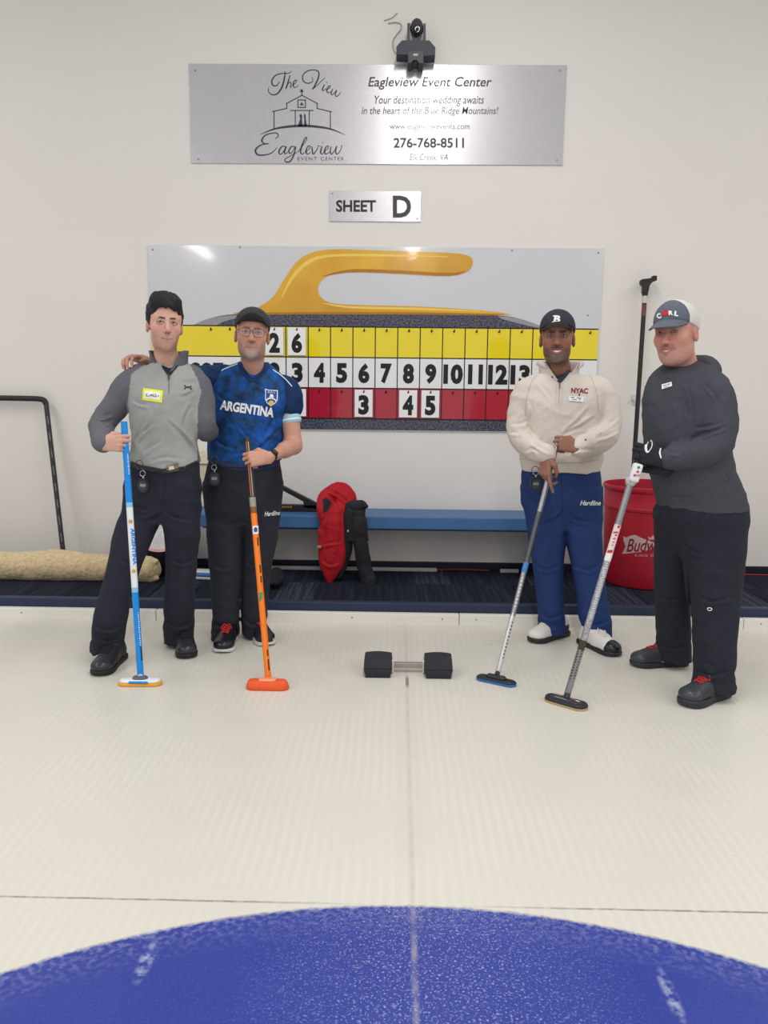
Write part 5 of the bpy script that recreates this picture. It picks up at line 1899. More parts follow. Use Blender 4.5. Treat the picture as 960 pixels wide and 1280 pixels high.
    tr = trousers(pr, [(574, 262, 350, 0.138), (590, 258, 351, 0.140), (610, 256, 351, 0.138), (632, 262, 345, 0.126), (652, 275, 332, 0.100)],
                  [(606, 258, 306, 0.112), (635, 257, 306, 0.110), (663, 259.5, 305, 0.105, -0.02), (690, 261, 303.5, 0.098, -0.03), (720, 263.5, 301, 0.090, -0.04), (747, 265.5, 298.5, 0.086, -0.04), (775, 267, 298, 0.082, -0.04), (797, 266.5, 298, 0.088, -0.03)],
                  [(606, 303, 351, 0.112), (635, 304, 350, 0.110), (663, 305, 347.5, 0.105), (690, 304.5, 343, 0.098), (713, 304, 339, 0.092, 0.01), (747, 303, 334.5, 0.086, 0.02), (772, 303, 333, 0.084, 0.03), (791, 304, 333, 0.088, 0.03)], tm, 8.0, lines=[[(306, 645), (296, 652), (280, 656)], [(308, 645), (320, 652), (338, 655)], [(266, 706), (282, 711), (299, 706)], [(307, 702), (320, 707), (336, 702)], [(268, 780), (282, 785), (296, 780)], [(306, 776), (318, 781), (331, 776)]])
    patch('belt', poly_px([(262, 571), (275, 576), (300, 582), (325, 581), (349, 576), (349.5, 581), (325, 588), (300, 588.5), (275, 584), (262, 579)]), on_mesh([tr, jy], 0.005), mat('patterned_belt', (44, 50, 82), rough=0.8, var=0.9, nscale=220), tr)
    patch('leg_lettering', text_px('Hardline', 330.5, 638.8, 350, 644.6, 0.02, 0.35, -5), on_mesh([tr], 0.003), white_print, tr)
    su, so, la = mat('black_gloss_shoe', (30, 32, 38), rough=0.25, var=0.05), mat('white_sole', (206, 204, 202), rough=0.6), mat('red_lace', (196, 40, 46), rough=0.7)
    shoe(R, (toeR[0], toeR[1]), 1, 0.300, 0.118, '', su, so, la, sole_h=0.024)
    shoe(R, (toeL[0], toeL[1]), 26, 0.300, 0.115, '', mat('navy_black_shoe', (36, 40, 52), rough=0.45, var=0.05), so, la, sole_h=0.024)
    return pr, tr, jy, hd

p2, tr2, jy2, hd2 = person_blue()

# ------------------------------------------------------------------ 3: cream sweatshirt
def person_cream():
    pr = Person(4.40, 705, 'man in a navy cap, cream quarter-zip sweatshirt and blue trousers holding a silver broom')
    R = pr.root
    hd = Head(pr.p(696.5, 422.5, -0.07), rotm(-11, 4, -1), (1.08, 1.06, 1.16),
              dict(skin=(146, 102, 84), flush=(158, 100, 82), brow=(34, 28, 26), brow_w=0.0046, iris=(40, 28, 22), lip=(140, 82, 78), rim=(70, 44, 38), smile=1.0, open=1.5, nose_w=1.2, jaw=0.97, teeth=(240, 236, 230),
                   beard=(((70, 58, 54), 0.62, 'jaw'), ((134, 124, 118), 0.42, 'chin'), ((52, 42, 40), 0.6, 'lip')), side_hair=((38, 32, 32), 0.85), cap_top=0.122, cap_z=0.046))
    A3 = SH3[0]-SH3[1]
    hL = grip(shaft_point(SH3, 555), A3, (0.05, -1, 0.15), 1, True, 0.97)
    C = shaft_point(SH3, 592)
    Dd = unit(unit(SH3[1]-SH3[0])+np.array((0.16, 0.12, 0.0)))
    Nn = unit(np.array((-0.80, -0.55, 0.10)))
    Nn = unit(Nn-Dd*np.dot(Nn, Dd))
    Wl = C-Dd*0.080+Nn*0.034
    hR = Hand(Wl, Dd, Nn, -1, curl=[(16, 14, 8), (40, 50, 30), (50, 60, 36), (56, 62, 36)], thumb=[(0.018, -0.008, 0.026), (0.046, -0.022, 0.044), (0.074, -0.040, 0.044), (0.094, -0.052, 0.030)], scale=0.98)
    elR, elL = pr.p(650, 544, 0.0), pr.p(757, 543, -0.06)
    J = dict(shR=pr.p(660, 486, 0.02), shL=pr.p(750, 486, 0.02), elR=elR, wrR=hR.W, elL=elL, wrL=hL.W,
             hipR=pr.p(680, 605), hipL=pr.p(724, 605), knR=pr.p(685, 705, -0.02), knL=pr.p(733, 705, -0.08), anR=pr.p(690, 788, -0.02), anL=pr.p(748, 795, -0.13))
    toeR, toeL = G(662, 804), G(774, 822)
    J['toeR'] = np.array((toeR[0]+0.12, toeR[1]+0.03, 0.055)); J['toeL'] = np.array((toeL[0]-0.07, toeL[1]+0.08, 0.055))
    body = make_body(R, hd, pr.p(698, 476, 0.03), 0.060, skeleton(J), [hL, hR], None, 'body')
    hd.eyes(R)
    hL.nails(R, (176, 124, 108), (0, 1, 2, 3)); hR.nails(R, (176, 124, 108), (0, 1, 2, 3))
    cm_ = mat('navy_cap', (46, 48, 60), rough=0.85, var=0.06)
    cr = cap_crown(R, hd, cm_, 'cap')
    cap_peak(cr, hd, cm_, 0.041, 0.064, 4.6, -0.12, mat('cap_under_olive', (92, 90, 84), rough=0.9))
    pb = on_mesh([cr], 0.0025)
    patch('cap_letter', merge2d(text_px('B', 691.5, 394.2, 700.3, 403.0, 0.045, 0.15), ribbon_px([(690, 402.6), (695, 402.8)], 1.2, 2), ribbon_px([(691, 395), (695, 394.6)], 1.2, 2)), pb, white_print, cr)
    cream = mat('cream_fleece', (214, 204, 195), rough=0.95, spec=0.08, var=0.05, nscale=90, bump=0.35, bscale=420, sheen=0.05)
    arR = arm(pr, [(672, 482, 0.02, 0.050), (658, 492, 0.02, 0.058), (651, 515, 0.02, 0.058), (650, 538, 0.0, 0.054), (654, 552, -0.06, 0.050)])
    e = np.array(arR[-1][:3])
    arR += [tuple(e+(hR.W-e)*0.45)+(0.048,), tuple(e+(hR.W-e)*0.80)+(0.041,), tuple(hR.W-hR.D*0.018)+(0.036,)]
    arL = arm(pr, [(738, 482, 0.02, 0.050), (752, 492, 0.02, 0.061), (759, 515, 0.0, 0.058), (760, 537, -0.04, 0.056), (752, 549, -0.12, 0.053)])
    e = np.array(arL[-1][:3])
    arL += [tuple(e+(hL.W-e)*0.5)+(0.047,), tuple(e+(hL.W-e)*0.95)+(0.039,)]
    torso = [(466, 677, 721, 0.086, 0.02), (472, 664, 736, 0.104, 0.02), (484, 650, 757, 0.125, 0.015), (505, 648, 757, 0.142), (530, 653, 752, 0.148), (555, 652, 751, 0.150), (570, 649.5, 753, 0.152), (577, 650.5, 751.5, 0.146), (588, 652.5, 749.5, 0.138)]
    sw = upper(pr, 'sweatshirt', torso, [arR, arL], cream, 11.0, 0.0055, lines=[(1.3, [(744, 521), (726, 533), (702, 544)]), (1.2, [(737, 510), (722, 527), (705, 541)]), [(662, 500), (665, 515), (662, 530)], (1.2, [(741, 540), (756, 534), (771, 522)]), [(744, 548), (758, 545), (772, 538)], (1.2, [(637, 540), (648, 541), (660, 537)]), [(638, 530), (650, 530), (661, 525)], [(662, 520), (661, 533), (668, 548)], [(664, 552), (676, 560), (690, 566)], [(706, 568), (725, 562), (744, 563)], [(672, 478), (682, 488), (690, 500)], [(655, 565), (666, 561), (674, 566)]], extra=lambda F: F.chain([pr.p(699, 454, -0.085), pr.p(699.5, 466, -0.095), pr.p(699.5, 478, -0.115)], [0.066, 0.046, 0.006], 0.004, 4, 's'))
    ons = on_mesh([sw], 0.003)
    # collar with one side standing, other folded
    nb = pr.p(699, 468, 0.0)
    collar_shell(sw, 'collar', [((nb[0], nb[1]+0.012, nb[2]-0.004), 0.104, 0.096, 0.046, 0.03), ((nb[0], nb[1]+0.012, nb[2]+0.022), 0.102, 0.094, 0.046, 0.30),
                                ((nb[0]+0.002, nb[1]+0.014, nb[2]+0.050), 0.108, 0.098, 0.034, 0.62), ((nb[0]+0.004, nb[1]+0.014, nb[2]+0.072), 0.116, 0.102, 0.024, 0.85), ((nb[0]+0.005, nb[1]+0.014, nb[2]+0.070), 0.124, 0.108, 0.024, 0.86), ((nb[0]+0.005, nb[1]+0.014, nb[2]+0.045), 0.122, 0.108, 0.034, 0.66)], cream, 0.008)
    patch('undershirt', poly_px(spline([(689, 470.5), (698, 469.5), (706, 466), (711, 463), (712, 466), (707, 472), (700, 479), (694, 474)], 3, True)), on_mesh([sw, body], 0.004), mat('slate_tee', (62, 68, 80), rough=0.9), sw)
    patch('zip', ribbon_px([(699.5, 479), (699, 492), (698.5, 506)], 0.9), ons, mat('zip_cream', (176, 166, 152), rough=0.6), sw)
    patch('zip_pull', poly_px([(698.6, 479), (700.6, 479), (700.4, 486), (698.8, 486)]), on_mesh([sw], 0.006), mat('zip_brass', (112, 102, 92), rough=0.35, metal=0.7), sw)
    patch('zip_stitch', merge2d(ribbon_px([(695.5, 480), (695.3, 507.5), (702, 507.5), (703, 482)], 0.4, 2)), ons, mat('stitch_cream', (186, 174, 160), rough=0.9), sw)
    patch('chest_lettering', text_px('NYAC', 714, 485, 735, 491.6, 0.035, 0, 1.5), ons, mat('maroon_print', (126, 30, 48), rough=0.7), sw)
    patch('chest_mark', poly_px([(723, 492.4), (725, 492.2), (725.6, 494.4), (723.6, 494.8)]), ons, mat('maroon_print'), sw)
    patch('name_tag', poly_px([(711.4, 495), (729.6, 496.2), (729.2, 502.4), (711.2, 500.8)]), on_mesh([sw], 0.006), mat('tag_white', (240, 240, 240), rough=0.5), sw)
    patch('tag_writing', merge2d(ribbon_px([(713.5, 496.6), (718, 496.9)], 0.8, 2), ribbon_px([(721, 497.2), (727, 497.7)], 0.8, 2), ribbon_px([(715, 499), (721, 499.5)], 0.6, 2), ribbon_px([(723.5, 499.7), (726, 499.9)], 0.6, 2)), on_mesh([sw], 0.0075), mat('pen_ink', (40, 42, 60), rough=0.6), sw)
    patch('cuff_logo', poly_px([(731, 549), (732.5, 548.2), (733.2, 550), (731.8, 551)]), on_mesh([sw], 0.003), mat('logo_black', (34, 35, 40), rough=0.6), sw)
    sm_ = mat('stitch_cream')
    for pts in ([(671, 469), (664, 478), (658, 500), (657, 520)], [(735, 468), (740, 474), (746, 492), (748, 515)]):
        patch('raglan_seam', ribbon_px(pts, 0.8), on_mesh([sw], 0.0015), sm_, sw)
    patch('hem_seam', ribbon_px([(652, 573), (675, 577.5), (700, 579), (727, 578), (750, 574)], 0.8), on_mesh([sw], 0.0015), sm_, sw)
    # ribbed cuffs
    for (hh, ch) in ((hR, arR), (hL, arL)):
        a = np.array(ch[-1][:3]); b = np.array(ch[-2][:3])
        d = unit(a-b)
        cuff(pr, sw, a-d*0.035, a+d*0.018, 0.037, cream)
    tm = mat('blue_trousers', (40, 60, 108), rough=0.8, spec=0.15, var=0.07, nscale=30, bump=0.08, bscale=500)
    tr = trousers(pr, [(580, 654, 748, 0.128), (600, 651, 751, 0.134), (622, 652, 751.5, 0.134), (638, 660, 746, 0.122), (658, 676, 736, 0.098)],
                  [(610, 653, 706, 0.114), (640, 655, 707, 0.110), (660, 658, 706.5, 0.104, -0.01), (690, 663, 705, 0.098, -0.02), (700, 665, 704.5, 0.094, -0.02), (745, 671, 704, 0.086, -0.02), (770, 674, 704, 0.084, -0.01), (790, 674, 704.5, 0.086, 0.0)],
                  [(610, 700, 751.5, 0.114), (640, 704, 752, 0.110), (660, 706.5, 751.5, 0.104, -0.03), (700, 713, 753, 0.094, -0.07), (745, 721, 758, 0.088, -0.11), (772, 725, 763, 0.088, -0.12), (785, 730, 764, 0.084, -0.12), (798, 731, 763, 0.084, -0.11)], tm, 14.0, 0.009, lines=[[(704, 640), (692, 650), (674, 655)], [(707, 640), (722, 650), (742, 652)], [(668, 706), (684, 712), (702, 706)], [(716, 706), (734, 713), (750, 706)], [(676, 768), (690, 773), (703, 767)], [(726, 776), (744, 782), (762, 775)], [(655, 612), (664, 622), (676, 628)]])
    patch('leg_lettering', text_px('Hardline', 725, 625.6, 751, 631.8, 0.02, 0.35, 0), on_mesh([tr], 0.003), white_print, tr)
    patch('fly_seam', ribbon_px([(701, 590), (702, 615), (704, 645)], 0.7), on_mesh([tr], 0.0015), mat('blue_seam', (26, 40, 78), rough=0.9), tr)
    wl = mat('white_leather', (222, 218, 216), rough=0.45, var=0.04)
    bk = mat('black_rubber', (36, 36, 42), rough=0.5)
    lw = mat('white_lace', (226, 222, 220), rough=0.7)
    shoe(R, (toeR[0], toeR[1]), -54, 0.300, 0.112, '', wl, bk, lw, None, mat('shoe_black_panel', (46, 46, 52), rough=0.5), sole_h=0.030)
    shoe(R, (toeL[0], toeL[1]), 30, 0.300, 0.112, '', wl, bk, lw, mat('black_gloss_toe', (34, 36, 42), rough=0.25), None, sole_h=0.026)
    return pr, tr, sw, hd

p3, tr3, sw3, hd3 = person_cream()

# ------------------------------------------------------------------ 4: charcoal hoodie, gloves
def person_charcoal():
    pr = Person(3.75, 868, 'man in a grey cap, charcoal hoodie and black gloves holding a silver broom')
    R = pr.root
    hd = Head(pr.p(845.0, 417, -0.05), rotm(-45, 3, -7), (1.07, 1.06, 1.12),
              dict(skin=(204, 148, 132), flush=(204, 118, 108), brow=(120, 92, 82), brow_amt=0.55, iris=(60, 66, 72), lip=(172, 106, 98), fat=0.006, jaw=1.04, eye_open=0.82, sclera=(150, 132, 124), flush_amt=0.22, smile=1.0, open=1.05, nose_w=1.15, teeth=(226, 214, 204),
                   beard=(((168, 136, 124), 0.35, 'jaw'), ((186, 150, 138), 0.35, 'chin'), ((120, 96, 90), 0.55, 'lip')), side_hair=((160, 140, 130), 0.6), cap_top=0.128, cap_z=0.046))
    A4 = SH4[0]-SH4[1]
    hL = grip(shaft_point(SH4, 567), A4, (0.05, -1, 0.25), 1, True, 1.04, curl=[(46, 76, 44), (56, 84, 48), (60, 86, 48), (62, 84, 48)])
    hR = grip(shaft_point(SH4, 576), A4, (0.2, 1, 0.0), -1, True, 1.0)
    elL, elR = pr.p(893, 566, -0.16), pr.p(840, 566, 0.16)
    J = dict(shR=pr.p(838, 488, 0.16), shL=pr.p(885, 492, -0.10), elR=elR, wrR=hR.W, elL=elL, wrL=hL.W,
             hipR=pr.p(850, 650, 0.08), hipL=pr.p(892, 650, -0.06), knR=pr.p(842, 730, 0.14), knL=pr.p(892, 740, -0.12), anR=pr.p(843, 812, 0.20), anL=pr.p(893, 850, -0.20))
    toeR, toeL = G(787, 832), G(852, 884)
    J['toeR'] = np.array((toeR[0]+0.12, toeR[1]+0.02, 0.055)); J['toeL'] = np.array((toeL[0]+0.12, toeL[1]+0.06, 0.055))
    body = make_body(R, hd, pr.p(853, 470, 0.03), 0.063, skeleton(J), [], None, 'body')
    hd.eyes(R)
    gm = mat('black_glove', (28, 30, 38), rough=0.75, var=0.1, nscale=60)
    for hh in (hL, hR):
        lo, hi = hh.box(0.04)
        def gb(F, hh=hh):
            hh.sdf(F, 0.0022)
            F.cone(hh.W-hh.D*0.03, hh.W+hh.D*0.01, 0.033, 0.030, 0.012)
        g = cloth(R, 'glove', gb, lo-0.04, hi+0.04, gm, 0.0040)
        if hh is hL:
            on = on_mesh([g], 0.002)
            ring = [(811.5+5.0*math.cos(t)*0.95, 558.5+8.0*math.sin(t)) for t in np.linspace(0, 2*math.pi, 20)[:-1]]
            patch('glove_logo', ribbon_px([(810, 552), (807.5, 557), (807.8, 563), (809.5, 565), (812, 563), (814.8, 558), (815, 552.5), (812.5, 550.4), (810, 552)], [2.4, 3.0, 3.0, 2.2, 1.0, 1.0, 1.2, 2.0, 2.4]), on, white_print, g)
            patch('glove_tab', ribbon_px([(826, 560), (824.8, 566), (826.5, 573)], [1.2, 2.2, 1.2]), on_mesh([g], 0.004), white_print, g)
    gc = mat('grey_cap_twill', (92, 97, 108), rough=0.85, var=0.06)
    cr = cap_crown(R, hd, gc, 'cap', mat('white_mesh', (212, 208, 204), rough=0.8, var=0.12, nscale=400))
    cap_peak(cr, hd, gc, 0.050, 0.078, 3.4, 0.42, mat('cap_under_grey', (70, 72, 80), rough=0.9))
    oc = on_mesh([cr], 0.003)
    patch('cap_letter', text_px('C', 820.8, 391.6, 826.2, 398.4, 0.06, 0, -18), oc, white_print, cr)
    st = patch('cap_stone_mark', poly_px(spline([(826.5, 393), (829, 390), (834.5, 388.6), (836, 391), (833, 393.6), (828.5, 394.6)], 3, True)), oc, mat('red_print', (190, 30, 52), rough=0.6), cr)
    patch('cap_stone_mark', ribbon_px([(829, 389.6), (832, 387.6), (834.6, 387.8)], 1.2), oc, mat('red_print'), cr)
    patch('cap_letter', text_px('R', 835.6, 388.2, 841.4, 393.8, 0.06, 0, -2), oc, white_print, cr)
    patch('cap_letter', text_px('L', 843.0, 388.8, 848.0, 395.2, 0.06, 0, 8), oc, white_print, cr)
    hm = mat('charcoal_fleece', (74, 76, 84), rough=0.95, spec=0.08, var=0.07, nscale=60, bump=0.15, bscale=500)
    e = np.array(pr.p(893, 560, -0.16))
    aL = arm(pr, [(874, 476, -0.04, 0.066), (890, 490, -0.10, 0.073), (897, 520, -0.14, 0.068), (897, 548, -0.17, 0.062), (885, 563, -0.19, 0.056)])
    e = np.array(aL[-1][:3])
    aL += [tuple(e+(hL.W-e)*0.5)+(0.047,), tuple(e+(hL.W-e)*0.92)+(0.038,)]
    aR = arm(pr, [(845, 480, 0.12, 0.060), (835, 500, 0.18, 0.062), (834, 540, 0.18, 0.056), (832, 560, 0.12, 0.050)])
    e = np.array(aR[-1][:3])
    aR += [tuple(e+(hR.W-e)*0.5)+(0.043,), tuple(e+(hR.W-e)*0.90)+(0.036,)]
    torso = [(452, 836, 874, 0.080, 0.03), (462, 823, 886, 0.105, 0.02), (473, 814, 896, 0.130), (490, 808, 902, 0.155), (520, 805.5, 905, 0.172), (550, 807, 908, 0.180), (580, 812, 914, 0.186), (605, 817, 923, 0.186), (622, 821, 929, 0.182), (634, 823, 931, 0.180)]
    def hood(F):
        # hood lying behind the neck
        F.chain([pr.p(846, 463, 0.12), pr.p(872, 455, 0.12), pr.p(889, 462, 0.06), pr.p(888, 473, -0.01)], [0.024, 0.034, 0.036, 0.022], 0.02, 5)
        F.chain([pr.p(846, 446, -0.13), pr.p(848, 452, -0.14), pr.p(838, 462, -0.16)], [0.070, 0.055, 0.020], 0.004, 4, 's')
    ho = upper(pr, 'hoodie', torso, [aL, aR], hm, 21.0, 0.006, extra=hood, lines=[(1.3, [(862, 548), (884, 542), (908, 533)]), (1.2, [(868, 535), (884, 533), (900, 529)]), [(845, 556), (858, 552), (872, 546)], (1.2, [(858, 478), (866, 500), (871, 528)]), [(850, 480), (858, 505), (862, 525)], [(830, 560), (840, 566), (852, 566)], [(822, 615), (850, 622), (885, 617)], [(858, 588), (864, 598), (874, 604)], [(905, 590), (912, 600), (924, 606)], [(880, 480), (892, 492), (900, 506)]])
    oh = on_mesh([ho], 0.003)
    # collar round the neck: from throat up to the nape
    oc2 = on_mesh([ho, body], 0.006)
    nb = pr.p(850, 461, 0.0)
    ring = []
    for t in np.linspace(-0.35, 1.35, 30)*math.pi:
        x, y = math.cos(t), math.sin(t)
        ring.append(nb+np.array((0.086*x-0.004, 0.080*y+0.016, 0.030*x+0.022*y)))
    MB().tube(ring, [0.010]*len(ring), 8).build('neck_band', mat('charcoal_band', (46, 48, 56), rough=0.95), ho, True)
    patch('name_tag', poly_px([(827, 480.5), (839.5, 477), (840.2, 482.5), (827.2, 486.5)]), on_mesh([ho], 0.006), mat('tag_white', (240, 240, 240), rough=0.5), ho)
    patch('tag_writing', merge2d(ribbon_px([(829, 482.2), (833, 481)], 0.7, 2), ribbon_px([(834, 480.8), (838, 479.6)], 0.7, 2), ribbon_px([(830, 484.3), (836, 482.5)], 0.5, 2)), on_mesh([ho], 0.0075), mat('pen_ink', (40, 42, 60), rough=0.6), ho)
    tm = mat('black_sport_trousers', (44, 46, 55), **dark_cloth)
    tr = trousers(pr, [(628, 824, 929, 0.172), (645, 820, 930, 0.176), (662, 828, 920, 0.155), (688, 845, 905, 0.110)],
                  [(640, 822, 872, 0.122, 0.05), (655, 820.5, 872, 0.120, 0.06), (700, 820, 862, 0.108, 0.10), (745, 820, 861, 0.100, 0.14), (775, 821.5, 861, 0.096, 0.17), (805, 823, 861, 0.092, 0.19), (822, 822, 861, 0.092, 0.20)],
                  [(640, 850, 929, 0.140, -0.03), (655, 850, 930, 0.140, -0.04), (700, 855, 927.5, 0.125, -0.08), (745, 862, 923.5, 0.112, -0.12), (800, 868, 918, 0.100, -0.17), (840, 869, 916, 0.096, -0.20), (858, 868, 916, 0.096, -0.21)], tm, 27.0, 0.008, lines=[[(855, 680), (868, 690), (884, 694)], [(872, 745), (890, 752), (916, 747)], [(824, 745), (838, 750), (856, 746)], [(872, 838), (890, 845), (912, 838)], [(826, 806), (842, 811), (858, 806)], [(860, 700), (862, 740), (866, 790)]])
    patch('knee_logo', ribbon_px([(884, 761.5), (885.5, 759.8), (889, 760.2), (889.8, 762), (887.5, 763.2), (884.5, 762.4)], 1.0), on_mesh([tr], 0.003), white_print, tr)
    su, so, la = mat('charcoal_shoe', (50, 52, 60), rough=0.5, var=0.08), mat('charcoal_sole', (44, 45, 52), rough=0.6), mat('red_lace', (196, 40, 46), rough=0.7)
    shoe(R, (toeR[0], toeR[1]), -84, 0.305, 0.115, '', su, so, la, mat('charcoal_toe', (58, 62, 72), rough=0.35), mat('grey_side_panel', (136, 134, 128), rough=0.6))
    shoe(R, (toeL[0], toeL[1]), -58, 0.310, 0.122, '', su, so, la, mat('charcoal_toe'), sole_h=0.036)
    return pr, tr, ho, hd

p4, tr4, ho4, hd4 = person_charcoal()

gw = 'stopwatches clipped at the waist'
stopwatch('oval black stopwatch hanging at the waist of the grey pullover wearer', 179.5, 607, 3.865, gw, (174, 581), round_=True)
stopwatch('square black stopwatch hanging at the waist of the blue jersey wearer', 268.5, 598.5, 4.135, gw, (268, 575))
stopwatch('black stopwatch half behind a hand on blue trousers', 669.5, 605, 4.24, gw, (669, 588))
# ================================================================== brooms
def shaft_secs(parent, br, r, secs, base_name='shaft'):
    """secs: list of (row0, row1, material) in photo rows from top to foot"""
    out = []
    for i, (a, b, m, rr) in enumerate(secs):
        A = shaft_point(br, a) if a is not None else br[0]
        B = shaft_point(br, b) if b is not None else br[1]
        out.append(MB().tube([A, A+(B-A)*0.33, A+(B-A)*0.67, B], rr or r, 20).build(base_name, m, parent, 'auto'))
    return out

def stadium(A, B, hw, z0, z1, inset0=0.0, inset1=0.0, n=12, tilt=None):
    """rounded bar between ground points A and B, as rings from z0 to z1"""
    A = np.array((A[0], A[1], 0.0)); B = np.array((B[0], B[1], 0.0))
    d = unit(B-A); s = np.array((-d[1], d[0], 0))
    def ring(w, z):
        pts = []
        for c, base in ((B, 0), (A, math.pi)):
            cc = c-d*hw if base == 0 else c+d*hw
            for k in range(n+1):
                a = -math.pi/2+math.pi*k/n+base
                pts.append(cc+(d*math.cos(a)+s*math.sin(a))*w+np.array((0, 0, z)))
        return pts
    h = z1-z0
    levels = [(hw-inset0-0.004, z0), (hw-inset0, z0+0.15*h), (hw-(inset0+inset1)/2, z0+0.55*h), (hw-inset1, z0+0.85*h), (hw-inset1-0.005, z1)]
    vs, fs = [], []
    m = 2*(n+1)
    for w, z in levels: vs += ring(w, z)
    for i in range(len(levels)-1):
        for k in range(m):
            fs.append((i*m+k, i*m+(k+1) % m, (i+1)*m+(k+1) % m, (i+1)*m+k))
    fs.append(tuple(range(m-1, -1, -1))); fs.append(tuple(range((len(levels)-1)*m, len(levels)*m)))
    return MB().add(vs, fs)

def shaft_print(name, br, r, body, y0, y1, hpx, material, parent, target, flip=False):
    """lettering that runs along a shaft"""
    A, B = shaft_point(br, y0), shaft_point(br, y1)
    ax, ay = to_px(A[None]); bx, by = to_px(B[None])
    L = math.hypot(bx[0]-ax[0], by[0]-ay[0])
    ang = math.degrees(math.atan2(by[0]-ay[0], bx[0]-ax[0]))+(180 if flip else 0)
    cx_, cy_ = (ax[0]+bx[0])/2, (ay[0]+by[0])/2
    return patch(name, text_px(body, cx_-L/2, cy_-hpx/2, cx_+L/2, cy_+hpx/2, 0.02, 0, ang), target, material, parent, 0.0012, 2.0)

# ---- blue and white broom
b1 = empty('curling_broom', G(175.5, 856), 'blue and white curling broom with ARGENTINA lettering on its shaft', 'broom', 'curling brooms standing on the ice')
azure = mat('azure_lacquer', (18, 138, 224), rough=0.3, var=0.03)
wlac = mat('white_lacquer', (228, 232, 236), rough=0.3, var=0.02)
s1 = shaft_secs(b1, SH1, 0.0150, [(None, 628, azure, None), (628, 634, mat('azure_fade', (140, 196, 230), rough=0.3), None), (634, 734, wlac, None), (734, 740, mat('azure_fade'), None), (740, None, azure, None)])
onb = on_mesh(s1, 0.0012)
patch('lettering', text_px('ARGENTINA', 167.2-23, 683-2.5, 167.2+23, 683+2.5, 0.04, 0, 86), onb, azure, b1, 0.0012, 2.0)
gold = mat('gold_print', (206, 164, 70), rough=0.4)
for yy in (652, 714):
    q = shaft_point(SH1, yy); x_, y_ = to_px(q[None])
    patch('sun_mark', poly_px([(x_[0]+2.6*math.cos(t), y_[0]+2.6*math.sin(t)) for t in np.linspace(0, 2*math.pi, 12)[:-1]]), onb, gold, b1)
def ticks(name, br, y0, y1, n, dx, w, h, m, par, on):
    """row of small printed marks along a shaft"""
    items = []
    for i in range(n):
        y = y0+(y1-y0)*i/(n-1)
        a = to_px(shaft_point(br, y)[None])
        x = a[0][0]+dx
        ww = w*(0.7+0.5*((i*7) % 5)/4)
        items.append(poly_px([(x-ww/2, y-h/2), (x+ww/2, y-h/2+0.2), (x+ww/2, y+h/2+0.2), (x-ww/2, y+h/2)]))
    return patch(name, merge2d(*items), on, m, par, 0.0012, 2.0)
tag(ticks('print_marks', SH1, 568, 592, 12, 2.0, 1.6, 1.2, wlac, b1, onb), kind='stuff')
tag(ticks('print_marks', SH1, 766, 806, 16, 2.2, 1.4, 1.4, wlac, b1, onb), kind='stuff')
patch('dark_mark', ribbon_px([(176.2, 808), (177.4, 826)], 1.6, 2), onb, mat('shaft_dark', (34, 44, 70), rough=0.4), b1)
A, B = G(147.8, 855.5), G(203, 855.5)
stadium(A, B, 0.034, 0.0, 0.016, 0.0, 0.002).build('pad', mat('orange_pad', (232, 164, 44), rough=0.8), b1, True)
stadium(A+np.array((0.006, 0, 0)), B-np.array((0.006, 0, 0)), 0.031, 0.0155, 0.030, 0.0, 0.006).build('head_plate', mat('head_white', (226, 228, 232), rough=0.35), b1, True)
stadium((A*0.68+B*0.32), (A*0.32+B*0.68), 0.022, 0.0295, 0.041, 0.0, 0.006).build('clamp', mat('clamp_slate', (88, 92, 108), rough=0.4), b1, True)
c = (A+B)/2
stadium(c-np.array((0.045, 0.030, 0)), c+np.array((0.045, -0.030, 0)), 0.006, 0.016, 0.026, 0.0, 0.001).build('blue_label', azure, b1, True)
MB().tube([c+np.array((0, 0, 0.032)), SH1[1]+(SH1[0]-SH1[1])*0.012], [0.016, 0.0125], 16).build('socket', mat('socket_white', (216, 218, 222), rough=0.4), b1, 'auto')

# ---- orange broom
b2 = empty('curling_broom', G(334.5, 860), 'orange curling broom with a dark striped grip and red-orange head', 'broom', 'curling brooms standing on the ice')
org = mat('orange_lacquer', (240, 122, 24), rough=0.3, var=0.04)
blackl = mat('black_lacquer', (40, 36, 34), rough=0.3, var=0.05)
s2 = shaft_secs(b2, SH2, 0.0150, [(None, 622, blackl, None), (622, 634, mat('silver_label', (150, 146, 132), rough=0.35, var=0.3, nscale=120), 0.0155), (634, 642, mat('dark_amber', (132, 76, 30), rough=0.3), None), (642, None, org, None)])
on2 = on_mesh(s2, 0.0012)
def along(br, y0, y1, dx, w, n=2):
    a = to_px(shaft_point(br, y0)[None]); b = to_px(shaft_point(br, y1)[None])
    return ribbon_px([(a[0][0]+dx, a[1][0]), (b[0][0]+dx, b[1][0])], w, n)
patch('stripe', along(SH2, 552, 620, -1.6, 0.9), on2, mat('grip_stripe_orange', (206, 104, 44), rough=0.4), b2)
patch('stripe', along(SH2, 552, 620, 1.0, 0.8), on2, mat('grip_stripe_pale', (190, 178, 160), rough=0.4), b2)
patch('badge', poly_px([(315.6, 657.5), (322.8, 656.8), (323.4, 667.2), (316.4, 667.8)]), on2, white_print, b2)
patch('badge_mark', poly_px(spline([(317.4, 661), (319.6, 658.8), (321.8, 661), (321.4, 664.6), (318, 665)], 3, True)), on_mesh(s2, 0.002), mat('badge_blue', (40, 60, 140), rough=0.4), b2)
ink2 = mat('shaft_black_print', (44, 30, 24), rough=0.4)
for (y0_, y1_) in ((672, 682), (706, 716), (720, 728), (812, 820), (824, 838)):
    patch('dark_mark', along(SH2, y0_, y1_, 2.0, 1.6), on2, ink2, b2)
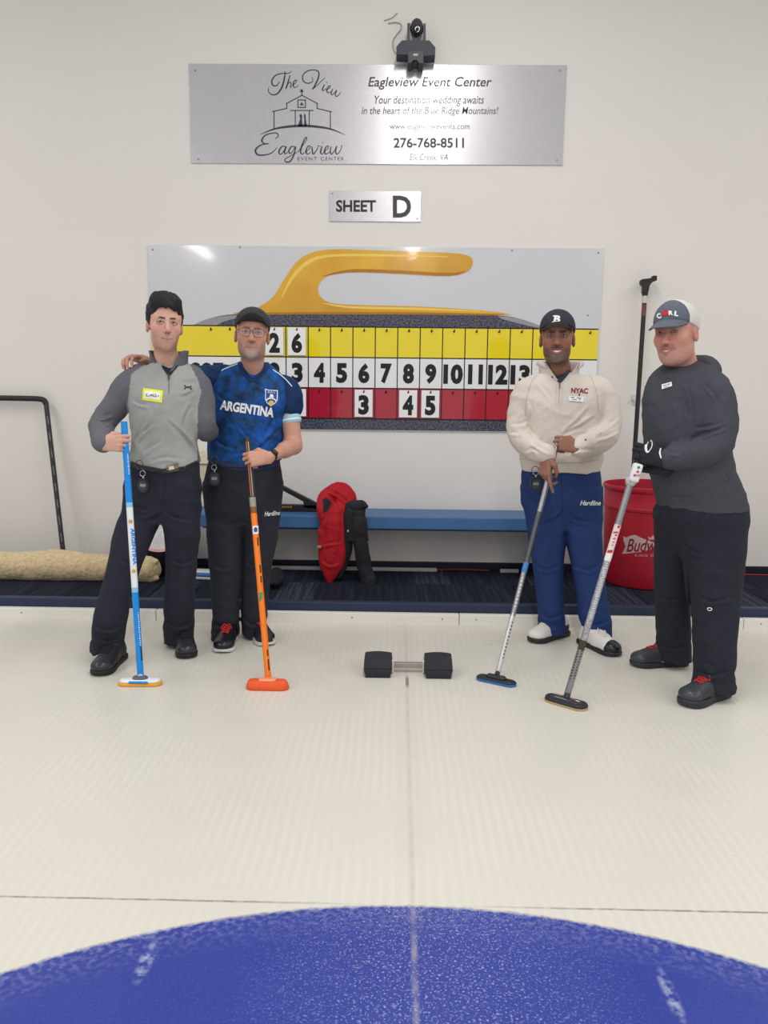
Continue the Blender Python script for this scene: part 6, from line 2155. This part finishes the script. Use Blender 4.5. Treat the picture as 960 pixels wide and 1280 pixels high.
patch('green_badge', poly_px([(323.4, 740.5), (328.4, 740), (327.6, 748), (324.2, 752.4)]), on2, mat('badge_green', (70, 140, 90), rough=0.4, var=0.4, nscale=200), b2)
A, B = G(307.5, 860), G(361.5, 861)
stadium(A, B, 0.036, 0.0, 0.040, 0.0, 0.008).build('pad', mat('red_orange_pad', (232, 92, 44), rough=0.75, bump=0.2, bscale=300), b2, True)
stadium(A*0.72+B*0.28, A*0.28+B*0.72, 0.024, 0.0395, 0.050, 0.0, 0.006).build('clamp', mat('clamp_salmon', (240, 150, 116), rough=0.45), b2, True)
c = (A+B)/2
MB().tube([c+np.array((0, 0, 0.042)), SH2[1]+(SH2[0]-SH2[1])*0.012], [0.016, 0.0125], 16).build('socket', org, b2, 'auto')

# ---- silver brooms
sil = mat('carbon_silver', (152, 152, 154), rough=0.28, metal=0.75, var=0.10, nscale=60)
drk = mat('carbon_dark', (84, 86, 92), rough=0.3, metal=0.6, var=0.1, nscale=60)
spk = mat('silver_speckle', (172, 172, 176), rough=0.3, metal=0.5, var=0.5, nscale=110)
b3 = empty('curling_broom', G(620, 855), 'slim silver curling broom with a blue band and blue-edged black head', 'broom', 'curling brooms standing on the ice')
s3 = shaft_secs(b3, SH3, 0.0128, [(None, 640, sil, None), (640, 703, drk, None), (703, 716, mat('blue_band', (60, 124, 190), rough=0.35), 0.0134), (716, 770, sil, None), (770, None, mat('pale_silver', (206, 206, 206), rough=0.3, metal=0.4, var=0.06), None)])
on3 = on_mesh(s3, 0.0012)
tag(ticks('print_marks', SH3, 778, 822, 11, 1.6, 1.5, 2.0, mat('shaft_print_dark', (56, 58, 64), rough=0.4), b3, on3), kind='stuff')
tag(ticks('print_marks', SH3, 722, 758, 9, 0.4, 2.4, 1.6, mat('shaft_print_pale', (214, 214, 216), rough=0.4), b3, on3), kind='stuff')
patch('swoosh', ribbon_px([(641.5, 766), (639.6, 771), (638.4, 777)], [1.0, 2.0, 1.6]), on3, white_print, b3)
A, B = G(596, 848), G(645, 858.5)
stadium(A, B, 0.030, 0.0, 0.014, 0.0, 0.001).build('pad', mat('blue_pad', (52, 112, 176), rough=0.7), b3, True)
stadium(A, B, 0.0315, 0.0135, 0.024, 0.0, 0.010).build('head_plate', mat('head_black', (38, 40, 46), rough=0.4), b3, True)
stadium(A*0.76+B*0.24, A*0.24+B*0.76, 0.020, 0.0235, 0.038, 0.0, 0.008).build('clamp', mat('head_black'), b3, True)
c = (A+B)/2
MB().tube([c+np.array((0, 0, 0.03)), SH3[1]+(SH3[0]-SH3[1])*0.02], [0.013, 0.0105], 16).build('socket', mat('head_black'), b3, 'auto')

b4 = empty('curling_broom', G(708, 882), 'thick silver curling broom with white display and black patterned head', 'broom', 'curling brooms standing on the ice')
s4 = shaft_secs(b4, SH4, 0.0150, [(None, 656, sil, None), (656, 692, mat('pale_pink_band', (226, 206, 208), rough=0.35, var=0.05), None), (692, 701, white_print, None), (701, 800, spk, None), (800, 812, mat('black_yellow_label', (60, 58, 36), rough=0.4, var=0.6, nscale=150), 0.0155), (812, None, sil, None)])
on4 = on_mesh(s4, 0.0012)
rp_ = mat('red_print_mark', (190, 40, 62), rough=0.4)
for (y0_, y1_, dx_, w_) in ((657, 660, 1.8, 3.0), (664.5, 666.5, 0.0, 6.0), (668, 670, 1.4, 2.6), (672.5, 674, 0.6, 3.0), (677, 678.2, 0.8, 2.4), (681, 682, 0.8, 2.2), (687.5, 691, 0.0, 6.4)):
    a_ = to_px(shaft_point(SH4, y0_)[None]); b_ = to_px(shaft_point(SH4, y1_)[None])
    patch('red_mark', poly_px([(a_[0][0]+dx_-w_/2, y0_), (a_[0][0]+dx_+w_/2, y0_), (b_[0][0]+dx_+w_/2, y1_), (b_[0][0]+dx_-w_/2, y1_)]), on4, rp_, b4)
tag(ticks('print_marks', SH4, 704, 772, 24, 0.6, 3.6, 1.3, mat('shaft_print_pale'), b4, on4), kind='stuff')
tag(ticks('print_marks', SH4, 814, 848, 11, 2.2, 1.6, 1.8, mat('shaft_print_dark'), b4, on4), kind='stuff')
tag(ticks('print_marks', SH4, 814, 848, 11, -2.2, 1.6, 1.8, mat('shaft_print_dark'), b4, on4), kind='stuff')
# display unit clipped on the shaft
A4d = unit(SH4[0]-SH4[1])
def unit_box(c, ax, w, h, d, bev):
    n = unit(np.array((0, -1, 0.0))-ax*np.dot((0, -1, 0), ax))
    sx = np.cross(n, ax)*-1
    bm = bmesh.new(); bmesh.ops.create_cube(bm, size=1.0)
    for v in bm.verts:
        q = np.array(v.co[:])
        v.co = Vector((c+sx*q[0]*w+ax*q[1]*h+n*q[2]*d).tolist())
    bmesh.ops.bevel(bm, geom=bm.edges[:], offset=bev, segments=3, affect='EDGES', profile=0.5)
    return MB().bm(bm)
cu = shaft_point(SH4, 590)+np.array((0, -0.030, 0))
du = unit_box(cu, A4d, 0.042, 0.082, 0.034, 0.008).build('display_unit', mat('unit_white', (226, 226, 228), rough=0.35), b4, 'auto')
ond = on_mesh([du], 0.001)
patch('unit_mark', poly_px([(796.6, 583.2), (799.6, 582.4), (800.2, 585.6), (797, 586.2)]), ond, mat('unit_green', (40, 130, 90), rough=0.4), du)
patch('unit_mark', poly_px([(795.4, 588.6), (798.8, 588), (799, 591), (795.8, 591.4)]), ond, mat('unit_red', (200, 60, 70), rough=0.4), du)
patch('unit_mark', poly_px([(791.8, 593), (794.8, 592.6), (794.8, 595.6), (791.8, 595.8)]), ond, mat('unit_red'), du)
patch('unit_lettering', text_px('ICE', 795.4, 593, 800.2, 595.6, 0.02, 0, 0), ond, mat('shaft_print_dark'), du)
A_, B_ = shaft_point(SH4, 598), shaft_point(SH4, 607)
MB().tube([A_, A_+(B_-A_)*0.5, B_], [0.024, 0.025, 0.018], 20).build('clamp_collar', mat('unit_silver', (196, 198, 196), rough=0.35, metal=0.3), b4, True)
A, B = G(682, 873), G(734, 888)
stadium(A, B, 0.040, 0.0, 0.010, 0.0, 0.001).build('pad', mat('tan_pad', (196, 160, 120), rough=0.8), b4, True)
stadium(A, B, 0.041, 0.0095, 0.024, 0.0, 0.004).build('head_plate', mat('head_black'), b4, True)
c = (A+B)/2
stadium(A*0.88+B*0.12, A*0.12+B*0.88, 0.027, 0.0235, 0.028, 0.0, 0.003).build('clamp', mat('head_dark_print', (58, 58, 62), rough=0.35, var=0.5, nscale=120), b4, True)
hp4 = mat('head_print_white', (206, 206, 208), rough=0.4)
d_ = unit(B-A); s_ = np.array((-d_[1], d_[0], 0))
for (u, v_, L, w) in ((-0.055, 0.014, 0.05, 0.004), (-0.02, -0.014, 0.06, 0.004), (0.052, 0.004, 0.022, 0.010), (0.02, 0.016, 0.03, 0.003)):
    o_ = c+d_*u+s_*v_
    q = [o_-d_*L/2-s_*w/2, o_+d_*L/2-s_*w/2, o_+d_*L/2+s_*w/2, o_-d_*L/2+s_*w/2]
    mesh_obj('head_print', [(a[0], a[1], 0.0286) for a in q], [(0, 1, 2, 3)], hp4, b4)
o_ = c+d_*0.035+s_*0.002
mesh_obj('head_print', [(a[0], a[1], 0.0287) for a in (o_-d_*0.008-s_*0.003, o_+d_*0.008-s_*0.003, o_+d_*0.008+s_*0.003, o_-d_*0.008+s_*0.003)], [(0, 1, 2, 3)], mat('unit_red'), b4)
MB().tube([c+np.array((0, 0, 0.022)), SH4[1]+(SH4[0]-SH4[1])*0.02], [0.015, 0.0125], 16).build('socket', mat('head_black'), b4, 'auto')

# ================================================================== hack on the ice
hk_ = empty('curling_hack', G(510, 848), 'black rubber curling hack with two footholds joined by a metal bar', 'hack')
rub = mat('hack_rubber', (38, 40, 48), rough=0.75, var=0.08, nscale=80, bump=0.3, bscale=250)
YH = float(G(510, 848)[1])
def foothold(x0, x1):
    prof = [(YH, 0.0), (YH-0.004, 0.012), (YH+0.002, 0.036), (YH+0.014, 0.038), (YH+0.06, 0.062), (YH+0.110, 0.084), (YH+0.125, 0.086), (YH+0.135, 0.078), (YH+0.145, 0.0)]
    ins = [0.010, 0.008, 0.004, 0.0, 0.0, 0.002, 0.004, 0.004, 0.004]
    n, seg = len(prof), 8
    vs, fs = [], []
    for j in range(seg+1):
        t = j/seg
        for (y, z), i_ in zip(prof, ins):
            x = x0+i_+(x1-x0-2*i_)*t
            vs.append((x, y, z+(0.006*(1-(2*t-1)**2) if z > 0.075 else 0)))
    for j in range(seg):
        for i in range(n):
            a, b = j*n+i, j*n+(i+1) % n
            fs.append((a, a+n, b+n, b))
    fs.append(tuple(range(n))); fs.append(tuple(range(seg*n+n-1, seg*n-1, -1)))
    o = MB().add(vs, fs).build('foothold', rub, hk_, 'auto')
    MB().box((x0+0.004, YH+0.012, 0.037), (x1-0.004, YH+0.016, 0.0425)).build('ridge', rub, o)
def hx(px): return float(G(px, 846)[0])
foothold(hx(454.5), hx(490)); foothold(hx(530), hx(565.5))
MB().box((hx(486), YH+0.078, 0.022), (hx(534), YH+0.105, 0.048), 0.003).build('bar', mat('hack_bar', (158, 152, 146), rough=0.4, metal=0.4), hk_)
MB().box((hx(489.5), YH+0.06, 0.002), (hx(492.3), YH+0.13, 0.066), 0.002).build('side_plate', mat('hack_plate', (206, 204, 198), rough=0.4), hk_)
MB().box((hx(528), YH+0.06, 0.002), (hx(530.5), YH+0.13, 0.066), 0.002).build('side_plate', mat('hack_plate'), hk_)

# ================================================================== bench and what lies on it
bn = empty('bench', (0, 5.38, PZ), 'long blue painted wooden bench against the white wall', 'bench')
blue = mat('bench_blue', (62, 104, 152), rough=0.45, var=0.06, nscale=6)
BZ = float(P(480, 646, 5.20)[2])
bx0, bx1 = float(P(228, 650, 5.2)[0]), float(P(704, 650, 5.2)[0])
MB().box((bx0, 5.20, BZ-0.082), (bx1, 5.56, BZ), 0.006).build('seat_plank', blue, bn)
for px in (300, 692):
    x = float(P(px, 690, 5.3)[0])
    MB().box((x-0.02, 5.24, PZ+0.001), (x+0.02, 5.53, BZ-0.08), 0.004).build('leg', blue, bn)
MB().box((bx0+0.05, 5.535, BZ-0.15), (bx1-0.05, 5.555, BZ-0.08), 0.003).build('rail', blue, bn)

# jacket draped over the front of the bench
jk = empty('jacket', P(430, 690, 5.16), 'red and black hooded jacket draped over the blue bench', 'jacket')
jr = mat('red_shell', (176, 30, 42), rough=0.75, spec=0.2, var=0.08, nscale=40, bump=0.1, bscale=400)
jb = mat('black_shell', (32, 33, 40), rough=0.85, var=0.1, nscale=40)
class _Q:            # row helper at the bench front
    def __init__(self, Y): self.Y0 = Y
    p = Person.p
    row = Person.row
q = _Q(5.155)
def redb(F):
    F.loft([q.row(*r) for r in ((626, 408, 438, 0.050, 0.06), (634, 404, 437, 0.050, 0.04), (643, 402, 433, 0.044, 0.02), (652, 400, 431, 0.038), (668, 398, 432, 0.036), (690, 398, 432, 0.040), (703, 399.5, 430, 0.040), (714, 403, 425, 0.034), (724, 408, 418, 0.024), (731, 411, 414, 0.010))], 0.0, 2.2)
    F.chain([q.p(402, 632, 0.0), q.p(402, 640, -0.01), q.p(404, 648, 0.0)], [0.020, 0.022, 0.016], 0.02, 4)
    F.ell(q.p(423, 622, 0.09), (0.075, 0.05, 0.055), None, 0.03)
    F.chain([q.p(405, 634, 0.02), q.p(407, 624, 0.05), q.p(418, 614, 0.10), q.p(430, 615, 0.14), q.p(437, 626, 0.12)], [0.026, 0.032, 0.034, 0.034, 0.030], 0.035, 5)
rbd = cloth(jk, 'red_body', redb, q.p(390, 740)-np.array((0, 0.15, 0)), q.p(450, 598)+np.array((0, 0.36, 0)), jr, 0.006, [folds(0.008, 13, (1, 0.2, 0.25), 5.0, 2.0), folds(0.003, 30, (1, 0.2, 0.5), 3.0, 7.0), fold_lines([(1.2, [(415, 640), (408, 660), (406, 692)]), (1.2, [(425, 638), (426, 665), (421, 702)]), [(399, 682), (412, 679), (428, 677)], (1.3, [(411, 613), (424, 619), (437, 630)]), (1.2, [(406, 617), (416, 623), (421, 634)]), [(404, 700), (412, 706), (424, 703)]], 0.009, 2.6)])
def blkb(F):
    F.loft([q.row(*r) for r in ((630, 433, 456, 0.040, 0.03), (645, 430, 456, 0.040), (660, 431, 458, 0.038), (676, 433, 460, 0.036))], 0.0, 2.4)
    F.chain([q.p(434, 664, 0.01), q.p(433.5, 685, 0.02), q.p(430.5, 705, 0.03), q.p(424, 722, 0.02)], [0.034, 0.026, 0.016, 0.010], 0.02, 5)
    F.ell(q.p(444, 632, 0.03), (0.062, 0.055, 0.034), rotm(0, 0, -8), 0.03)
    F.cone(q.p(452, 628.5, 0.0), q.p(458, 633, -0.02), 0.014, 0.010, 0.025)
cloth(jk, 'black_body', blkb, q.p(418, 735)-np.array((0, 0.12, 0)), q.p(474, 612)+np.array((0, 0.26, 0)), jb, 0.006, [folds(0.006, 14, (1, 0.2, 0.25), 5, 5.0), fold_lines([(1.2, [(440, 638), (444, 655), (445, 672)]), (1.1, [(452, 640), (451, 655), (454, 672)]), [(434, 634), (444, 638), (457, 637)]], 0.009, 2.4)])
def slv(F):
    F.chain([q.p(447, 650, 0.0), q.p(451, 680, 0.0), q.p(455, 705, 0.01), q.p(460, 724, 0.0), q.p(463.5, 727.5, -0.03)], [0.046, 0.044, 0.038, 0.034, 0.026], 0.02, 6)
cloth(jk, 'sleeve', slv, q.p(430, 745)-np.array((0, 0.12, 0)), q.p(482, 640)+np.array((0, 0.12, 0)), jb, 0.006, [folds(0.010, 16, (0.3, 0.2, 1), 2.5, 9.0)])
patch('lining', poly_px([(403, 624.5), (408, 622), (415, 628.6), (412, 635), (407.5, 640), (403.5, 641), (404.2, 633)]), on_mesh([rbd], 0.003), jb, jk)
zp = q.p(399, 683.5, -0.035)
MB().box(zp-np.array((0.014, 0.012, 0.009)), zp+np.array((0.014, 0.012, 0.009)), 0.004).build('toggle', mat('toggle_grey', (140, 138, 132), rough=0.4), jk)
MB().ell(q.p(435, 664, -0.045), (0.006, 0.004, 0.009)).build('zip_pull', mat('toggle_pale', (186, 184, 184), rough=0.3, metal=0.5), jk, True)

# triangular stabiliser on the bench
stb = empty('stabilizer', P(360, 636, 5.38), 'black triangular delivery stabilizer with gold lettering on the bench', 'stabilizer')
bk_m = mat('stabilizer_black', (30, 31, 34), rough=0.5, var=0.08)
def bar_px(pts, name, Ya=5.36, Yb=5.41):
    pp = [P(x, y, Ya) for x, y in pts]
    return MB().prism([(a[0], max(a[2], BZ+0.001)) for a in pp], Ya, Yb).build(name, bk_m, stb)
bar_px([(318, 634), (318, 640.5), (398, 641), (398, 632), (352, 631)], 'base_bar')
bar_px([(346, 604), (352, 607), (397, 630), (398, 636), (380, 634.5), (379, 627), (352, 612.5), (345, 610)], 'top_bar')
bar_px([(318, 606), (346, 604), (346, 610), (322, 612)], 'handle_bar')
bar_px([(318, 606), (324, 606), (324, 634), (318, 634)], 'post')
gl_ = mat('gold_lettering', (176, 138, 62), rough=0.4, metal=0.3)
for i in range(6):
    a = P(350.5+i*2.7, 633.6, 5.359)
    w = 0.0048
    mesh_obj('lettering', [(a[0]-w, 5.3585, a[2]-0.007), (a[0]+w, 5.3585, a[2]-0.007), (a[0]+w, 5.3585, a[2]+0.007), (a[0]-w, 5.3585, a[2]+0.007)], [(0, 1, 2, 3)], gl_, stb)

# ================================================================== things along the wall
# rolled sheepskin
def wool():
    m = mat('tan_fleece', (212, 190, 150), rough=1.0, spec=0.05, var=0.22, nscale=45, bump=0.8, bscale=330, sheen=0.3)
    return m
YR = 5.03+0.095
def roll_c(px, py): return P(px, py, YR)
rl = [(-150, 718), (-90, 719), (-30, 720), (30, 721), (70, 719), (95, 721), (140, 722.5), (175, 723), (187, 723)]
rp = [roll_c(*a) for a in rl]
rr = [0.088, 0.087, 0.087, 0.088, 0.096, 0.088, 0.082, 0.080, 0.076]
def rollb(F):
    pts = [np.array((a[0], YR, PZ+0.001+r*0.97)) for a, r in zip(rp, rr)]
    F.chain(pts, rr, 0.02, 4)
    e = pts[-1]
    F.cone(e+np.array((0.02, -0.03, 0.05)), e+np.array((0.058, -0.03, 0.062)), 0.026, 0.016, 0.02)
    F.cone(e+np.array((0.02, -0.04, -0.055)), e+np.array((0.060, -0.04, -0.050)), 0.022, 0.014, 0.02)
fz = lambda p: -0.004*vnoise(p*16)-0.0016*vnoise(p*60)-0.0022*vnoise(p*130)-0.0018*vnoise(p*230)
skin = cloth(None, 'sheepskin_roll', rollb, (rp[0][0]-0.15, YR-0.16, PZ), (rp[-1][0]+0.16, YR+0.16, PZ+0.25), wool(), 0.0048, [fz])
tag(skin, 'rolled tan sheepskin lying on the navy carpet step', 'sheepskin')

# black squeegee frame leaning on the wall
sq = empty('squeegee', (-2.3, 5.45, PZ), 'black bent-handled squeegee leaning on the wall behind the sheepskin', 'squeegee')
gb = mat('black_foam', (34, 34, 36), rough=0.55, var=0.15, nscale=60)
pm = mat('black_pole', (48, 48, 50), rough=0.45, var=0.5, nscale=70)
hb = [P(-95, 497, 5.53), P(-40, 497.3, 5.53), P(0, 497.5, 5.53), P(30, 498, 5.53), P(48, 498.6, 5.53), P(55, 500.5, 5.53), P(57.5, 505, 5.53)]
MB().tube(spline(hb, 5), [0.019]*(6*5+1), 14).build('handle_bar', gb, sq, True)
pa, pb_ = P(57.5, 503, 5.53), P(81.5, 712, 5.36)
pb_[2] = max(pb_[2], PZ+0.004)
MB().tube([pa, pa*0.66+pb_*0.34, pa*0.33+pb_*0.67, pb_], 0.0165, 14).build('pole', pm, sq, 'auto')
pa2, pb2 = P(-95, 497, 5.53), P(-88, 712, 5.36); pb2[2] = pb_[2]
MB().tube([pa2, (pa2+pb2)/2, pb2], 0.0165, 14).build('pole', pm, sq, 'auto')
for i in range(9):
    a = pa+(pb_-pa)*(0.08+0.1*i); b = pa+(pb_-pa)*(0.13+0.1*i)
    MB().tube([a+np.array((0.004, -0.0130, 0)), b+np.array((0.006, -0.0130, 0))], 0.005, 6).build('tape_mark', mat('pole_grey', (112, 112, 112), rough=0.5), sq)
MB().box((min(pb2[0], pb_[0])-0.1, 5.33, PZ+0.002), (pb_[0]+0.03, 5.39, PZ+0.03), 0.004).build('blade', gb, sq)

# black push broom leaning on the wall on the right
pbm = empty('push_broom', P(793, 700, 5.38), 'black broom standing head-up against the wall beside the capped man', 'broom')
t0, t1 = P(807, 356, 5.52), P(784, 704, 5.40)
t1[2] = PZ+0.032
pol = mat('black_gloss_pole', (36, 34, 36), rough=0.3, var=0.1)
sp_ = lambda py: shaft_point((t0, t1), py)
MB().tube([sp_(378), sp_(450), sp_(520), sp_(600), t1], 0.0150, 16).build('pole', pol, pbm, 'auto')
MB().tube([sp_(358), sp_(370)], [0.022, 0.018], 16).build('ferrule', gb, pbm, 'auto')
MB().tube([sp_(370), sp_(379)], 0.0165, 16).build('label_band', mat('pale_label', (196, 196, 192), rough=0.5, var=0.3, nscale=80), pbm, 'auto')
MB().tube([sp_(381), sp_(395)], 0.0156, 16).build('print_band', mat('red_brown_print', (110, 62, 58), rough=0.4, var=0.5, nscale=90), pbm, 'auto')
hd_ = [P(x, y, 5.50) for x, y in ((801, 350.5), (803, 349), (815, 347.5), (816.5, 344.6), (821, 344.6), (821, 350.5), (815, 353), (812, 357), (810, 366), (803.5, 366), (804, 358), (801, 354.5))]
MB().prism([(a[0], a[2]) for a in hd_], 5.495, 5.535).build('broom_head', gb, pbm)
br_ = empty('wall_bracket', P(798, 505, WALL), 'small pale wall bracket holding the black broom pole', 'bracket')
a, b = P(790.5, 506, WALL-0.03), P(803.5, 493, WALL-0.03)
MB().box((a[0], WALL-0.006, a[2]), (b[0], WALL-0.0004, b[2]), 0.002).build('plate', mat('bracket_white', (206, 204, 200), rough=0.4), br_)
MB().box((a[0], WALL-0.032, (a[2]+b[2])/2-0.008), (a[0]+0.016, WALL-0.006, (a[2]+b[2])/2+0.008), 0.002).build('jaw', mat('bracket_white'), br_)
MB().box((b[0]-0.016, WALL-0.032, (a[2]+b[2])/2-0.008), (b[0], WALL-0.006, (a[2]+b[2])/2+0.008), 0.002).build('jaw', mat('bracket_white'), br_)

# red barrel
RC = np.array((float(P(805, 700, 5.30)[0]), 5.295, PZ+0.0015))
rb = empty('trash_barrel', RC, 'large red plastic barrel with a white bow-tie beer logo', 'barrel')
H_ = float(P(790, 611, 5.02)[2])-PZ
redp = mat('red_plastic', (176, 28, 48), rough=0.42, var=0.05, nscale=12)
prof = [(0.0, 0.004), (0.235, 0.0), (0.252, 0.006), (0.258, 0.03), (0.262, 0.12), (0.272, H_*0.70), (0.273, H_*0.76), (0.279, H_*0.765), (0.280, H_*0.79), (0.276, H_*0.80), (0.280, H_*0.94), (0.288, H_*0.955), (0.291, H_*0.985), (0.287, H_), (0.279, H_), (0.276, H_*0.95), (0.262, H_*0.5), (0.245, 0.03), (0.0, 0.025)]
bar_o = MB().lathe(RC, prof, 72).build('barrel_body', redp, rb, 'auto')
for sg in ():
    hpts = [RC+np.array((math.cos(t)*0.285*sg*0+sg*0.283, (k-0.5)*0.16, H_*0.86-0.02*math.sin(k*math.pi))) for k, t in ((j/8, 0) for j in range(9))]
    MB().tube(hpts, 0.011, 8).build('handle', redp, rb, True)
onbar = on_mesh([bar_o], 0.0015)
wl_ = mat('barrel_print', (206, 176, 176), rough=0.5, var=0.06, nscale=90)
bow = [(779, 670.5), (783, 672), (788, 669.5), (794, 668.5), (802, 672.5), (818, 678.5), (836, 671), (856, 668), (851, 681), (856, 694), (836, 690), (818, 685.5), (802, 690), (777.5, 692.5), (782, 683), (779.5, 676)]
patch('bow_tie_print', poly_px(bow), onbar, wl_, rb, maxlen=4)
patch('lettering', text_px('Budweiser', 783, 673.5, 852, 690, 0.01, 0.35, 0), on_mesh([bar_o], 0.003), mat('barrel_script', (134, 30, 46), rough=0.5), rb, 0.003, 4) if False else lay('lettering', dense(*text_px('Budweiser', 783, 673.5, 852, 690, 0.01, 0.35, 0), 4), on_mesh([bar_o], 0.003), mat('barrel_script', (134, 30, 46), rough=0.5), rb)
lay('lettering', dense(*text_px('KING OF BEERS', 794, 692.8, 842, 696, 0.0, 0, 0, 1.2), 4), on_mesh([bar_o], 0.0025), wl_, rb)
crown = [(811, 674.5), (810, 670.5), (813, 672.5), (816, 669), (819, 672.5), (822, 670.5), (821, 674.5)]
lay('crown_print', dense(*poly_px(crown), 4), on_mesh([bar_o], 0.0025), wl_, rb)

# black waste bin with white liner, seen between the legs
WB = np.array((float(P(206, 720, 5.33)[0]), 5.33, PZ+0.0015))
wb = empty('waste_bin', WB, 'small black waste bin with a white liner behind grey trousers', 'bin')
hz = float(P(200, 684, 5.22)[2])-PZ
MB().lathe(WB, [(0, 0.003), (0.098, 0.0), (0.103, 0.006), (0.122, hz*0.9), (0.126, hz), (0.118, hz), (0.100, 0.02), (0, 0.015)], 36).build('bin_body', mat('bin_black', (26, 27, 34), rough=0.5), wb, 'auto')
lp, n = [], 48
vs, fs = [], []
for j, (r, z) in enumerate(((0.116, hz-0.02), (0.122, hz+0.05), (0.124, hz+0.125), (0.130, hz+0.12), (0.136, hz+0.05), (0.142, hz-0.005), (0.146, hz-0.022))):
    for k in range(n):
        a = 2*math.pi*k/n
        w = 1+0.035*math.sin(a*7+j*0.6)+0.02*math.sin(a*13+j)
        vs.append((WB[0]+r*w*math.cos(a), WB[1]+r*w*math.sin(a), WB[2]+z+0.006*math.sin(a*5)))
for j in range(6):
    for k in range(n):
        fs.append((j*n+k, j*n+(k+1) % n, (j+1)*n+(k+1) % n, (j+1)*n+k))
ln = mesh_obj('liner', vs, fs, mat('liner_white', (222, 220, 222), rough=0.4, var=0.06), wb, True)
ln.data.materials.append(mat('liner_pink', (228, 170, 172), rough=0.5))
mi = np.zeros(len(fs), np.int32); mi[5*n:] = 1
ln.data.polygons.foreach_set('material_index', mi)

# cream dispenser on the wall between the two men
ds = empty('wall_dispenser', P(256, 603, WALL), 'cream plastic dispenser on the wall between the grey and blue shirts', 'dispenser')
dm = mat('cream_plastic', (222, 212, 190), rough=0.45)
def px_box(name, x0, y0, x1, y1, Ya, m, par, bev=0.006):
    a, b = P(x0, y1, Ya), P(x1, y0, Ya)
    return MB().box((a[0], Ya, a[2]), (b[0], WALL-0.0005, b[2]), bev).build(name, m, par)
px_box('upper_case', 246.5, 563, 269, 580, WALL-0.10, dm, ds)
px_box('lower_case', 249, 580.5, 267, 603, WALL-0.085, mat('cream_plastic_dark', (206, 194, 170), rough=0.5), ds)

# loose footwear on the carpet
sl_ = empty('slider_overshoe', P(255, 716, 5.20), 'blue and white rubber overshoe on the carpet between two trouser legs', 'overshoe')
ca = P(256, 714, 5.2)
A, B = np.array((ca[0]-0.09, 5.21, 0)), np.array((ca[0]+0.10, 5.19, 0))
stadium(A, B, 0.045, PZ+0.002, PZ+0.022, 0.0, 0.001).build('sole', mat('pale_rubber', (206, 208, 214), rough=0.5), sl_, True)
stadium(A, B, 0.046, PZ+0.0215, PZ+0.045, 0.0, 0.004).build('band', mat('blue_rubber', (52, 112, 178), rough=0.5), sl_, True)
stadium(A, B, 0.042, PZ+0.0445, PZ+0.060, 0.0, 0.010).build('top', mat('pale_rubber'), sl_, True)
def lump(F):
    c = P(344, 727, 5.0)
    F.ell((c[0], 5.02, PZ+0.045), (0.055, 0.12, 0.040), None, 0.0)
    F.ell((c[0]-0.005, 5.08, PZ+0.065), (0.042, 0.065, 0.045), None, 0.03)
    sl, X, Y, Z = F.sub((-9, -9, -9), (9, 9, 9))
    F.put(sl, (Z-(PZ+0.002)+0*X+0*Y).astype(f32), 0.0, 's')
c = P(344, 727, 5.0)
o = cloth(None, 'black_shoe', lump, (c[0]-0.12, 4.85, PZ-0.02), (c[0]+0.12, 5.2, PZ+0.16), mat('black_suede', (26, 27, 34), rough=0.8, var=0.1), 0.006)
tag(o, 'loose black shoe on the carpet behind the blue jersey wearer', 'shoe')
